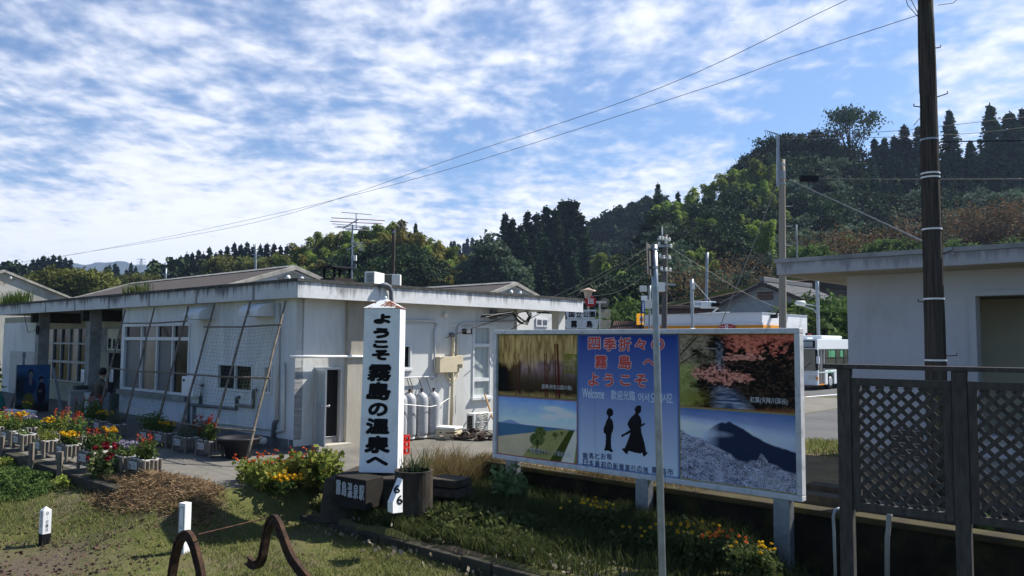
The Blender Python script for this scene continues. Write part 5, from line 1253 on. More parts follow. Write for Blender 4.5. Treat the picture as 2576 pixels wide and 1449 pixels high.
mb = MB(); put_text(mb, 'Welcome', 1487, 990, 56, 25, .012)
for i, ch in enumerate('歡迎光臨'): put_text(mb, ch, 1539 + 15.5 * i, 994 + i * .6, 14, 24, .01)
for ch, px in (('어', 1607), ('서', 1622), ('오', 1638), ('십', 1655), ('시', 1668), ('오', 1681)): put_text(mb, ch, px, 1000 + (px - 1607) * .03, 13, 24, .012)
mb.build('lettering', mat('letter_pale_blue', (.62, .72, .86), .5), cp_)
mb = MB()
for i, ch in enumerate('龍馬とお龍'): put_text(mb, ch, 1467 + 15.2 * i, 1147 + i * .6, 12, 15, .01)
mb.build('lettering', mat('letter_navy', (.03, .05, .15), .5), cp_); mb = MB()
for i, ch in enumerate('日本最初の新婚旅行の地'): put_text(mb, ch, 1467 + 15.2 * i, 1164 + 1.9 * i, 12, 16, .01)
for ch, px, py in (('霧', 1642, 1184), ('島', 1664, 1187), ('市', 1681, 1188)): mb.build('lettering', mat('letter_navy', (.03, .05, .15), .5), cp_); mb = MB(); put_text(mb, ch, px, py, 15, 17, .01)
mb.build('lettering', mat('letter_navy', (.03, .05, .15), .5), cp_)
mb = MB(); put_text(mb, '盛華(和気公園の藤)', 1395, 975, 76, 13, .0); put_text(mb, '紅葉(天降川渓谷)', 1929, 1009, 94, 17, .01); put_text(mb, '樹氷(霧島連山)', 1936, 1212, 82, 18, .01); put_text(mb, '常夏(国分キャンプ海水浴場)', 1378, 1140, 104, 15, .0); put_text(mb, 'C.K.P.T.F', 1948, 1229, 52, 9, .0)
mb.build('caption_lettering', mat('letter_white', (.55, .56, .58), .5), BB)
mb = MB()
WOMAN = [(1526, 1027), (1533, 1028), (1537, 1034), (1538, 1041), (1535, 1046), (1531, 1048), (1529, 1051), (1535, 1057), (1537, 1065), (1538, 1074), (1537, 1083), (1533, 1093), (1532, 1105), (1532, 1118), (1533, 1130), (1538, 1135), (1533, 1139), (1527, 1135), (1521, 1134), (1518, 1136), (1514, 1131), (1516, 1130), (1518, 1120), (1519, 1105), (1519, 1093), (1514, 1089), (1513, 1083), (1514, 1076), (1518, 1068), (1520, 1060), (1524, 1053), (1525, 1047), (1521, 1043), (1521, 1034)]
MAN = [(1596, 1022), (1602, 1020), (1608, 1022), (1608, 1030), (1607, 1037), (1603, 1040), (1601, 1044), (1606, 1050), (1609, 1060), (1608, 1070), (1605, 1073), (1608, 1079), (1608, 1088), (1612, 1100), (1616, 1115), (1619, 1130), (1620, 1138), (1625, 1138), (1621, 1145), (1614, 1150), (1612, 1145), (1611, 1139), (1606, 1142), (1590, 1139), (1577, 1135), (1574, 1138), (1574, 1144), (1568, 1141), (1560, 1132), (1561, 1128), (1566, 1129), (1570, 1120), (1576, 1105), (1581, 1090), (1582, 1083), (1578, 1078), (1573, 1068), (1577, 1058), (1584, 1049), (1592, 1042), (1594, 1036), (1591, 1031)]
for poly in (WOMAN, MAN): mb.face([(BL_(*p)[0], .062, BL_(*p)[1]) for p in poly][::-1])
for a, b_ in (((1558, 1099), (1582, 1083)), ((1604, 1074), (1617, 1066)), ((1560, 1096), (1606, 1077))):
    (x0_, z0_), (x1_, z1_) = BL_(*a), BL_(*b_); d = Vector((x1_ - x0_, 0, z1_ - z0_)).normalized(); q = Vector((-d.z, 0, d.x)) * .016
    mb.face([Vector((x0_, .0612, z0_)) - q, Vector((x1_, .0612, z1_)) - q, Vector((x1_, .0612, z1_)) + q, Vector((x0_, .0612, z0_)) + q])
mb.build('silhouettes', M_BLACK, cp_)
mb = MB(); mb.tube([(xa + .42, .066, zb_ + .3), (xa + .425, .066, zt_ - .1)], .004, 4); mb.build('board_seam', M_GSTEEL, cp_)

# ================================================================== LATTICE FENCE
fd1 = 9.3; f1 = at(2128, 1100, fd1); f2 = at(2418, 1100, fd1 * .925); fu = Vector((f2.x - f1.x, f2.y - f1.y, 0)); FL = fu.length
zg = gz(f1)
LF = thing('lattice_fence', 'dark wooden lattice fence on tall posts in front of the white building', 'fence', (f1.x, f1.y, zg), math.atan2(fu.y, fu.x))
def LFp(px, py): q = at(px, py, fd1); return q.z - zg
zt1_, zt2_, zb1_ = LFp(2128, 927), LFp(2128, 950), LFp(2128, 1278); pw = .145
for i in range(3):
    mb = MB(); mb.box(FL * i - pw / 2, FL * i + pw / 2, -.07, .07, -.1, zt1_ - .001); mb.build('post', M_DWOOD, LF, .008)
mb = MB(); mb.box(-.22, FL * 2 + .3, -.09, .10, zt1_, zt1_ + .05); mb.build('top_rail', M_DWOOD, LF, .006)
for i in range(2):
    x0, x1 = FL * i + pw / 2 + .004, FL * (i + 1) - pw / 2 - .004
    mb = MB(); mb.box(x0, x1, -.05, .03, zt2_ - .085, zt2_); mb.box(x0, x1, -.05, .03, zb1_, zb1_ + .085); mb.box(x0, x0 + .085, -.0495, .0295, zb1_ + .085, zt2_ - .085); mb.box(x1 - .085, x1, -.0495, .0295, zb1_ + .085, zt2_ - .085)
    fr = mb.build('panel_frame', M_DWOOD, LF, .004)
    a0, a1, c0, c1 = x0 + .085, x1 - .085, zb1_ + .085, zt2_ - .085; step = .145; hw_ = .023
    for sgn_, y in ((1, -.030), (-1, -.012)):
        mb = MB(); cs = np.arange(-3, 6, step)
        for c in cs:
            # line z - c0 = sgn*(x - a0) + c, clipped to the panel
            pts = []
            for x in (a0, a1):
                z = c0 + sgn_ * (x - a0) + c
                if c0 <= z <= c1: pts.append((x, z))
            for z in (c0, c1):
                x = a0 + (z - c0 - c) / sgn_
                if a0 < x < a1: pts.append((x, z))
            if len(pts) == 2 and math.hypot(pts[0][0] - pts[1][0], pts[0][1] - pts[1][1]) > .06: mb.bar((pts[0][0], y, pts[0][1]), (pts[1][0], y, pts[1][1]), .016, hw_ * 2, up=(pts[0][1] - pts[1][1], 0, pts[1][0] - pts[0][0]))
        mb.build('lattice', M_DWOOD, fr)
# thin steel hoops in front of the wall
for pts, r, lab in (([(2102, 1440), (2098, 1340), (2096, 1300), (2101, 1282), (2116, 1278)], .022, 'thin grey cable conduit bending over beside the lattice fence post'), ([(2230, 1449), (2232, 1350), (2235, 1330), (2236, 1300), (2240, 1292)], .035, 'thicker concrete coloured drain pipe standing under the lattice panel')):
    d = 11.2; p = at(*pts[0], d); e = thing('cable_conduit' if r < .03 else 'drain_pipe', lab, 'pipe', p); mb = MB(); mb.tube([at(*q, d) - p + (Vector((0, 0, -.4)) if i == 0 else Vector()) for i, q in enumerate(pts)], r, 8); mb.smooth = True; mb.build('pipe', M_GSTEEL if r < .03 else M_CONCG, e)

# ================================================================== POLES
def pole(name, label, top, bot, d, r0, r1, m, zbase, group=None):
    """round pole through two picture points at distance d, carried down to zbase"""
    a, b = at(*top, d), at(*bot, d); dirv = (b - a) / (b.z - a.z); foot = a + dirv * (zbase - a.z)
    e = thing(name, label, 'pole', foot, 0, group); mb = MB(); h = a - foot; n_ = 10
    mb.tube([h * (i / n_) for i in range(n_ + 1)], [r1 + (r0 - r1) * i / n_ for i in range(n_ + 1)], 20); mb.smooth = True
    o = mb.build('pole', m, e); e['_h'] = 0; del e['_h']; return e, h, foot
WPD = 13.4
wp, wh, wf_ = pole('utility_pole', 'thick weathered wooden utility pole with step bolts and silver bands at right', (2326, -70), (2362, 1190), WPD, .118, .172, M_POLE, 0)
def on_wp(py): f = (at(2340, py, WPD).z) / (at(2326, -70, WPD).z); return wh * f, .172 + (.118 - .172) * f
# split grain: thin raised strips
mb = MB(); rr = random.Random(8)
for i in range(46):
    a = rr.uniform(0, 6.28); f0 = rr.uniform(0, .85); f1 = min(1, f0 + rr.uniform(.08, .3)); rad = lambda f: .172 + (.118 - .172) * f + .002
    dirv = Vector((math.cos(a), math.sin(a), 0)); mb.tube([wh * f0 + dirv * rad(f0), wh * (f0 + f1) * .5 + dirv * rad((f0 + f1) / 2), wh * f1 + dirv * rad(f1)], [.003, .009, .003], 5)
mb.build('split_grain', M_POLE, wp)
for py, m in ((352, M_STEEL), (437, M_WPAINT), (447, M_WPAINT), (577, M_WPAINT), (752, M_WPAINT), (906, M_WPAINT)):
    c, r_ = on_wp(py); mb = MB(); mb.lathe([(r_ + .004, -.014), (r_ + .011, -.014), (r_ + .011, .014), (r_ + .004, .014)], c, 20); mb.build('band', m, wp)
for py, sd, tilt in ((268, -1, .0), (243, 1, .05), (380, 1, .07), (638, 1, .08), (757, -1, 0), (892, 1, .01), (120, 1, .0)):
    c, r_ = on_wp(py); ln_ = .17 if py != 120 else .08; mb = MB(); a = c + Vector((sd * r_ * .9, -.03, -.02)); b_ = a + Vector((sd * ln_, -.05, tilt)); mb.tube([a, b_, b_ + Vector((0, 0, .04))], .0095, 6); mb.build('step_bolt', M_RUST, wp)
c, r_ = on_wp(5); mb = MB(); mb.bar(c + Vector((-.38, -.2, .0)), c + Vector((.5, -.2, .06)), .07, .09); mb.build('crossarm', M_DWOOD, wp)
for s_ in (-.32, .18, .42):
    mb = MB(); q = c + Vector((s_, -.2, .07)); mb.lathe([(.02, 0), (.045, .02), (.03, .05), (.05, .08), (.02, .12)], q, 10); mb.smooth = True; mb.build('insulator', M_ACW, wp)
mb = MB(); mb.tube([c + Vector((.16, -.1, -.1)), c + Vector((.42, -.1, -.06)), c + Vector((.6, -.1, .1)), c + Vector((.55, -.1, .4))], .006, 5); mb.tube([c + Vector((-.16, -.1, -.3)), c + Vector((-.3, -.1, .0)), c + Vector((-.22, -.1, .3))], .006, 5); mb.tube([c + Vector((-.15, -.1, -.35)), c + Vector((-.36, -.1, -.1)), c + Vector((-.45, -.1, .3))], .006, 5); c2, r2 = on_wp(300); mb.tube([c2 + Vector((-.15, -.12, .1)), c2 + Vector((-.2, -.12, 0)), c2 + Vector((-.32, -.12, -.14))], .006, 5); mb.build('loose_wire', M_WIRE, wp)
c, r_ = on_wp(1020); mb = MB(); mb.lathe([(r_ + .004, -.4), (r_ + .006, -.4), (r_ + .006, .42), (r_ + .004, .42)], c, 20); mb.build('warning_wrap', mat('warning_wrap', (.10, .085, .04), .6, col2=(.02, .02, .018), vscale=2.2, stretch=(4, 4, 1)), wp)
CPD = 33
cpo, ch_, cf_ = pole('utility_pole', 'slender brown concrete utility pole with steel extension standing beyond the billboard', (1967, 402), (1969, 820), CPD, .125, .165, M_CPOLE, 0)
def on_cp(px, py): return at(px, py, CPD) - cf_
mb = MB(); mb.bar(on_cp(1957, 470), on_cp(1957, 340), .10, .10); mb.build('steel_extension', M_STEEL, cpo)
for py in (415, 433, 440, 447, 462): mb = MB(); c = on_cp(1967, py); mb.lathe([(.13, -.03), (.15, -.03), (.15, .03), (.13, .03)], c, 14); mb.build('band', M_STEEL, cpo)
for py, sd in ((520, 1), (570, 1), (618, 1), (720, 1), (830, 1)): mb = MB(); c = on_cp(1968, py); mb.tube([c + Vector((.1, -.1, 0)), c + Vector((.38, -.12, .0)), c + Vector((.38, -.12, .06))], .014, 5); mb.build('step_bolt', M_STEEL, cpo)
mb = MB()
for i in range(4): a = i * 1.5; mb.tube([on_cp(1957, 346) + Vector((-.1 - .12 * i, -.1, -.3)), on_cp(1952, 338) + Vector((-.2 - .1 * i, -.1, .0 + .05 * i)), on_cp(1960, 338), on_cp(1975, 345)], .012, 5)
mb.build('loose_wire', M_WIRE, cpo)
mb = MB(); mb.bar(on_cp(2012, 450), on_cp(2058, 450), .12, .26); mb.build('splice_box', M_BLACK, cpo)
# foreground grey pipe with the edge-on sign plate
gp, gh, gf_ = pole('sign_post', 'leaning grey steel pipe post with a sign plate seen edge on, nearest the camera', (1645, 616), (1666, 1440), 8.9, .037, .043, M_STEEL, gz(at(1668, 1449, 8.9)) - .1)
def on_gp(px, py, dy=0): return at(px, py, 8.9 + dy) - gf_
mb = MB(); a, b_, c, d = on_gp(1624, 610, -.2), on_gp(1637, 616, .3), on_gp(1641, 696, .3), on_gp(1627, 690, -.2); mb.prism([a, b_, c, d], (0, 0, 0), (.006, 0, 0)); mb.build('sign_plate', mat('dull_plate_back', (.07, .07, .065), .7, var=.4, vscale=8), gp)
for py in (628, 673):
    c = on_gp(1645, py); mb = MB(); mb.lathe([(.036, -.014), (.047, -.014), (.047, .014), (.036, .014)], c, 16); mb.bar(c + Vector((-.09, .02, .01)), c + Vector((-.04, .0, .0)), .03, .025); mb.build('clamp', M_STEEL, gp)
# distant poles
def thin(label, top, bot, d, r, m, arms=(), name='utility_pole', grp=None):
    e, h, f = pole(name, label, top, bot, d, r * .85, r, m, -.3, grp)
    for (x0, y0, x1, y1, w_) in arms: mb = MB(); mb.bar(at(x0, y0, d - .2) - f, at(x1, y1, d - .2) - f, w_, w_); mb.build('crossarm', M_STEEL, e)
    return e, f
e1, f1_ = thin('grey concrete utility pole carrying many crossarms behind the sign post', (1673, 590), (1671, 825), 52, .2, mat('dark_pole', (.11, .10, .095), .8, var=.3, stretch=(4, 4, .5)), ((1655, 619, 1690, 619, .13), (1654, 601, 1685, 606, .12), (1658, 648, 1690, 650, .12), (1662, 680, 1688, 681, .12), (1655, 715, 1700, 716, .1)))
for px, py in ((1660, 602), (1668, 603), (1676, 604), (1684, 606), (1658, 616), (1675, 612), (1688, 622), (1660, 646), (1670, 650), (1684, 651), (1664, 678), (1676, 681), (1686, 682)):
    mb = MB(); q = at(px, py - 2, 51.7) - f1_; mb.lathe([(.05, -.08), (.10, -.02), (.06, .05), (.1, .1), (.03, .16)], q, 8); mb.build('insulator', M_ACW, e1)
mb = MB(); q = at(1666, 580, 52) - f1_; mb.tube([q + Vector((0, 0, -.6)), q + Vector((0, 0, .25))], .05, 6); mb.build('arrester', M_ACW, e1)
mb = MB(); q = at(1664, 722, 51.6) - f1_; mb.box(q.x - .25, q.x + .2, q.y - .2, q.y + .2, q.z - .3, q.z + .3); mb.build('service_box', M_ACW, e1)
thin('plain grey pole in front of the russet trees behind the shop', (1779, 635), (1777, 740), 76, .15, M_GSTEEL)
thin('slim dark pole just right of the concrete pole over the flat roof', (2003, 565), (2005, 668), 85, .11, M_CPOLE2)
thin('thin brown pole far behind the station between the cedars and bamboo', (991, 575), (988, 700), 48, .13, M_POLE, ((988, 584, 996, 584, .1),))
thin('small distant pole above the left gabled hall', (418, 675), (417, 692), 110, .14, M_GSTEEL, ((408, 690, 426, 690, .14),))
thin('distant grey pole with three crossarms left of the bamboo grove', (643, 615), (643, 680), 120, .17, M_GSTEEL, ((632, 640, 655, 643, .15), (634, 650, 652, 652, .15), (636, 628, 650, 628, .12)))
e2, f2_ = thin('thin pole with meter box left of the grey sign post', (1635, 718), (1634, 790), 54, .09, M_GSTEEL); mb = MB(); q = at(1621, 726, 53.8) - f2_; mb.box(q.x - .3, q.x + .15, q.y - .15, q.y + .15, q.z - .2, q.z + .2); mb.build('service_box', M_ACW, e2); mb = MB(); q = at(1634, 765, 53.8) - f2_; mb.box(q.x - .3, q.x + .3, q.y - .2, q.y + .2, q.z - .3, q.z + .3); mb.build('service_box', M_ACW, e2)
# power pylon on the mountain
pp_ = at(354, 700, 900); PY = thing('power_pylon', 'hazy steel lattice power pylon in front of the blue mountain', 'pylon', pp_)
mb = MB(); hP = at(355, 651, 900).z - pp_.z
for sx_, sy_ in ((-1, -1), (1, -1), (1, 1), (-1, 1)): mb.bar((sx_ * 3, sy_ * 3, -10), (sx_ * .5, sy_ * .5, hP), .3)
for i in range(6): z0 = hP * i / 6; z1 = hP * (i + 1) / 6; w0 = 3 - 2.5 * i / 6; w1 = 3 - 2.5 * (i + 1) / 6; mb.bar((-w0, -w0, z0), (w1, -w1, z1), .22); mb.bar((w0, -w0, z0), (-w1, -w1, z1), .22)
for f in (.70, .82, .96): mb.bar((-5.5, 0, hP * f), (5.5, 0, hP * f), .3); mb.bar((-5.5, 0, hP * f), (0, 0, hP * f + 1.6), .2); mb.bar((5.5, 0, hP * f), (0, 0, hP * f + 1.6), .2)
mb.build('tower', M_GSTEEL, PY)

# ================================================================== WIRES
def wire(label, pts, r, m=None, s=None, d=None, group='overhead wires'):
    P_ = [onS(px, py, s) if s is not None else at(px, py, d if not isinstance(d, tuple) else d[0] + (d[1] - d[0]) * i / (len(pts) - 1)) for i, (px, py) in enumerate(pts)]
    # smooth through the picture points
    Q = []
    for i in range(len(P_) - 1):
        a, b_ = P_[i], P_[i + 1]; a0 = P_[max(i - 1, 0)]; b1 = P_[min(i + 2, len(P_) - 1)]
        for j in range(6):
            t = j / 6; Q.append(.5 * ((2 * a) + (b_ - a0) * t + (2 * a0 - 5 * a + 4 * b_ - b1) * t * t + (3 * a - a0 - 3 * b_ + b1) * t ** 3))
    Q.append(P_[-1]); mb = MB(); o = Q[0]; mb.tube([q - o for q in Q], r, 5); e = mb.build('overhead_wire', m or M_WIRE); e.location = o; return tag(e, label, 'wire', group)
s_wp = wf_.dot(N)
wire('upper of the two long thin wires crossing the whole sky', [(2420, -115), (2130, 0), (1670, 217), (1180, 385), (640, 560), (180, 640), (60, 658)], .006, s=s_wp, group=None)
wire('lower of the two long thin wires crossing the whole sky, from the wooden pole', [(2318, 35), (2000, 140), (1700, 245), (1000, 462), (500, 580), (130, 650), (60, 660)], .006, s=s_wp, group=None)
wire('thin wire from the concrete pole top passing behind the wooden pole, highest of three', [(1958, 345), (2080, 340), (2310, 325), (2400, 314), (2600, 292)], .011, d=33, group=None)
wire('thin wire from the concrete pole top passing behind the wooden pole, middle of three', [(1960, 350), (2100, 349), (2310, 342), (2450, 335), (2600, 318)], .011, d=33, group=None)
wire('short wire fixed to the ring on the wooden pole running right over the cedars', [(2362, 358), (2390, 357), (2450, 355), (2600, 354)], .010, d=(13.3, 12.0), group=None)
wire('horizontal wire from the black splice box across behind the wooden pole', [(2058, 450), (2310, 451), (2600, 450)], .013, d=33, group=None)
wire('slanting stay wire from the concrete pole down to the wooden pole', [(1985, 452), (2150, 527), (2316, 604), (2400, 640)], .022, M_GWIRE, d=(33, 15), group=None)
wire('steep stay wire from the concrete pole down to the shop', [(1955, 462), (1890, 630), (1820, 800), (1800, 850)], .022, M_GWIRE, d=(33, 38), group=None)
for i, (a, b_) in enumerate((((1952, 352), (1671, 592)), ((1954, 365), (1672, 618)))):
    wire('wire from the concrete pole descending left across the bamboo to the crossarm pole', [a, ((a[0] + b_[0]) / 2, (a[1] + b_[1]) / 2 + 8), b_], .012, d=(33, 51), group='wires from the concrete pole to the crossarm pole')
for i, (a, b_) in enumerate((((1660, 602), (1430, 742)), ((1656, 618), (1480, 735)), ((1654, 610), (1350, 765)))):
    wire('dark wire from the crossarm pole down to the station eave', [a, ((a[0] + b_[0]) / 2, (a[1] + b_[1]) / 2 + 6), b_], .009, d=(50, 30), group='wires from the crossarm pole to the station eave')
wire('sagging cable looping from the sign post to the lamp behind the station eave', [(1626, 688), (1590, 715), (1540, 738), (1470, 747)], .007, M_GWIRE, d=(9, 34), group=None)
wire('long slanting wire from the crossarm pole across the russet trees', [(1685, 622), (1780, 680), (1880, 740), (1990, 790)], .013, M_GWIRE, d=(51, 60), group=None)
for i, y in enumerate((684, 697, 712, 650)): wire('thin horizontal wire strung along the road in front of the hill', [(1640, y + 4), (1850, y), (1960, y - 1), (2130, y)], .012, d=62, group='horizontal wires along the road')
for i, y in enumerate((744, 752, 758)): wire('dark roadside wire passing in front of the tiled house', [(1690, y + 6), (1850, y), (2050, y - 8), (2140, y - 10)], .013, d=55, group='wires in front of the house')
for i, y in enumerate((690, 700, 712)): wire('thin wire passing behind the station roof', [(240, 708 + i * 4), (500, y + 4), (900, y), (1200, y + 2), (1500, y - 30)], .012, d=70, group='wires behind the station roof')
for a, b_ in (((1462, 740), (1245, 855)), ((1442, 745), (1120, 850))):
    wire('dark service cable drooping from the station eave to the wall bracket', [a, ((a[0] + b_[0]) / 2 - 20, (a[1] + b_[1]) / 2 + 4), b_], .012, d=(27, 24) if a[0] > 1450 else (27, 22), group='service cables on the end wall')
mb = MB(); e = thing('cable_bundle', 'tangled black cable loops hanging under the station eave', 'cable', onT(1300, 790, T0 + .25))
for i in range(7):
    rr = random.Random(i); pts = [(1205 + rr.uniform(0, 25), 795 + rr.uniform(-4, 4)), (1245, 790 + rr.uniform(-3, 8)), (1290, 785 + rr.uniform(-3, 8)), (1305 + i * 2, 805 + rr.uniform(0, 12)), (1322 + i, 812 + rr.uniform(-8, 6)), (1332 + i, 795 + rr.uniform(-8, 6)), (1322, 781)]
    mb.tube([onT(*p, T0 + .3 + .03 * i) - Vector(e.location) for p in pts], .016, 5)
mb.build('cables', M_WIRE, e)

# ================================================================== THINGS BY THE STATION
# --- air conditioners
def aircon(name, label, p, rz, w, d, h, fan='front', side_slats=False, blue=False):
    e = thing(name, label, 'air conditioner', p, rz)
    mb = MB(); mb.box(0, w, 0, d, .06, h); body = mb.build('casing', M_ACW, e, .015)
    mb = MB(); mb.box(.08, .16, .05, d - .05, 0, .06); mb.box(w - .16, w - .08, .05, d - .05, 0, .06); mb.build('feet', M_PVC, e)
    cx, cz, r = w * .40, .06 + (h - .06) * .52, min(w * .36, h * .42)
    mb = MB(); mb.box(cx - r, cx + r, -.006, -.001, cz - r, cz + r); g = mb.build('fan_grille', mat('grille_blue', (.07, .09, .13), .5, col2=(.20, .16, .05), vscale=6) if blue else mat('grille_cream', (.36, .36, .33), .6, col2=(.2, .2, .19), vscale=30), e)
    mb = MB()
    for i in range(5): q = r * (i + 1) / 5.2; mb.tube([(cx + q * math.cos(a / 20 * 6.2832), -.016, cz + q * math.sin(a / 20 * 6.2832)) for a in range(21)], .007, 4)
    for i in range(8): a = i * math.pi / 4; mb.tube([(cx, -.016, cz), (cx + r * math.cos(a), -.016, cz + r * math.sin(a))], .006, 4)
    mb.build('wires', M_ACW if not blue else M_PVC, g)
    if side_slats:
        mb = MB()
        for i in range(10): z = .14 + (h - .2) * i / 10; mb.box(-.016, -.001, .05, d - .05, z, z + .03)
        mb.build('side_grille', M_BLACK, e)
    return e
p = at(1012, 727, 27.5); p.z = ST.location.z + 3.95
aircon('air_conditioner', 'white roof air conditioner turned broadside with dark round fan grille', at(942, 731, 27.0) * 1.0, 0.0, .86, .32, .56, blue=True)
q = at(918, 735, 25.5); e = thing('air_conditioner', 'narrow white air conditioner with slatted side standing on the roof edge', 'air conditioner', q, -.25)
mb = MB(); mb.box(-.02, .32, 0, .8, .0, .66); mb.build('casing', M_ACW, e, .015)
mb = MB()
for i in range(13): z = .06 + .56 * i / 13; mb.box(.05, .29, -.012, -.001, z, z + .018)
mb.build('side_slats', M_BLACK, e)
mb = MB(); mb.box(-.026, -.021, .03, .77, .03, .63); g = mb.build('fin_panel', M_PVC, e); mb = MB()
for i in range(9): mb.box(-.034, -.027, .03 + .74 * i / 8 - .012, .03 + .74 * i / 8 + .012, .03, .63)
for i in range(7): mb.box(-.040, -.035, .03, .77, .03 + .6 * i / 6 - .01, .03 + .6 * i / 6 + .01)
mb.build('guard_wires', M_ACW, g)
pa = onT(1185, 1102, T0 + .9); pa.z = .02
aircon('air_conditioner', 'cream air conditioner on the ground under the tall curtained window', W(T0 + .85, pa.dot(N) + .15, .05), RZ + math.pi / 2, .82, .30, .58, side_slats=True)
# --- gas cylinders
for i, (x, y0, y1) in enumerate(((915, 945, 1292), (980, 932, 1293), (1068, 935, 1284), (1154, 932, 1278))):
    base = onT(*c5(x, y1), T0 + .42); sN = base.dot(N)
    e = thing('gas_cylinder', ['grey propane cylinder half hidden behind the tall sign column', 'grey propane cylinder second from the tall sign, in front of the hoses', 'grey propane cylinder with white vertical lettering, third of the four', 'grey propane cylinder standing rightmost of the four against the wall'][i], 'gas cylinder', W(T0 + .36, sN, .06), RZ, 'propane cylinders against the end wall')
    mb = MB(); mb.lathe([(.15, 0), (.155, .07), (.175, .08), (.185, .14), (.186, .95), (.178, 1.05), (.15, 1.13), (.09, 1.185), (.05, 1.2), (.05, 1.21)], (0, 0, 0), 24); mb.smooth = True; mb.build('tank', M_GASCYL, e)
    mb = MB(); mb.lathe([(.156, .0), (.158, .05)], (0, 0, 0), 24); mb.build('foot_ring', M_ACW, e)
    mb = MB(); mb.lathe([(.03, 1.2), (.025, 1.27), (.045, 1.28), (.045, 1.31), (.01, 1.31)], (0, 0, 0), 10); mb.build('valve', M_RUST, e)
    mb = MB(); tx_ = ['日本プロパン', '日本プロパン', '日本プロパン瓦斯', '日本プロパン'][i]
    for j, ch in enumerate(tx_):
        a = -1.05; c_ = Vector((math.cos(a) * .187, math.sin(a) * .187, .90 - j * .115)); letters(mb, ch, c_, (-math.sin(a), math.cos(a), 0), (0, 0, 1), .075, .08, .02)
    mb.build('stencil', mat('stencil_pale', (.62, .63, .66), .6), e)
mb = MB(); e = thing('gas_hose', 'black rubber gas hoses with brass fittings hanging over the cylinders', 'hose', W(T0 + .1, onT(*c5(1010, 835), T0).dot(N), onT(*c5(1010, 835), T0).z), RZ)
for x, xe in ((905, 915), (955, 980), (1040, 1068), (1095, 1154), (975, 985)):
    y_ = local(e, onT(*c5(x, 835), T0 + .1)).y; ye = local(e, onT(*c5(xe, 930), T0 + .36)).y; mb.tube([(0, y_, 0), (.08, y_ + .05, -.25), (.2, (y_ + ye) / 2, -.42), (.26, ye, -.3)], .012, 6)
mb.smooth = True; mb.build('hoses', mat('rubber_hose', (.05, .03, .025), .7), e)
mb = MB(); e = thing('chain', 'pale safety chain slung across the gas cylinders', 'chain', W(T0 + .6, onT(*c5(1100, 1030), T0 + .5).dot(N), .95), RZ)
mb.tube([(0, -1.1, .08), (.02, -.5, 0), (.02, .0, -.06), (-.1, .45, -.04), (-.52, 1.2, .08)], .012, 5); mb.build('links', M_ACW, e)
# --- red crate, foam box, rubbish, sticks
p = onT(*c5(918, 1385), T0 + 2.6); p = G(*c5(915, 1388)); cr = thing('bottle_crate', 'red plastic bottle crate standing on end beside the sign column', 'crate', p, RZ + .25)
mb = MB(); w_, d_, h_ = .30, .26, .44
for z in (0, .135, .27, h_ - .03): mb.box(-w_/2, w_/2, -d_/2, -d_/2 + .02, z, z + .035); mb.box(-w_/2, w_/2, d_/2 - .02, d_/2, z, z + .035); mb.box(-w_/2, -w_/2 + .02, -d_/2 + .02, d_/2 - .02, z, z + .035); mb.box(w_/2 - .02, w_/2, -d_/2 + .02, d_/2 - .02, z, z + .035)
for x in (-w_/2 + .001, 0, w_/2 - .041):
    for y in (-d_/2 - .003, d_/2 - .03): mb.box(x, x + .04, y, y + .033, .003, h_ - .003)
mb.box(-w_/2 + .01, w_/2 - .01, -d_/2 + .02, d_/2 - .02, .19, .2); mb.build('crate_body', M_REDP, cr)
p = G(*c5(1255, 1275)); e = thing('foam_box', 'white foam box with yellowed side by the propane cylinders', 'box', p, RZ + .3); mb = MB(); mb.box(-.32, .32, -.22, .22, 0, .26); mb.build('box', M_CBOX, e, .02); mb = MB(); mb.box(-.34, .34, -.24, .24, .261, .33); mb.build('lid', M_ACW, e, .02)
p = G(*c5(1230, 1205)); p = onT(*c5(1230, 1200), T0 + .3); e = thing('broom_head', 'brown worn broom head lying on the foam box', 'broom', p, 0.2); mb = MB(); mb.bar((-.25, 0, .02), (.22, 0, -.04), .09, .05); mb.build('head', M_RUST, e)
rr = random.Random(5); p = G(*c5(1300, 1290)); e = thing('scrap_boards', 'scatter of brown scrap boards on the concrete beside the air conditioner', 'boards', p, 0)
for i in range(9):
    mb = MB(); a = rr.uniform(0, 3.14); L = rr.uniform(.2, .45); c_ = Vector((rr.uniform(-.75, 1.1), rr.uniform(-.1, .35), .04 + .035 * i * .6)); v_ = Vector((math.cos(a), math.sin(a), rr.uniform(-.1, .2))) * L; mb.bar(c_ - v_ * .5, c_ + v_ * .5, .11, .03); mb.build('board', M_WOOD if i % 2 else M_RUST, e)
p = G(*c5(1440, 1285)); e = thing('rubbish_heap', 'dark heap of roof tiles and rubble in front of the cream air conditioner', 'rubble', p, 0)
mb = MB()
for i in range(60):
    a = rr.uniform(0, 6.28); q = rr.uniform(0, 1) ** .6; c_ = Vector((math.cos(a) * q * .62, math.sin(a) * q * .35, (1 - q) * .28 + .03)); v_ = Vector((rr.uniform(-1, 1), rr.uniform(-1, 1), rr.uniform(-.3, .3))).normalized() * .09; mb.bar(c_ - v_, c_ + v_, rr.uniform(.08, .16), .03)
mb.build('rubble', mat('brown_rubble', (.08, .055, .045), .9, var=.5, vscale=6), e)
a_, b_ = onT(*c5(1520, 955), T0 + .08), onT(*c5(1562, 1085), T0 + .75); e = thing('wooden_stick', 'tan wooden stick leaning on the wall below the tall window', 'stick', b_, 0); mb = MB(); mb.tube([a_ - b_, Vector((0, 0, 0)), (b_ - a_) * .35], .028, 7); mb.build('stick', mat('tan_stick', (.36, .22, .10), .7, var=.2), e)
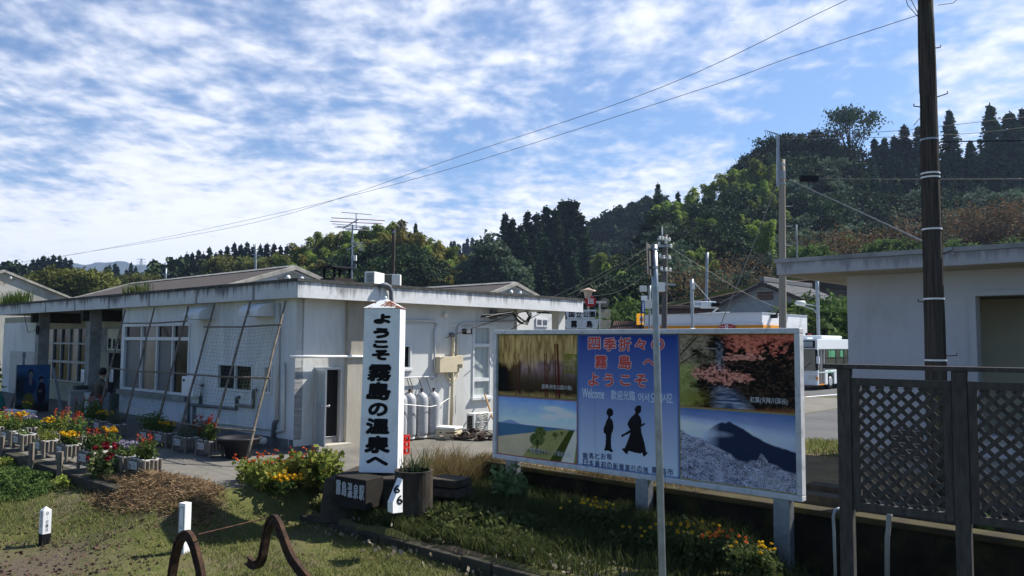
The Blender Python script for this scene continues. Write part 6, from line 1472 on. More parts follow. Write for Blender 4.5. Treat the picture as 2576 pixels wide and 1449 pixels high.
p = G(*c5(1545, 1210)); e = thing('plastic_bag', 'crumpled translucent plastic bag at the billboard end', 'bag', p + Vector((0, 0, .1)), 0); mb = MB(); mb.lathe([(.02, -.1), (.2, 0), (.24, .15), (.15, .3), (.05, .36), (.08, .42)], (0, 0, 0), 9); mb.build('bag', mat('bag_plastic', (.55, .5, .5), .3, var=.2, vscale=8, bump=.6, bscale=15), e)
# --- TV antenna on the roof
d_ = 27.0; pb = at(887, 724, d_); an = thing('tv_antenna', 'tall roof television antenna with red tipped crossed elements', 'antenna', pb)
def ap(px, py, dd=0): return at(px, py, d_ + dd) - pb
mb = MB(); mb.tube([ap(885, 722), ap(887, 565)], .028, 8); mb.build('mast', M_STEEL, an)
mb = MB(); mb.tube([ap(862, 575), ap(900, 553)], .022, 6); mb.build('boom', M_STEEL, an)
for (x0, y0, x1, y1) in ((833, 548, 968, 555), (831, 557, 962, 563), (836, 563, 930, 571), (848, 569, 930, 573), (842, 571, 920, 579), (868, 577, 936, 580)):
    mb = MB(); mb.tube([ap(x0, y0), ap(x1, y1)], .014, 5); mb.build('element', M_ALU if y0 > 560 else mat('red_rod', (.30, .07, .05), .5), an)
mb = MB(); mb.tube([ap(896, 578), ap(896, 537)], .018, 6); mb.tube([ap(859, 534), ap(934, 540)], .014, 5); mb.build('upper_antenna', M_ALU, an)
mb = MB(); mb.tube([ap(872, 629), ap(908, 612)], .016, 6)
for i in range(5): mb.tube([ap(884 + i * 5, 608 + i * 5), ap(914, 610 + i * 5)], .011, 5)
mb.build('lower_antenna', M_ALU, an)
mb = MB(); q = ap(893, 649); mb.box(q.x - .05, q.x + .05, -.06, .06, q.z - .09, q.z + .09); mb.build('amplifier', M_ACW, an)
mb = MB(); q = ap(893, 668); mb.box(q.x - .04, q.x + .04, -.05, .05, q.z - .09, q.z + .06); mb.build('splitter', M_PVC, an)
# plants rooted on the roof edge
def tufts(name, label, cat, spots, h, m, seed, blades=40, w=.014, spread=.25, root=None, wilt=.4, kind=None):
    r = np.random.default_rng(seed); V, Fq = [], []; o = 0
    for sp in spots:
        n = blades; a = r.uniform(0, 6.283, n); q = spread * np.sqrt(r.uniform(0, 1, n)); b0 = np.stack([sp[0] + q * np.cos(a), sp[1] + q * np.sin(a), np.full(n, sp[2])], 1)
        hh = h * r.uniform(.45, 1.1, n) * (sp[3] if len(sp) > 3 else 1); a2 = r.uniform(0, 6.283, n); l = hh * wilt * r.uniform(.2, 1.2, n); tip = b0 + np.stack([l * np.cos(a2), l * np.sin(a2), hh], 1); mid = b0 + np.stack([l * .3 * np.cos(a2), l * .3 * np.sin(a2), hh * .6], 1)
        sd = np.stack([-np.sin(a2 + .6), np.cos(a2 + .6), np.zeros(n)], 1) * w * r.uniform(.6, 1.2, (n, 1))
        v = np.stack([b0 - sd * .5, b0 + sd * .5, mid + sd * .4, mid - sd * .4, tip + sd * .08, tip - sd * .08], 1).reshape(-1, 3); i6 = np.arange(n)[:, None] * 6 + o
        Fq += [np.concatenate([i6 + np.array([[0, 1, 2, 3]]), i6 + np.array([[3, 2, 4, 5]])])]; V.append(v); o += len(v)
    ob = np_mesh(name, np.concatenate(V), np.concatenate(Fq), m)
    return tag(ob, label, cat, kind=kind)
L_STRAW = leafmat('straw_grass', [(.22, .16, .075), (.30, .23, .11), (.17, .13, .05), (.14, .13, .045)], trans=.3)
L_WEED = leafmat('weed_green', [(.035, .055, .016), (.06, .08, .025), (.09, .10, .035), (.05, .07, .02)], trans=.3)
L_GRASS = leafmat('short_grass', [(.07, .10, .022), (.11, .135, .035), (.17, .17, .06), (.21, .18, .08), (.085, .12, .028)], trans=.3)
L_FLOW = leafmat('flower_leaf', [(.04, .075, .018), (.075, .12, .03), (.12, .16, .04)], trans=.35)
def roofpt(px, s): 
    q = onS(px, 760, s); return W(q.dot(U), s, 4.11)
for i, (a, n_, h_, lab) in enumerate(((range(5, 75, 5), 26, .55, 'tuft of yellow green weeds growing on the station roof edge at far left'), (range(320, 370, 6), 18, .35, 'small weeds on the fascia top above the big window'))):
    spots = [tuple(roofpt(px + random.Random(px).uniform(-2, 2), S0 - .15)) for px in a]
    tufts('roof_weeds', lab, 'weeds', spots, h_, L_WEED if i else L_FLOW, 20 + i, n_, .03, .2)

# --- bamboo trellises leaning on the eave, with net
def trellis(label, poles, rails, net, sbase):
    """poles: (top px, bottom px); the poles lean from the eave out to the ground"""
    t0, b0 = poles[0]
    root = thing('net_trellis', label, 'trellis', W(onS(*poles[0][0], S0 - .42).dot(U), S0 - .42, 0), RZ)
    def planept(px, py):
        # leaning plane through the eave line (z 3.6, s0-.42) and the ground line (z 0, sbase)
        nrm = (W(0, sbase, 0) - W(0, S0 - .42, 3.6)).cross(U); r = ray(px, py); p0_ = W(0, sbase, 0)
        return local(root, E0 + r * ((p0_ - E0).dot(nrm) / r.dot(nrm)))
    for (a, b_) in poles:
        p0_, p1_ = planept(*a), planept(*b_); mb = MB(); n_ = 9; pts = [p0_ + (p1_ - p0_) * (i / n_) + Vector((math.sin(i * 1.7) * .012, 0, 0)) for i in range(n_ + 1)]; mb.tube(pts, [.026 + .008 * (i / n_) for i in range(n_ + 1)], 8); mb.smooth = True; mb.build('bamboo_pole', M_BAMBOO, root)
    for (a, b_) in rails:
        p0_, p1_ = planept(*a), planept(*b_); mb = MB(); mb.tube([p0_ + Vector((0, -.035, 0)), (p0_ + p1_) / 2 + Vector((0, -.035, -.03)), p1_ + Vector((0, -.035, 0))], .022, 7); mb.smooth = True; mb.build('crossbar', M_BAMBOO, root)
    if net:
        q = [planept(*p) for p in net]; mb = MB(); nx, nz = 22, 26; rr = random.Random(2)
        P2 = [[(q[0] * (1 - i / nx) + q[1] * (i / nx)) * (1 - j / nz) + (q[3] * (1 - i / nx) + q[2] * (i / nx)) * (j / nz) + Vector((rr.uniform(-.02, .02), .02 + .05 * math.sin(3.1416 * i / nx), rr.uniform(-.02, .02) - .07 * math.sin(3.1416 * i / nx))) for j in range(nz + 1)] for i in range(nx + 1)]
        for i in range(nx + 1): mb.tube(P2[i], .0028, 3, cap=False)
        for j in range(nz + 1): mb.tube([P2[i][j] for i in range(nx + 1)], .0028, 3, cap=False)
        o = mb.build('net', mat('green_net_cord', (.10, .13, .10), .8), root)
    return root
trellis('bamboo pole trellis with sagging net leaning on the eave left of the house corner', [(c4(830, 300), c4(575, 1230)), (c4(1090, 280), c4(820, 1240)), (c4(1345, 280), c4(1062, 1425))],
        [(c4(762, 466), c4(1325, 450)), (c4(545, 800), c4(1238, 838)), (c4(562, 1160), c4(1130, 1222))], [c4(770, 470), c4(1300, 462), c4(1130, 1200), c4(600, 1150)], S0 - 2.05)
trellis('bamboo pole trellis standing in front of the big station window', [(c4(182, 345), c4(-10, 1100)), (c4(395, 325), c4(180, 1150)), (c4(640, 318), c4(425, 1130))],
        [(c4(170, 440), c4(640, 425)), (c4(55, 762), c4(545, 800)), (c4(-20, 1090), c4(420, 1140))], [c4(165, 760), c4(540, 800), c4(440, 1130), c4(20, 1100)], S0 - 1.75)
# --- big black tub
p = G(*c4(1005, 1415)); e = thing('black_tub', 'big round black plastic tub beside the leaning bamboo pole', 'tub', p); mb = MB(); mb.lathe([(.26, 0), (.29, .04), (.33, .28), (.44, .34), (.46, .40), (.50, .42), (.50, .46), (.44, .46), (.42, .4), (.001, .4)], (0, 0, 0), 28); mb.smooth = True; mb.build('tub', mat('tub_black', (.02, .02, .026), .5, var=.3), e)

# --- planters made of half logs, each with its flowers
LBL = mat('plate_grey', (.50, .51, .52), .6, var=.1); M_POT = mat('white_trough', (.66, .65, .62), .6, var=.15)
def make_planter():
    e = thing('log_planter', 'x', 'planter', (0, 0, 0), RZ)
    w, d, h, lg = .62, .32, .36, .12
    mb = MB(); mb.box(-w/2 + .03, w/2 - .03, -d/2 + .03, d/2 - .03, lg, h - .02)
    for sx_ in (-1, 1): mb.box(sx_ * (w/2 - .02) - .012, sx_ * (w/2 - .02) + .012, -d/2 + .03, d/2 - .03, h - .019, h + .005)
    for sy_ in (-1, 1): mb.box(-w/2 + .032, w/2 - .032, sy_ * (d/2 - .02) - .012, sy_ * (d/2 - .02) + .012, h - .0185, h + .0055)
    mb.build('trough', M_POT, e)
    mb = MB(); mb.box(-w/2 + .035, w/2 - .035, -d/2 + .035, d/2 - .035, h - .019, h - .012); mb.build('soil', M_SOIL, e)
    mb = MB(); n1, n2 = 9, 5
    for i in range(n1):
        x = -w/2 + w * i / (n1 - 1); lo = 0 if i in (0, n1 - 1) else lg
        for sy_ in (-1, 1): mb.tube([(x, sy_ * d/2, lo), (x, sy_ * d/2, h - (.02 if i % 2 else 0))], .036, 8)
    for i in range(1, n2 - 1 + 0):
        y = -d/2 + d * i / (n2 - 1)
        for sx_ in (-1, 1): mb.tube([(sx_ * w/2, y, lg), (sx_ * w/2, y, h - (.02 if i % 2 else 0))], .036, 8)
    mb.build('log_sides', M_LOG, e)
    mb = MB(); mb.box(-.20, .12, -d/2 - .048, -d/2 - .037, lg + .05, h - .05); pl = mb.build('name_plate', LBL, e)
    mb = MB()
    mb.box(-.17, -.11, -d/2 - .052, -d/2 - .0485, lg + .08, h - .09)
    for i in range(3): mb.box(-.08, .09, -d/2 - .052, -d/2 - .0485, lg + .085 + i * .035, lg + .095 + i * .035)
    mb.build('plate_marks', M_PVC, pl)
    return e
PLANTER = make_planter(); used = [False]
def planter(p, label, grp, dr=0.0):
    if not used[0]: e = PLANTER; used[0] = True
    else: e = copy_tree(PLANTER)
    e.location = p; e.rotation_euler = (0, 0, RZ + dr); e['label'] = label; e['group'] = grp; return e
BLO = {'red': leafmat('salvia_red', [(.36, .035, .02), (.44, .07, .03), (.26, .02, .015)], obj=.15), 'yellow': leafmat('marigold_yellow', [(.62, .36, .015), (.68, .45, .03), (.50, .25, .01)], obj=.1), 'purple': leafmat('ageratum_mauve', [(.24, .21, .29), (.31, .28, .36)], obj=.1),
       'crimson': leafmat('celosia_crimson', [(.13, .008, .016), (.20, .012, .022)], obj=.1), 'orange': leafmat('lantana_orange', [(.62, .16, .03), (.60, .08, .04), (.70, .30, .05)], obj=.15), 'white': leafmat('pale_blossom', [(.55, .5, .55), (.6, .58, .5)], obj=.1)}
L_SILV = leafmat('silver_leaf', [(.10, .12, .09), (.14, .16, .12), (.08, .10, .07)])
L_YG = leafmat('yellow_green_leaf', [(.16, .20, .035), (.24, .27, .055), (.11, .15, .03), (.28, .27, .07)], trans=.4)
def flowers(name, label, cat, p, size, col, seed, leaf=None, nl=420, nb=26, spike=False, lsz=.05, bsz=.035, group=None, stems=18, flat=.85):
    """a leafy plant: foliage mesh plus one mesh of blossoms (spikes of small petals, or round heads)"""
    r = np.random.default_rng(seed); w, d, h = size; e = thing(name, label, cat, p, RZ, group)
    st = np.stack([r.uniform(-.5, .5, stems) * w, r.uniform(-.5, .5, stems) * d, np.full(stems, 0.)], 1); tp = st * 1.25 + np.stack([r.normal(0, .04, stems), r.normal(0, .04, stems), h * r.uniform(.55, 1.0, stems) * (1 - .35 * (st[:, 0] / w) ** 2)], 1)
    k_ = r.integers(0, stems, nl); f = r.uniform(.1, .95, nl)[:, None]; c = st[k_] * (1 - f) + tp[k_] * f + r.normal(size=(nl, 3)) * np.array([.05, .05, .03])
    v, fq = leaves(r, c, lsz, .55); np_mesh('foliage', v, fq, leaf or L_FLOW, e)
    mb = MB()
    for i in range(stems): mb.tube([st[i], (st[i] + tp[i]) / 2, tp[i]], .005, 4)
    mb.build('stems', mat('green_stem', (.06, .08, .025), .8), e)
    if nb:
        if spike:
            ks = r.choice(stems, min(nb, stems), replace=False); cs = []
            for q in ks: cs.append(tp[q] + np.stack([r.normal(0, .014, 16), r.normal(0, .014, 16), r.uniform(-.04, .13, 16)], 1))
            cs = np.concatenate(cs); v, fq = leaves(r, cs, bsz, .7)
        else:
            # round heads: petals over a small ball
            c0 = np.stack([r.uniform(-.62, .62, nb) * w, r.uniform(-.62, .62, nb) * d, h * r.uniform(flat, 1.12, nb)], 1); c0[:, 2] *= 1 - .3 * (c0[:, 0] / w) ** 2
            dd = rdir(r, nb * 16).reshape(nb, 16, 3); cs = (c0[:, None] + dd * np.array([bsz, bsz, bsz * .7]) * .6).reshape(-1, 3); v, fq = leaves(r, cs, bsz * .9, .9)
        np_mesh('blossoms', v, fq, BLO[col], e)
    return e
def PT(px, py, z=0.0): return G(px, py, z)
def c3(x, y): return .3056 * x, 1006.2 + .3056 * y
FRONT = [((1165, 672), 'red', True, 'rightmost of the front row'), ((1000, 640), 'purple', False, 'behind the dark red celosia'), ((740, 600), 'red', True, 'third from the right of the front row'), ((545, 528), 'yellow', False, 'fourth from the right in the front row'), ((345, 486), 'green', False, 'fifth from the right in the front row'),
         ((172, 428), 'pale', False, 'sixth from the right in the front row, nearly empty'), ((75, 390), 'red', True, 'second from the left edge in the front row'), ((-40, 350), 'red', True, 'at the left edge of the photo')]
zc = Vector((0, 0, .006))
for i, (q, col, sp, where) in enumerate(FRONT):
    base = PT(*c3(*q)); t_, s_ = TS(base); base = W(t_ - .28, max(s_ + .16, 6.32), .03)
    planter(base, 'half log planter, ' + where, 'log planters in the sunlit front row', random.Random(i).uniform(-.08, .08))
    top = base + Vector((0, 0, .34))
    if col == 'red': flowers('salvia_plant', 'red salvia in the planter ' + where, 'flowers', top, (.46, .2, .44), 'red', 300 + i, L_YG if i % 2 else L_FLOW, 460, 9, True, .055, .024, 'salvias in the front row')
    elif col == 'yellow': flowers('marigold_plant', 'yellow marigolds in the planter ' + where, 'flowers', top, (.5, .24, .24), 'yellow', 300 + i, L_FLOW, 460, 22, False, .045, .042)
    elif col == 'purple': flowers('ageratum_plant', 'mauve ageratum in the planter ' + where, 'flowers', top, (.5, .24, .26), 'purple', 300 + i, L_FLOW, 420, 30, False, .045, .032)
    elif col == 'green': flowers('leafy_plant', 'pale leafy plant in the planter ' + where, 'plant', top, (.52, .26, .26), 'white', 300 + i, L_YG, 460, 0, False, .045)
    else: flowers('seedlings', 'sparse seedlings in the planter ' + where, 'plant', top, (.46, .2, .10), 'white', 300 + i, L_FLOW, 90, 0, False, .05, stems=8)
# more flowers behind the front row
for i, (q, col, h_, nm) in enumerate((((625, 430), 'red', .5, 'red salvia standing behind the middle of the front row'), ((500, 400), 'red', .55, 'tall red salvia with pale leaves behind the fifth front planter'), ((300, 390), 'yellow', .3, 'yellow marigolds behind the sixth front planter'), ((170, 350), 'purple', .28, 'mauve flowers behind the nearly empty white trough'), ((20, 330), 'yellow', .3, 'yellow marigolds at the left edge under the red salvia'), ((890, 520), 'yellow', .36, 'yellow marigolds behind the dark red celosia'))):
    base = PT(*c3(*q)) ; t_, s_ = TS(base); base = W(t_, max(s_, 6.9), .03); bp = planter(base, 'half log planter holding the ' + nm, 'log planters in the second sunlit row')
    flowers('salvia_plant' if col == 'red' else ('marigold_plant' if col == 'yellow' else 'ageratum_plant'), nm, 'flowers', base + Vector((0, 0, .34)), (.46, .22, h_), col, 330 + i, L_YG if i == 1 else L_FLOW, 440, 9 if col == 'red' else 18, col == 'red', .05, .024 if col == 'red' else .038)
flowers('celosia_plant', 'dark crimson celosia growing in the soil before the planters', 'flowers', PT(*c3(880, 700), -.15), (.75, .4, .72), 'crimson', 350, L_WEED, 620, 11, False, .07, .06, stems=26, flat=.75)
BACK = [((705, 262), None, 'first from the left, by the entrance'), ((835, 285), 'yellow', 'second from the left, with small yellow flowers'), ((935, 318), 'silver', 'third from the left, with silvery leaves'), ((1230, 378), 'tall', 'fourth from the left, with a bushy dark plant'), ((1355, 400), 'yellow', 'fifth from the left, with a few yellow flowers'), ((1515, 442), 'silver', 'sixth from the left, with grey green leaves'), ((1712, 478), 'red', 'rightmost, with red salvia')]
for i, (q, col, where) in enumerate(BACK):
    base = PT(*c3(*q)); t_, s_ = TS(base); base = W(t_ - .25, s_ + .16, .006); planter(base, 'shaded log planter along the wall, ' + where, 'log planters in the shade along the wall'); top = base + Vector((0, 0, .34))
    lab = 'plant in the wall planter ' + where
    if col == 'yellow': flowers('marigold_plant', 'yellow flowering ' + lab, 'flowers', top, (.5, .22, .26), 'yellow', 360 + i, L_FLOW, 320, 14, False, .05, .04)
    elif col == 'silver': flowers('silver_plant', 'silvery leafy ' + lab, 'plant', top, (.6, .3, .3), 'white', 360 + i, L_SILV, 620, 0, False, .035, stems=30)
    elif col == 'tall': flowers('leafy_plant', 'bushy green ' + lab, 'plant', top, (.6, .35, .5), 'white', 360 + i, L_FLOW, 700, 0, False, .05, stems=30)
    elif col == 'red': flowers('salvia_plant', 'red flowering ' + lab, 'flowers', top, (.5, .24, .52), 'red', 360 + i, L_FLOW, 420, 14, True, .055, .026)
    else: flowers('salvia_plant', 'tall dim red flowering ' + lab, 'flowers', top, (.7, .4, .62), 'red', 360 + i, L_FLOW, 560, 12, True, .06, .03)
flowers('salvia_plant', 'red salvia behind the rightmost wall planters at the trellis foot', 'flowers', PT(*c3(1620, 400)), (.5, .25, .75), 'red', 371, L_FLOW, 380, 14, True, .055, .032)
flowers('leafy_plant', 'dark green bush beside the first wall planter at the entrance', 'plant', PT(*c3(790, 255)), (.6, .4, .75), 'white', 372, L_FLOW, 700, 0, False, .06, stems=26)
# white troughs before the painted board
for i, (q, lab) in enumerate((((100, 132), 'left white plastic trough in front of the painted photo board'), ((230, 138), 'right white plastic trough in front of the painted photo board'))):
    p = PT(*c3(*q)); e = thing('flower_trough', lab, 'planter', p, RZ, None); mb = MB(); mb.add([(x * (.42 if z else .38), y * (.13 if z else .11), z) for z in (0, .2) for x, y in ((-1, -1), (1, -1), (1, 1), (-1, 1))], [(0,3,2,1),(4,5,6,7),(0,1,5,4),(1,2,6,5),(2,3,7,6),(3,0,4,7)]); mb.build('trough', M_WPAINT, e, .01)
    mb = MB(); mb.box(-.44, .44, -.15, .15, .19, .215); mb.build('rim', M_WPAINT, e)
flowers('marigold_plant', 'small dim flowers in the right white trough', 'flowers', PT(*c3(225, 125)) + Vector((0, 0, .18)), (.6, .15, .28), 'yellow', 380, L_FLOW, 120, 5, False, .05, .04)

# --- painted photo board with two kimono figures
p = G(70, 1040); d_ = p.y; a_, b_ = at(37, 1030, d_ - .3), at(122, 1036, d_ + .6); top = at(44, 918, d_ - .3).z
PB = thing('photo_board', 'painted standing board showing two figures in traditional dress under blue sky', 'board', (a_.x, a_.y, 0), math.atan2((b_ - a_).y, (b_ - a_).x)); wB_ = (b_ - a_).xy.length
mb = MB(); mb.box(0, wB_, 0, .04, .02, top); mb.build('panel_edge', M_WOOD, PB)
def paint(x, y):
    n = fbm(x, y, 9, 4, 41); c = mixc((.02, .10, .30), (.10, .22, .38), n); c = mixc(c, (.16, .20, .24), np.clip((y - .45) * 3, 0, 1) * n); c = mixc(c, (.02, .03, .02), np.clip(1.3 - ((x - .15) / .3) ** 2 - ((y - .45) / .3) ** 2 + (n - .5), 0, 1) * .9); c = mixc(c, (.03, .035, .03), np.clip((y - .70) * 6, 0, 1))
    def el(c, cx, cy, rx, ry, col, k=8): return mixc(c, col, np.clip((1 - ((x - cx) / rx) ** 2 - ((y - cy) / ry) ** 2) * k, 0, 1))
    c = el(c, .40, .46, .20, .20, (.03, .06, .16)); c = el(c, .38, .78, .17, .20, (.22, .20, .05)); c = el(c, .42, .17, .09, .075, (.02, .015, .012)); c = el(c, .42, .20, .065, .065, (.30, .28, .27)); c = el(c, .42, .34, .05, .10, (.30, .26, .24))
    c = el(c, .76, .60, .14, .24, (.03, .02, .04)); c = el(c, .74, .30, .075, .06, (.015, .012, .012)); c = el(c, .75, .335, .05, .045, (.30, .26, .24)); c = el(c, .72, .56, .06, .03, (.28, .24, .22)); return c
cvx = []
gx, gy = np.meshgrid(np.linspace(0, 1, 60), np.linspace(0, 1, 80), indexing='ij'); col = paint(gx, 1 - gy) * .6
v = np.stack([.01 + (wB_ - .02) * gx, np.full_like(gx, -.004), .03 + (top - .04) * gy], -1).reshape(-1, 3); ii, jj = np.meshgrid(np.arange(59), np.arange(79), indexing='ij'); o = (ii * 80 + jj).ravel()
np_mesh('painted_face', v, np.stack([o, o + 80, o + 81, o + 1], 1), vcolmat('board_paint', .6), PB, col.reshape(-1, 3))
mb = MB()
for x in (.15, wB_ - .15): mb.bar((x, .05, top * .8), (x, .8, 0), .05)
mb.build('prop', M_WOOD, PB)
a_, b_ = G(154, 1031), at(134, 925, G(154, 1031).y + .5); e = thing('leaning_board', 'pale narrow board leaning in the dim entrance', 'board', a_); mb = MB(); mb.bar((0, 0, 0), b_ - a_, .09, .03); mb.build('plank', M_GSTEEL, e)

# --- ticket gate boxes, bin and notice stands in the entrance
def boxthing(name, label, cat, l, t, r, b, m, depth=.5, rz=RZ, bev=.01):
    p = G((l + r) / 2, b); d = p.y; w = (r - l) / F_PX * d * 1.15; h = at(l, t, d).z; e = thing(name, label, cat, (p.x, p.y, 0), rz); mb = MB(); mb.box(-w / 2, w / 2, 0, depth, .0, h * .9); o = mb.build('body', m, e, bev); mb = MB(); mb.box(-w / 2 - .02, w / 2 + .02, -.02, depth + .02, h * .9 + .001, h); mb.build('top', m, e, bev); return e
boxthing('concrete_bin', 'pale concrete block stand left of the entrance gate', 'stand', 163, 982, 180, 1056, M_CONCG)
boxthing('rubbish_bin', 'dark square bin on a post beside the entrance', 'bin', 176, 970, 195, 1052, mat('bin_dark', (.05, .055, .06), .6, var=.3), .35)
boxthing('ticket_gate', 'grey metal ticket gate cabinet before the doorway', 'gate', 200, 988, 232, 1060, M_GSTEEL, .6)
boxthing('ticket_gate', 'green grey rounded gate panel right of the bending person', 'gate', 262, 992, 284, 1050, mat('gate_green', (.09, .11, .10), .6, var=.3), .15)
for px, lab in ((207, 'white notice on a dark stand left of the bending person'), (279, 'white paper notice in front of the dark doorway')):
    p = G(px, 1035 if px < 250 else 1040); d = p.y; e = thing('notice_stand', lab, 'notice', (p.x, p.y, 0), RZ); z0, z1 = at(px, 957, d).z, at(px, 929, d).z
    mb = MB(); mb.tube([(0, 0, 0), (0, 0, z1 + .05)], .025, 6); mb.build('post', M_BLACK, e); mb = MB(); mb.box(-.16, .16, -.045, -.03, z0 - .05, z1); pn = mb.build('panel', M_WPAINT, e); mb = MB(); 
    for i in range(5): mb.box(-.12, .1 - .03 * (i % 3), -.050, -.0455, z0 + i * .07, z0 + .02 + i * .07)
    mb.build('print_lines', M_PVC, pn)
boxthing('vending_cabinet', 'pale blue door panel leaning at the far left of the entrance', 'panel', 28, 886, 62, 1010, M_GSTEEL, .1)
e = thing('tarpaulin_bundle', 'teal tarpaulin bundle cut by the left edge of the photo', 'tarpaulin', G(0, 1040)); mb = MB(); mb.lathe([(.25, 0), (.38, .15), (.33, .5), (.2, .75), (.06, .88)], (-.25, 0, 0), 11); mb.build('cloth', mat('teal_cloth', (.03, .22, .18), .7, var=.4, vscale=4, bump=.6, bscale=8), e)
flowers('potted_shrub', 'dark leafy shrub branch reaching in at the left edge', 'shrub', at(0, 975, 24.5) - Vector((.5, 0, .35)), (1.1, .6, 1.3), 'white', 390, L_DARK, 900, 0, False, .10, stems=26)

# --- the person bending at the entrance
pd = 25.4
def pv_(px, py, dd=0.0): return at(px, py, pd + dd)
base = pv_(240, 1062); PR = thing('person', 'dark haired person in a brown jacket leaning forward at the station entrance', 'person', (base.x, base.y, 0), 0)
def skin(name, joints, edges, m, parent, sub=2):
    me = bpy.data.meshes.new(name); me.from_pydata([j[0] for j in joints], edges, []); o = bpy.data.objects.new(name, me); C.objects.link(o); o.parent = parent
    sk = o.modifiers.new('skin', 'SKIN'); me.skin_vertices or o.modifiers.update() if False else None
    if not me.skin_vertices: me.attributes  # layer is made with the modifier
    for i, j in enumerate(joints): me.skin_vertices[0].data[i].radius = (j[1], j[1] if len(j) < 3 else j[2])
    me.skin_vertices[0].data[0].use_root = True
    sb2 = o.modifiers.new('sub', 'SUBSURF'); sb2.levels = sb2.render_levels = sub
    dg = bpy.context.evaluated_depsgraph_get(); bpy.context.view_layer.update(); nm = bpy.data.meshes.new_from_object(o.evaluated_get(bpy.context.evaluated_depsgraph_get())); o.modifiers.clear(); o.data = nm; nm.materials.clear(); nm.materials.append(m)
    nm.polygons.foreach_set('use_smooth', [True] * len(nm.polygons)); return o
def L3(px, py, dd=0.0): q = pv_(px, py, dd); return tuple(q - Vector((base.x, base.y, 0)))
M_JACK = mat('brown_grey_jacket', (.10, .085, .07), .9, var=.3, vscale=8); M_TROU = mat('pale_trousers', (.30, .29, .27), .9, var=.2); M_SKIN = mat('skin', (.36, .22, .15), .6); M_HAIR = mat('black_hair', (.012, .010, .009), .5)
hip = L3(246, 1003); J = [(L3(247, 1003), .17, .13), (L3(249, 985), .15, .12), (L3(252, 966), .18, .12), (L3(258, 952), .07), (L3(242, 968, .12), .075), (L3(236, 985, .16), .058), (L3(227, 997, .1), .045), (L3(262, 966, -.16), .07), (L3(266, 985, -.2), .055), (L3(262, 1000, -.25), .042)]
skin('jacket', J, [(0, 1), (1, 2), (2, 3), (2, 4), (4, 5), (5, 6), (2, 7), (7, 8), (8, 9)], M_JACK, PR)
J = [(L3(246, 1004), .15, .12), (L3(242, 1012, .1), .10), (L3(240, 1035, .12), .07), (L3(236, 1058, .14), .05), (L3(250, 1012, -.1), .10), (L3(251, 1035, -.12), .07), (L3(248, 1058, -.1), .05)]
skin('trousers', J, [(0, 1), (1, 2), (2, 3), (0, 4), (4, 5), (5, 6)], M_TROU, PR)
J = [(L3(258, 952), .055), (L3(259, 945), .075), (L3(261, 938), .098), (L3(261, 931), .085), (L3(266, 941), .022)]
skin('head', J, [(0, 1), (1, 2), (2, 3), (2, 4)], M_SKIN, PR)
mb = MB(); c_ = Vector(L3(260, 936)) + Vector((-.015, -.02, .02)); mb.ball(c_, .128, 14, 9, 1.05); mb.smooth = True; mb.build('hair', M_HAIR, PR)
for (a, dirx) in ((L3(226, 999, .1), -1), (L3(261, 1003, -.25), -1)):
    a = Vector(a); J = [(tuple(a), .028), (tuple(a + Vector((dirx * .03, 0, -.05))), .034, .018)]; E_ = [(0, 1)]
    for i in range(4): k0 = a + Vector((dirx * .045, -.03 + .02 * i, -.085)); J += [(tuple(k0), .0095), (tuple(k0 + Vector((dirx * .015, 0, -.045 - .006 * (i in (1, 2))))), .008)]; E_ += [(1, len(J) - 2), (len(J) - 2, len(J) - 1)]
    J += [(tuple(a + Vector((dirx * .0, -.045, -.055))), .0105), (tuple(a + Vector((dirx * .01, -.055, -.09))), .009)]; E_ += [(0, len(J) - 2), (len(J) - 2, len(J) - 1)]
    skin('hand', J, E_, M_SKIN, PR, 1)
for px, dd in ((235, .14), (248, -.1)):
    q = Vector(L3(px, 1060, dd)); mb = MB(); mb.prism([(q.x - .10, 0, 0.006), (q.x + .17, 0, 0.006), (q.x + .16, 0, .05), (q.x + .04, 0, .09), (q.x - .09, 0, .09)], (0, q.y - .045, 0), (0, q.y + .045, 0)); mb.build('shoe', M_BLACK, PR, .01)

# ================================================================== GRASS FOREGROUND
# stakes with square section
for i, (x, y0, y1, lab) in enumerate(((8, 297, 505, 'short square wooden stake at the left edge before the planters'), (250, 352, 612, 'square wooden stake before the fifth front planter'), (487, 425, 690, 'tallest looking square wooden stake before the third front planter'))):
    p = G(*c3(x, y1), -.22); p.z = gz(p); h = at(*c3(x, y0), p.y).z - p.z; e = thing('wooden_stake', lab, 'stake', p, .2); mb = MB(); mb.box(-.045, .045, -.045, .045, -.15, h); mb.build('stake', M_WOOD, e, .006)
# concrete marker posts
p = G(111, 1380, -.7); p.z = gz(p); d_ = p.y; h = at(111, 1283, d_).z - p.z; e = thing('marker_post', 'square white marker post with black foot and pointed top', 'post', p, -.62); w2 = .063
mb = MB(); mb.box(-w2, w2, -w2, w2, h * .32, h); mb.add([(-w2, -w2, h + .001), (w2, -w2, h + .001), (w2, w2, h + .001), (-w2, w2, h + .001), (0, 0, h + .06)], [(0, 1, 4), (1, 2, 4), (2, 3, 4), (3, 0, 4)]); mb.build('white_part', M_WPAINT, e)
mb = MB(); mb.box(-w2 - .001, w2 + .001, -w2 - .001, w2 + .001, -.1, h * .32 - .001); mb.build('black_foot', M_BLACK, e)
for (tx_, ax_, o_) in (('0750', (1, 0, 0), (0, -w2, 0)), ('0.010', (0, 1, 0), (w2, 0, 0))):
    mb = MB()
    for i, ch in enumerate(tx_): letters(mb, ch, Vector(o_) + Vector((0, 0, h * (.92 - .12 * i))), ax_, (0, 0, 1), .035 if ch != '.' else .01, .05 if ch != '.' else .012, 0)
    mb.build('figures', M_PVC, e)
p = G(462, 1390, -.68); p.z = gz(p); d_ = p.y; h = at(462, 1264, d_).z - p.z; e = thing('marker_post', 'square white marker post with a framed inset behind the bent rail', 'post', p, -.45); w2 = .068
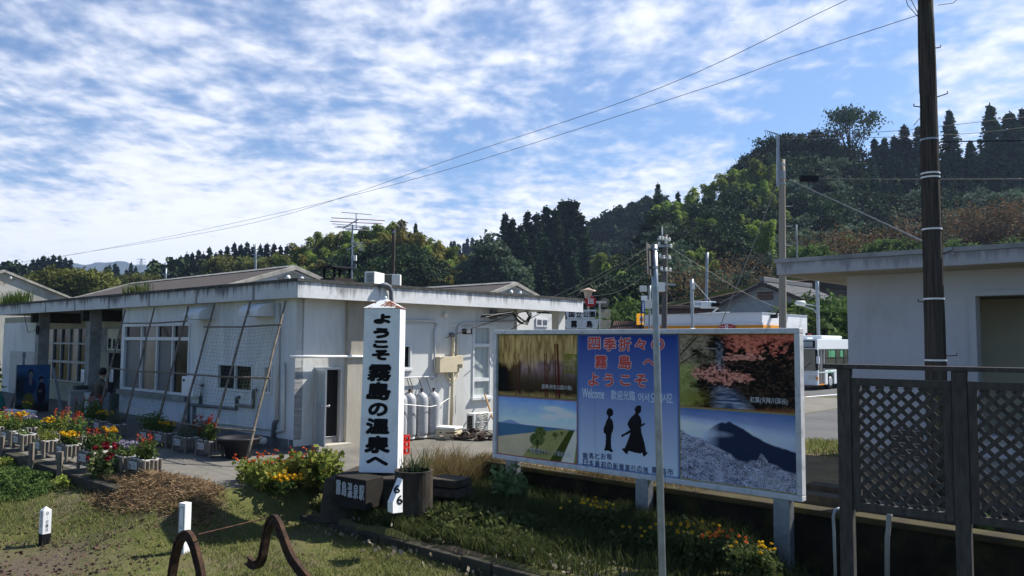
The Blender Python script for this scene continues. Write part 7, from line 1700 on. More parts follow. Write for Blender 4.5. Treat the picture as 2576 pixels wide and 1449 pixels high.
mb = MB(); mb.box(-w2, w2, -w2, w2, -.1, h); mb.build('post', M_WPAINT, e, .012)
mb = MB(); z0, z1 = .06, h - .06
for a in ((-w2 + .015, -w2 + .023), (w2 - .023, w2 - .015)): mb.box(a[0], a[1], -w2 - .003, -w2 - .0005, z0, z1)
mb.box(-w2 + .023, w2 - .023, -w2 - .003, -w2 - .0005, z1 - .008, z1); mb.build('inset_frame', M_PVC, e)
mb = MB()
for i, ch in enumerate('52'): letters(mb, ch, (0, -w2, h * (.52 - .12 * i)), (1, 0, 0), (0, 0, 1), .035, .045, 0)
mb.build('figures', M_PVC, e)
# bent rails of the old buffer stop
RAIL = [(-.050, .0), (.050, .0), (.050, .010), (.008, .022), (.008, .085), (.030, .092), (.030, .118), (-.030, .118), (-.030, .092), (-.008, .085), (-.008, .022), (-.050, .010)]
def bent_rail(label, pts, s, sc):
    P_ = [onS(px, py, s) for px, py in pts]; Q = []
    for i in range(len(P_) - 1):
        a, b_ = P_[i], P_[i + 1]; a0 = P_[max(i - 1, 0)]; b1 = P_[min(i + 2, len(P_) - 1)]
        for j in range(5): t = j / 5; Q.append(.5 * ((2 * a) + (b_ - a0) * t + (2 * a0 - 5 * a + 4 * b_ - b1) * t * t + (3 * a - a0 - 3 * b_ + b1) * t ** 3))
    Q.append(P_[-1]); base = Vector((P_[0].x, P_[0].y, gz(P_[0]))); e = thing('bent_rail', label, 'rail', base, 0, None); vs, fs = [], []; m = len(RAIL)
    for i, q in enumerate(Q):
        d = (Q[min(i + 1, len(Q) - 1)] - Q[max(i - 1, 0)]).normalized(); side = N; up = side.cross(d).normalized() * -1
        vs += [q - base + side * (a * sc) + up * ((b_ - .06) * sc) for a, b_ in RAIL]
    for i in range(len(Q) - 1): fs += [(i * m + j, i * m + (j + 1) % m, (i + 1) * m + (j + 1) % m, (i + 1) * m + j) for j in range(m)]
    fs += [tuple(range(m)), tuple((len(Q) - 1) * m + j for j in reversed(range(m)))]
    mb = MB(); mb.add(vs, fs); o = mb.build('rail', M_RUST, e); return e
s1_ = TS(G(470, 1500, -.7))[1]; s2_ = s1_ + 1.12
bent_rail('nearer rusty rail bent into a tall arch at the left', [(424, 1520), (432, 1440), (441, 1390), (452, 1357), (466, 1345), (478, 1349), (489, 1370), (499, 1405), (508, 1450), (514, 1530)], s1_, 1.0)
bent_rail('farther rusty rail bent into an arch with a turned out foot', [(624, 1408), (642, 1421), (656, 1408), (664, 1370), (672, 1330), (682, 1309), (692, 1306), (702, 1320), (714, 1352), (732, 1398), (758, 1436), (790, 1475)], s2_, 1.0)
a_, b_ = onS(498, 1345, s1_), onS(670, 1303, s2_); e = thing('tie_rod', 'thin rusty rod joining the two bent rails', 'rod', a_); mb = MB(); mb.tube([Vector((0, 0, 0)), b_ - a_], .011, 6); mb.build('rod', M_RUST, e)
# straw heap: old cut grass
hp = G(385, 1288, -.45); r_ = np.random.default_rng(31); n_ = 7500
a = r_.uniform(0, 6.283, n_); q = np.sqrt(r_.uniform(0, 1, n_)); ex_ = np.array(U[:2]) * .98 + np.array([.1, 0]); ey_ = np.array(N[:2])
xy = np.array([hp.x, hp.y]) + (q * np.cos(a))[:, None] * ex_ * 1.75 + (q * np.sin(a))[:, None] * ey_ * .85
tt, ss = xy @ np.array(U[:2]), xy @ np.array(N[:2]); zz = ground_z(tt, ss) + .22 * np.clip(1 - q ** 2, 0, 1) * (1 + .3 * np.sin(a * 3)) * r_.uniform(.55, 1, n_)
ax = rdir(r_, n_); ax[:, 2] = ax[:, 2] * .35 - .05; v, f = leaves(r_, np.concatenate([xy, zz[:, None]], 1), .17, .045, ax, .6)
L_HAY = leafmat('old_hay', [(.32, .22, .11), (.44, .33, .18), (.20, .135, .07), (.26, .18, .09)], trans=.15)
HS_ = thing('straw_heap', 'low heap of brown cut grass lying on the lawn', 'heap', (hp.x, hp.y, 0)); v[:, 0] -= hp.x; v[:, 1] -= hp.y; np_mesh('strands', v, f, L_HAY, HS_)
mb = MB(); rows = 7; seg = 26; vs = []; fs = []
for i in range(rows + 1):
    qq = i / rows
    for j in range(seg):
        aa = j / seg * 6.2832; p2 = ex_ * 1.7 * qq * math.cos(aa) + ey_ * .82 * qq * math.sin(aa); t_, s_ = (np.array([hp.x, hp.y]) + p2) @ np.array(U[:2]), (np.array([hp.x, hp.y]) + p2) @ np.array(N[:2]); vs.append((p2[0], p2[1], float(ground_z(t_, s_)) - .03 + .15 * (1 - qq ** 2) * (1 + .3 * math.sin(aa * 3))))
for i in range(rows): fs += [(i * seg + j, i * seg + (j + 1) % seg, (i + 1) * seg + (j + 1) % seg, (i + 1) * seg + j) for j in range(seg)]
mb.add(vs, fs); mb.build('core', mat('hay_core', (.09, .06, .035), .95, var=.5, vscale=12, bump=.8, bscale=25), HS_)
# low creeping shrub at the left
def mound(name, label, cat, px, py, z, size, leafm, seed, n=2600, lsz=.045, h=.35, rzz=RZ):
    c = G(px, py, z); r = np.random.default_rng(seed); a = r.uniform(0, 6.283, n); q = np.sqrt(r.uniform(0, 1, n)); lump = .7 + .3 * np.sin(a * 5 + seed) * np.sin(q * 9)
    x, y = q * np.cos(a) * size[0], q * np.sin(a) * size[1]; X = c.x + x * U.x + y * N.x; Y = c.y + x * U.y + y * N.y; zg_ = ground_z(X * U.x + Y * U.y, X * N.x + Y * N.y)
    Z = zg_ + h * np.sqrt(np.clip(1 - q ** 2, 0, 1)) * lump * r.uniform(.35, 1.05, n) ** .5
    e = thing(name, label, cat, (c.x, c.y, float(zg_.mean()))); v, f = leaves(r, np.stack([X - c.x, Y - c.y, Z - float(zg_.mean())], 1), lsz, .55); np_mesh('foliage', v, f, leafm, e)
    mb = MB(); rr_ = random.Random(seed)
    for i in range(14): a_ = rr_.uniform(0, 6.28); mb.tube([(0, 0, -.1), (math.cos(a_) * size[0] * .4, math.sin(a_) * size[1] * .4, h * .4), (math.cos(a_) * size[0] * .75, math.sin(a_) * size[1] * .75, h * .5)], .008, 4)
    mb.build('stems', M_BARK, e); return e
mound('creeping_shrub', 'low spreading green shrub at the left edge of the lawn', 'shrub', 30, 1248, -.5, (1.75, .75), L_BUSH, 51, 8000, .05, .26)
mound('creeping_shrub', 'yellowish grass clump behind the low green shrub', 'shrub', 8, 1192, -.4, (.6, .3), L_YG, 52, 1000, .05, .22)
for i, (px, py, lab) in enumerate(((315, 1240, 'bright green leafy weed before the celosia'), (155, 1262, 'pale green cabbage like weed on the lawn'), (280, 1248, 'second leafy weed beside the straw heap'))): mound('leafy_weed', lab, 'weed', px, py, -.5, (.26, .16), L_YG if i == 1 else L_BUSH, 55 + i, 120, .11, .22)
# flower bed left of the sign
flowers('lantana_bush', 'spreading bush with orange red blossoms left of the sign column', 'flowers', G(655, 1222, -.05), (.9, .5, .55), 'orange', 401, L_YG, 1500, 26, False, .07, .026, stems=40)
flowers('lantana_bush', 'yellow green bush with scattered orange flowers by the open door', 'flowers', G(765, 1212, -.05), (1.1, .6, .58), 'orange', 402, L_YG, 2000, 22, False, .08, .024, stems=50)
flowers('marigold_bush', 'low bush of bright yellow marigolds left of the name board', 'flowers', G(690, 1236, -.15), (1.0, .4, .36), 'yellow', 403, L_FLOW, 900, 70, False, .05, .045, stems=34)
flowers('leafy_bush', 'tall pale green leafy plant just left of the name board', 'plant', G(815, 1225, -.1), (.6, .45, .8), 'white', 404, L_YG, 1100, 0, False, .09, stems=30)
# clumps in the bed before the billboard
for i, (px, py, w_, h_, nb, lab) in enumerate(((1490, 1345, .75, .5, 36, 'orange yellow flower clump left of the grey sign post'), (1590, 1395, .6, .35, 10, 'dim yellow flower clump under the middle billboard post'), (1715, 1408, .85, .5, 55, 'yellow flower clump just right of the grey sign post'), (1828, 1425, .55, .45, 34, 'orange flower clump brightest before the right billboard post'), (1895, 1445, .5, .4, 26, 'small orange flower clump nearest the right billboard post'))):
    flowers('marigold_bush', lab, 'flowers', G(px, py, -.47), (w_, w_ * .6, h_), 'yellow' if i != 3 else 'orange', 410 + i, L_WEED, 1300, nb // 2, False, .06, .026, 'flower clumps before the billboard', stems=36)
mound('leafy_weed', 'bright leafy green plant at the foot of the right billboard post', 'weed', 1950, 1452, -.5, (.42, .3), L_BUSH, 420, 420, .09, .42)
flowers('climbing_vine', 'pale leaved morning glory climbing the left billboard post', 'vine', G(1282, 1262, -.45), (.55, .4, .75), 'white', 421, leafmat('vine_leaf', [(.10, .15, .06), (.16, .21, .09), (.07, .11, .04)], trans=.35), 420, 0, False, .11, stems=22)
# ferns and roadside scraps
mound('fern', 'small green fern at the wall foot in the lower right corner', 'weed', 2470, 1452, -.7, (.35, .2), L_BUSH, 430, 60, .16, .25)
mound('boulder_weed', 'dark ivy hump against the wall behind the billboard', 'weed', 1715, 1335, -.5, (.22, .15), L_DARK, 431, 160, .08, .35)

# ---- stuff: grass nobody could count
r_ = np.random.default_rng(77)
def scatter(n, tr, sr, dens=None):
    t = r_.uniform(*tr, n); s = r_.uniform(*sr, n)
    if dens is not None: kz = r_.uniform(0, 1, n) < dens(t, s); t, s = t[kz], s[kz]
    xy = t[:, None] * np.array(U[:2]) + s[:, None] * np.array(N[:2]); return t, s, xy
def blades(name, label, cat, t, s, xy, h, w, m, wilt=.6, z=None):
    n = len(t); zg_ = ground_z(t, s) if z is None else z; b0 = np.concatenate([xy, zg_[:, None] - .01], 1); hh = h * r_.uniform(.35, 1.15, n); a2 = r_.uniform(0, 6.283, n); l = hh * wilt * r_.uniform(.2, 1.4, n)
    tip = b0 + np.stack([l * np.cos(a2), l * np.sin(a2), hh], 1); mid = b0 + np.stack([l * .35 * np.cos(a2), l * .35 * np.sin(a2), hh * .62], 1); th = r_.uniform(0, 6.283, n); sd = np.stack([np.cos(th), np.sin(th), np.zeros(n)], 1) * w * r_.uniform(.6, 1.3, (n, 1))
    v = np.stack([b0 - sd * .5, b0 + sd * .5, mid + sd * .42, mid - sd * .42, tip + sd * .1, tip - sd * .1], 1).reshape(-1, 3); i6 = np.arange(n)[:, None] * 6
    return tag(np_mesh(name, v, np.concatenate([i6 + np.array([[0, 1, 2, 3]]), i6 + np.array([[3, 2, 4, 5]])]), m), label, cat, kind='stuff')
patch = lambda t, s: np.clip(.55 + .6 * np.sin(t * 1.3 + 2 * np.sin(s * .9)) * np.cos(s * 1.7 + np.sin(t * .8)), .1, 1)
litter_p = TS(G(60, 1430, -.7))
def lawn(t, s):
    d = patch(t, s) * np.clip((np.hypot(t - litter_p[0], s - litter_p[1]) - .7) / 1.6, .03, 1); edge = np.interp(t, [-30, -15.5, -15, -13.5, -12.7, -12.6, 0], [5.8, 5.8, 6.4, 6.6, 8.2, 8.36, 8.36]); return d * (s < edge)
t, s, xy = scatter(150000, (-19, -5), (1.5, 8.4), lawn)
blades('grass', 'short patchy lawn grass beside the old siding', 'grass', t, s, xy, .085, .011, L_GRASS, .9)
def bedd(t, s): return (s > 8.5) * (s < 12.4) * np.clip(.35 + .65 * (t < -7.5) + .2 * np.sin(t * 2.3) * np.sin(s * 3), .15, 1)
t, s, xy = scatter(52000, (-12.9, -2), (8.5, 12.4), bedd)
blades('weeds', 'rough dark green weeds filling the bed under the billboard', 'weeds', t, s, xy, .26, .016, L_WEED, .7)
t, s, xy = scatter(9000, (-12.2, -7.2), (8.6, 10.6), lambda t, s: .9 + 0 * t); r_2 = np.random.default_rng(5)
zz = ground_z(t, s) + .36 * np.clip(np.sin((t + 12.4) / 5.4 * 3.1416), 0, 1) * np.clip(np.sin((s - 8.4) / 2.4 * 3.1416), 0, 1) * r_2.uniform(.3, 1, len(t)); v, f = leaves(r_2, np.concatenate([xy, zz[:, None]], 1), .075, .6)
tag(np_mesh('ground_cover', v, f, L_WEED), 'leafy creeping weeds heaped in the bed right of the concrete pipe', 'weeds', kind='stuff')
t, s, xy = scatter(9000, (-13.2, -12.1), (10.8, 12.6), lambda t, s: np.clip(1.2 - np.abs(t + 12.6) * 1.6, 0, 1) * (.25 + .75 * (s > 11.4)))
blades('dry_grass', 'tall straw coloured dry grass at the left end of the retaining wall', 'dry grass', t, s, xy, .62, .012, L_STRAW, .5)
t, s, xy = scatter(9000, (-12.6, -1.5), (S_WALL - .15, S_WALL + .25), lambda t, s: (.15 + .5 * (np.sin(t * 1.9) > .2)) * (t < -7)); 
blades('wall_top_grass', 'dry and mossy grass fringing the top of the retaining wall', 'dry grass', t, s, xy, .16, .012, L_STRAW, 1.2, np.full(len(t), .1))
t, s, xy = scatter(26000, (-9, 3), (13.2, 22.3), lambda t, s: np.clip((s - 18.6) / 1.2, .02, 1))
blades('verge_grass', 'bright grass verge beside the road past the billboard', 'grass', t, s, xy, .14, .02, L_GRASS, .8)
t, s, xy = scatter(8000, (-17, -12.9), (5.0, 9.0), lambda t, s: np.clip(1 - np.abs(s - np.interp(t, [-17, -15.2, -13.6, -13.1], [5.7, 6.3, 6.9, 8.6])) * 2.0, 0, 1))
blades('edge_weeds', 'ragged weeds along the edge of the asphalt', 'weeds', t, s, xy, .14, .012, L_GRASS, .9)
# fallen leaves and clods in the bare corner
t, s, xy = scatter(5000, (litter_p[0] - 4, litter_p[0] + 5), (litter_p[1] - 3, litter_p[1] + 4), lambda t, s: np.clip(1.3 - np.hypot(t - litter_p[0], s - litter_p[1]) / 2.2, .03, 1)); zz = ground_z(t, s) + .012
v, f = leaves(r_, np.concatenate([xy, zz[:, None]], 1), .05, .7); tag(np_mesh('leaf_litter', v, f, leafmat('dead_leaf', [(.10, .06, .05), (.16, .10, .08), (.06, .04, .035), (.12, .09, .08)])), 'dead leaves and clods in the bare lower left corner', 'leaf litter', kind='stuff')
# pale leaves caught along the stone kerb
t, s, xy = scatter(420, (-12.4, -6), (7.9, 9.2)); zz = ground_z(t, s) + r_.uniform(.0, .12, len(t)); v, f = leaves(r_, np.concatenate([xy, zz[:, None]], 1), .06, .7); tag(np_mesh('fallen_leaves', v, f, leafmat('pale_dead_leaf', [(.22, .20, .15), (.30, .27, .22), (.15, .12, .08)])), 'pale fallen leaves scattered along the stone kerb', 'leaves', kind='stuff')

# ================================================================== ROAD SIDE
# --- bus: front towards the left, side with the door towards the camera
bd_ = 46.0; fl = G(2067, 981); bfront = G(2020, 981, 0); 
bx = at(2058, 976, bd_); BUS = thing('bus', 'white and pale green city bus with open middle door parked across the road', 'bus', (bx.x, bx.y, .0), R(47))
# local x along the bus (to the right of the photo, away), local y to the back; front face at x = 0 looks to -x, near side at y = 0
BH, BLn, BW = 2.95, 9.0, 2.3
M_BUS = mat('bus_white', (.72, .75, .76), .3, var=.05); M_BUSG = mat('bus_pale_green', (.55, .70, .66), .3, var=.05)
kx_ = F_PX / bd_
mb = MB(); wz = .95
for z0, z1, m_, nm in ((.30, 1.15, M_BUS, 'lower_body'), (2.35, BH, M_BUS, 'upper_body')):
    mb = MB()
    if nm == 'lower_body':
        for x0, x1 in ((0, .16), (1.08, 1.48), (2.42, 6.6), (7.5, BLn)): mb.box(x0, x1, 0, BW, z0, z1)
        mb.box(.16, 1.08, .5, BW, z0, z1); mb.box(1.48, 2.42, .35, BW, z0, z1); mb.box(6.6, 7.5, .35, BW, z0, z1); mb.box(1.48, 2.42, .001, .35, 1.0, z1); mb.box(6.6, 7.5, .001, .35, 1.0, z1)
    else: mb.box(-.02, BLn, 0, BW, z0, z1)
    mb.build(nm, m_, BUS, .03)
mb = MB()
for x in (0, 1.08, 2.75, 4.0, 5.25, 6.5, 7.75, BLn - .1): mb.box(x, x + .07, .003, .1, 1.15, 2.35); mb.box(x, x + .09, BW - .1, BW - .003, 1.15, 2.35)
mb.build('window_pillars', M_BLACK, BUS)
M_BGL = mat('bus_glass', (.02, .035, .035), .06, var=.3, spec=.6)
for x0, x1 in ((1.15, 2.75), (2.84, 4.0), (4.09, 5.25), (5.34, 6.5), (6.59, 7.75)):
    mb = MB(); mb.box(x0, x1, .02, .04, 1.15, 2.35); w = mb.build('side_window', M_BGL, BUS); mb = MB(); mb.box(x0, x1, .008, .0195, 1.80, 1.85); mb.box((x0 + x1) / 2 - .02, (x0 + x1) / 2 + .02, .0085, .0194, 1.85, 2.35); mb.build('window_bar', M_BLACK, w)
    if x0 < 4: mb = MB(); mb.box(x0 + .55, x1 - .1, .012, .0195, 1.9, 2.28); mb.build('green_notice', mat('green_notice', (.08, .30, .15), .6), w)
mb = MB(); mb.box(.17, 1.07, .14, .16, .35, 2.4); dr_ = mb.build('door', mat('bus_door_dark', (.06, .05, .045), .4, var=.4, vscale=2), BUS); mb = MB(); mb.box(.16, .22, .01, .139, .32, 2.4); mb.box(.60, .63, .01, .139, .36, 2.4); mb.box(1.02, 1.078, .01, .139, .32, 2.4); mb.build('door_frame', M_ALU, dr_)
mb = MB(); mb.box(.17, 1.07, .02, .4, .30, .36); mb.build('door_step', M_ORANGE, BUS)
mb = MB(); mb.box(-.035, -.001, .12, BW - .12, 1.12, 2.38); wsn = mb.build('windscreen', M_BGL, BUS); mb = MB(); mb.tube([(-.06, .9, 1.15), (-.06, .35, 1.6)], .012, 5); mb.tube([(-.06, 1.9, 1.15), (-.06, 1.35, 1.6)], .012, 5); mb.build('wiper', M_BLACK, wsn)
mb = MB(); mb.box(-.045, -.021, .12, BW - .12, 2.44, 2.86); ds = mb.build('destination_box', M_BLACK, BUS); mb = MB(); mb.box(-.052, -.0455, .25, .8, 2.5, 2.8); mb.build('route_panel', M_GSTEEL, ds)
mb = MB(); mb.box(-.08, .0, .02, BW - .02, .30, .62); mb.build('bumper', M_BUS, BUS, .02)
mb = MB(); mb.box(-.085, -.0805, .7, 1.5, .36, .52); mb.build('number_plate', M_BUSG, BUS)
mb = MB(); mb.box(-.03, -.001, .12, .55, .66, .86); mb.build('headlight', M_ALU, BUS); mb = MB(); mb.box(-.03, -.001, BW - .55, BW - .12, .66, .86); mb.build('headlight', M_ALU, BUS)
mb = MB(); mb.box(-.04, .05, -.01, .1, .60, .78); mb.build('turn_signal', mat('amber_lens', (.7, .22, .02), .3), BUS)
for x in (1.95, 7.05):
    mb = MB(); a = [(.46, 0), (.46, .24)]
    mb.lathe([(.001, 0), (.30, .0), (.45, .02), (.47, .08), (.47, .24), (.001, .24)], (0, 0, 0), 24)
    for i, v in enumerate(mb.v): mb.v[i] = (x + v[0], .04 + v[2], .48 + v[1])
    w = mb.build('wheel', M_BLACK, BUS, smooth=False); mb = MB(); mb.lathe([(.001, 0), (.1, -.01), (.26, .0), (.28, .03), (.001, .03)], (0, 0, 0), 20)
    for i, v in enumerate(mb.v): mb.v[i] = (x + v[0], .03 + v[2], .48 + v[1])
    mb.build('rim', M_ALU, w)
mb = MB(); mb.box(1.4, 4.6, .3, BW - .3, BH, BH + .22); mb.build('roof_unit', M_BUS, BUS, .08); mb = MB(); mb.box(.3, 1.1, .7, 1.5, BH, BH + .08); mb.build('roof_hatch', M_BUS, BUS, .03)
mb = MB(); mb.box(.1, BLn, -.006, -.001, 1.0, 1.06)
mb.build('green_stripe', M_BUSG, BUS)
mb = MB()
for i in range(9):
    a = -.4 + i * .5; mb.face([(1.75, -.004, 1.0), (1.75 + .23 * math.cos(a) - .03 * math.sin(a), -.004, .98 + .16 * math.sin(a) + .03), (1.75 + .26 * math.cos(a), -.004, .98 + .17 * math.sin(a) - .02)])
mb.box(1.73, 1.77, -.009, -.0075, .99, 1.03); mb.build('palm_emblem', mat('emblem_green', (.03, .35, .10), .5), BUS)
mb = MB(); mb.tube([(-.02, .0, 2.35), (-.22, -.12, 2.3), (-.22, -.12, 1.9)], .02, 5); mb.box(-.27, -.18, -.2, -.04, 1.55, 1.95); mb.build('mirror', M_WPAINT, BUS)
# --- street lamps and signals
def post(label, top, bot, d, r, name='lamp_post', m=None, zb=0.0):
    e, h, f = pole(name, label, top, bot, d, r, r * .8, m or M_GSTEEL, zb); return e, f
e, f = post('grey street lamp post with arm and lamp head beside the bus', (2055, 700), (2059, 845), 53, .12)
mb = MB(); P_ = [at(2056, 790, 53) - f, at(2048, 779, 53) - f, at(2025, 771, 53) - f, at(2003, 763, 53) - f]; mb.tube(P_, .05, 6); mb.tube([at(2057, 770, 53) - f, at(2015, 763, 53) - f], .04, 6); mb.build('arm', M_GSTEEL, e)
mb = MB(); q0, q1 = at(2027, 764, 53) - f, at(2000, 762, 53) - f; mb.tube([q0, q0 * .85 + q1 * .15, q1 * .8 + q0 * .2, q1], [.08, .19, .17, .05], 10); mb.smooth = True; mb.build('lamp_head', M_ACW, e)
mb = MB(); mb.tube([at(2056, 741, 53) - f, at(2025, 758, 53) - f], .015, 4); mb.build('stay', M_GWIRE, e)
e, f = post('grey signal post with white name plate and sideways traffic light over the shop', (1740, 702), (1742, 830), 45, .10, 'signal_post')
mb = MB(); q = at(1744, 720, 44.8) - f; mb.box(q.x - .06, q.x + .13, -.1, .1, q.z - .16, q.z + .16); mb.build('control_box', M_ACW, e)
mb = MB(); mb.tube([at(1742, 765, 45) - f, at(1795, 766, 45) - f], .03, 6); mb.tube([at(1742, 705, 45) - f, at(1790, 760, 45) - f], .012, 4); mb.build('arm', M_GSTEEL, e)
q0, q1 = at(1746, 763, 44.8) - f, at(1766, 766, 44.8) - f; mb = MB(); mb.box(q0.x, q1.x, -.22, -.18, q1.z - .16, q0.z + .15); sp_ = mb.build('name_plate', M_WPAINT, e); mb = MB(); letters(mb, '霧島温泉駅', ((q0.x + q1.x) / 2, -.222, (q0.z + q1.z) / 2), (1, 0, 0), (0, 0, 1), (q1.x - q0.x) * .8, .13, 0); mb.build('plate_lettering', mat('plate_blue', (.05, .12, .3), .5), sp_)
q = at(1782, 767, 44.8) - f; mb = MB(); mb.box(q.x - .42, q.x + .42, -.26, .02, q.z - .20, q.z + .20); hd_ = mb.build('signal_head', M_WPAINT, e, .05)
for i in range(3):
    mb = MB(); cx = q.x + .02 + .15 * i; mb.lathe([(.10, 0), (.11, .22), (.10, .22), (.09, .02)], (0, 0, 0), 12)
    for k_, v in enumerate(mb.v): mb.v[k_] = (cx + .12 + v[2] * .6, -.30 + v[0] * .5 - v[2] * .3, q.z + v[1] - .0)
    mb.build('visor', M_BLACK, hd_)
mb = MB(); q = at(1743, 833, 44) - f; mb.ball((q.x, q.y, q.z), .28, 10, 6, .6); mb.build('lamp_cover', M_ACW, e)
e, f = post('small pedestrian signal hanging behind the bus left of the lamp post', (2038, 842), (2038, 868), 52, .05, 'pedestrian_signal', M_BLACK)
mb = MB(); q = at(2038, 853, 51.8) - f; mb.box(q.x - .22, q.x + .22, -.2, .05, q.z - .4, q.z + .4); b2 = mb.build('signal_case', M_BLACK, e); mb = MB(); mb.box(q.x - .17, q.x + .1, -.208, -.201, q.z + .03, q.z + .36); mb.build('red_lens', mat('red_lens', (.45, .08, .06), .4), b2); mb = MB(); mb.box(q.x - .17, q.x + .1, -.208, -.201, q.z - .36, q.z - .03); mb.build('blue_lens', mat('blue_lens', (.45, .55, .62), .4), b2)
# --- road sign tower of the national park
sd_ = 36.0; sp0 = at(1509, 830, sd_); TW = thing('park_sign_tower', 'sign tower with stacked white plates lettered in black and a red disc on top', 'sign', (sp0.x, sp0.y, 0), 0)
def tp(px, py, d=0.0): q = at(px, py, sd_); return Vector((q.x - sp0.x, d, q.z))
mb = MB()
for px in (1452, 1481, 1509): mb.box(tp(px - 2, 0).x, tp(px + 2, 0).x, .06, .16, 0, tp(0, 752).z)
mb.build('frame_posts', mat('sign_post_cream', (.55, .55, .50), .6, var=.2), TW)
M_TWP = mat('faded_white_plate', (.55, .58, .60), .55, var=.1, dirt=(.35, .35, .34), dscale=3, damt=.5); M_TWG = mat('plate_back_grey', (.16, .16, .13), .7, var=.3)
for (l, r, t, b_, txt, tg_) in ((1423, 1501, 779, 803, '国立公園', 4), (1420, 1506, 803, 828, '霧島', 20)):
    mb = MB(); ins = 4; mb.prism([tp(l, t), tp(r, t), tp(r - ins, b_ - 1), tp(l + ins, b_ - 1)], (0, 0, 0), (0, .05, 0)); pl = mb.build('white_plate', M_TWP, TW)
    mb = MB()
    xs_ = {'国立公園': (1438, 1456, 1474, 1490), '霧島': (1444, 1483)}[txt]
    for ch, px in zip(txt, xs_): q = tp(px, (t + b_) / 2 + (0 if t < 800 else 0)); letters(mb, ch, (q.x, -.002, q.z), (1, 0, 0), (0, 0, 1), 14.5 * sd_ / F_PX if txt != '霧島' else 16 * sd_ / F_PX, 15 * sd_ / F_PX if txt != '霧島' else 18 * sd_ / F_PX, .03)
    mb.build('plate_lettering', M_BLACK, pl)
for (l, r, t, b_) in ((1512, 1541, 777, 800), (1512, 1541, 804, 826)): mb = MB(); mb.prism([tp(l, t, .1), tp(r, t, .5), tp(r - 3, b_, .5), tp(l, b_, .1)], (0, 0, 0), (.01, .05, 0)); mb.build('side_plate', M_TWG, TW)
def disc(px, py, rpx, d, m, nm):
    c = tp(px, py, d); r = rpx * sd_ / F_PX; mb = MB(); mb.prism([(c.x + r * math.cos(a / 24 * 6.2832), d, c.z + r * math.sin(a / 24 * 6.2832)) for a in range(24)], (0, 0, 0), (0, .06, 0)); return mb.build(nm, m, TW)
dk = disc(1486, 758, 14, -.02, mat('disc_red', (.40, .015, .02), .45, var=.1), 'red_disc'); q = tp(1486, 758); mb = MB(); letters(mb, '回', (q.x + .0, -.022, q.z), (1, 0, 0), (0, 0, 1), .24, .24, .02); mb.build('disc_mark', M_WPAINT, dk)
disc(1523, 760, 12, .3, M_TWG, 'disc_back')
mb = MB(); mb.box(tp(1445, 0).x, tp(1526, 0).x, .17, .23, tp(0, 749).z - .05, tp(0, 749).z + .05); mb.build('top_rail', MATS['sign_post_cream'], TW)
mb = MB(); c = tp(1480, 735, .1); mb.lathe([(.08, -.30), (.14, -.28), (.20, .02), (.36, .04), (.34, .10), (.12, .16), (.04, .2)], c, 16); mb.build('lantern', mat('lantern_rust', (.36, .20, .14), .7, col2=(.45, .40, .32), vscale=4), TW)
# lit shop pillar sign, vertical banner, dish
pdd = 48; ps = at(1610, 830, pdd); PSN = thing('pillar_sign', 'tall yellow lit shop sign with white field and red emblem left of the shop', 'sign', (ps.x, ps.y, 0), .0)
def pq(px, py): q = at(px, py, pdd); return Vector((q.x - ps.x, 0, q.z))
ye = mat('lit_yellow', (.8, .36, .02), .4); yb = ye.node_tree.nodes['Principled BSDF']; yb.inputs['Emission Color'].default_value = (1, .45, .03, 1); yb.inputs['Emission Strength'].default_value = .25
a_, b_ = pq(1602, 789), pq(1619, 817); mb = MB(); mb.box(a_.x, b_.x, -.15, .15, b_.z, a_.z); sb3 = mb.build('sign_box', ye, PSN, .03); mb = MB(); mb.box(-.05, .05, -.05, .05, 0, b_.z); mb.build('pole', M_BLACK, PSN)
a2_, b2_ = pq(1608, 795), pq(1618, 813); mb = MB(); mb.box(a2_.x, b2_.x, -.158, -.151, b2_.z, a2_.z); fl_ = mb.build('white_field', M_WPAINT, sb3); c = (a2_ + b2_) / 2; mb = MB()
for i in range(12): a = i / 12 * 6.2832; mb.box(c.x + .085 * math.cos(a) - .022, c.x + .085 * math.cos(a) + .022, -.163, -.1585 , c.z + .085 * math.sin(a) - .022, c.z + .085 * math.sin(a) + .022)
for i, v in enumerate(mb.v): mb.v[i] = (v[0], v[1] - .0002 * (i // 8), v[2])
mb.build('red_emblem', mat('disc_red', (.4, .015, .02)), fl_)
a_, b_ = at(1614, 758, 47), at(1622, 788, 47); e = thing('vertical_banner', 'narrow blue vertical road sign with a white box above it', 'sign', (a_.x, a_.y, 0)); mb = MB(); mb.box(-.04, .02, .05, .1, 0, a_.z + .5); mb.build('pole', M_BLACK, e); mb = MB(); mb.box(.0, b_.x - a_.x, -.02, .04, b_.z, a_.z); bp2 = mb.build('blue_panel', mat('banner_blue', (.03, .07, .30), .5), e); mb = MB()
for i in range(5): mb.box(.05, .13, -.026, -.0205, b_.z + .1 + i * .12, b_.z + .18 + i * .12)
mb.build('panel_marks', M_WPAINT, bp2)
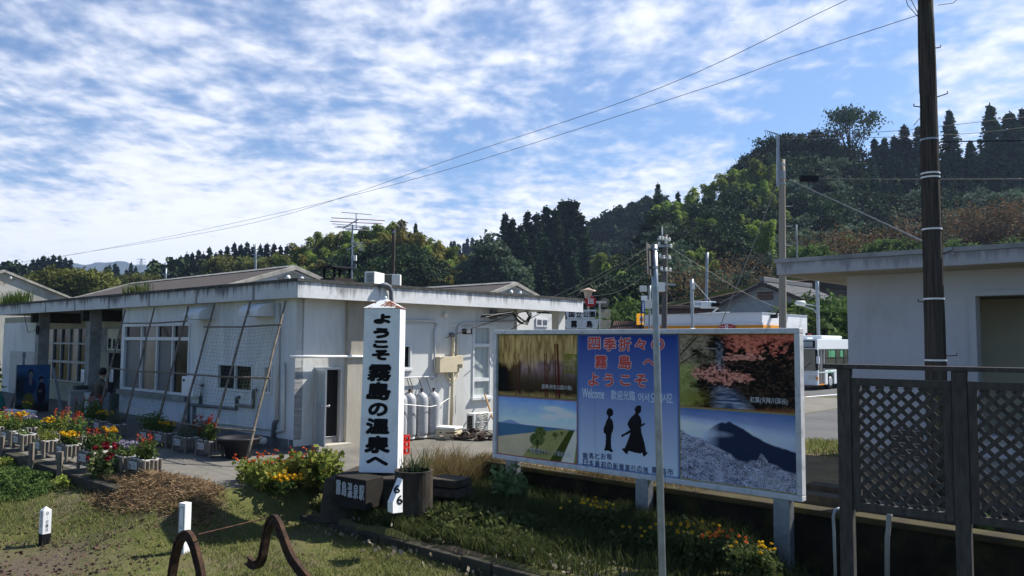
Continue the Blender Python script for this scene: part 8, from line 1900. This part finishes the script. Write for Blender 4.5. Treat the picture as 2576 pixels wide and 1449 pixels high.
a_, b_ = at(1613, 744, 47) , at(1628, 756, 47); mb = MB(); o_ = Vector(e.location); mb.box(a_.x - o_.x, b_.x - o_.x, -.1, .1, b_.z, a_.z); mb.build('white_box', M_WPAINT, e)
p = at(1410, 818, 33); e = thing('satellite_dish', 'small white satellite dish left of the park sign plates', 'dish', (p.x, p.y, p.z)); mb = MB(); mb.lathe([(.001, .0), (.08, .01), (.16, .05), (.20, .09)], (0, 0, 0), 18); 
for i, v in enumerate(mb.v): mb.v[i] = (v[0], -v[2], v[1])
mb.build('dish', M_WPAINT, e); mb = MB(); mb.tube([(0, .02, 0), (0, .1, -.2), (0, .1, -1.0)], .02, 5); mb.build('mount', M_GSTEEL, e)
# dark tiled roofs beyond the sign tower
for (l, r, y0, y1, d, lab, m) in ((1384, 1430, 786, 822, 44, 'dark blue tiled roof showing left of the park sign', 'blue_roof_tiles'), (1545, 1612, 808, 826, 52, 'brown tiled roof between the park sign and the shop', 'brown_roof_tiles')):
    a_, b_ = at(l, y0, d), at(r, y0, d); c_, d2 = at(r + 10, y1 + 8, d - 3), at(l - 10, y1 + 8, d - 3); e = thing('tiled_house', lab, 'building', (a_.x, a_.y, 0)); mb = MB(); o_ = Vector((a_.x, a_.y, 0)); mm = mat('blue_roof_tiles', (.06, .065, .085), .5, var=.3) if m[0] == 'b' and 'blue' in m else M_TILEB
    tiled(mb, a_ - o_, b_ - o_, c_ - o_, d2 - o_, 10, 16); q_ = Vector((0, 6, 0)); tiled(mb, a_ - o_, b_ - o_, b_ - o_ + Vector((0, 3.2, -(y1 - y0 + 8) * d / F_PX)), a_ - o_ + Vector((0, 3.2, -(y1 - y0 + 8) * d / F_PX)), 6, 10); mb.build('roof', mm, e)
    zl = min(c_.z, d2.z) - .1; mb = MB(); mb.box(.1, (b_ - a_).x - .1, -2.4, 2.6, 0, zl); mb.build('wall', M_CREAM, e)
for px, py, d in ((1575, 770, 62), (1590, 760, 64), (1560, 785, 60), (1600, 785, 62)): tree('bush', px, py, d, 5, 'rounded green shrub behind the park sign tower', 'shrubs behind the park sign')
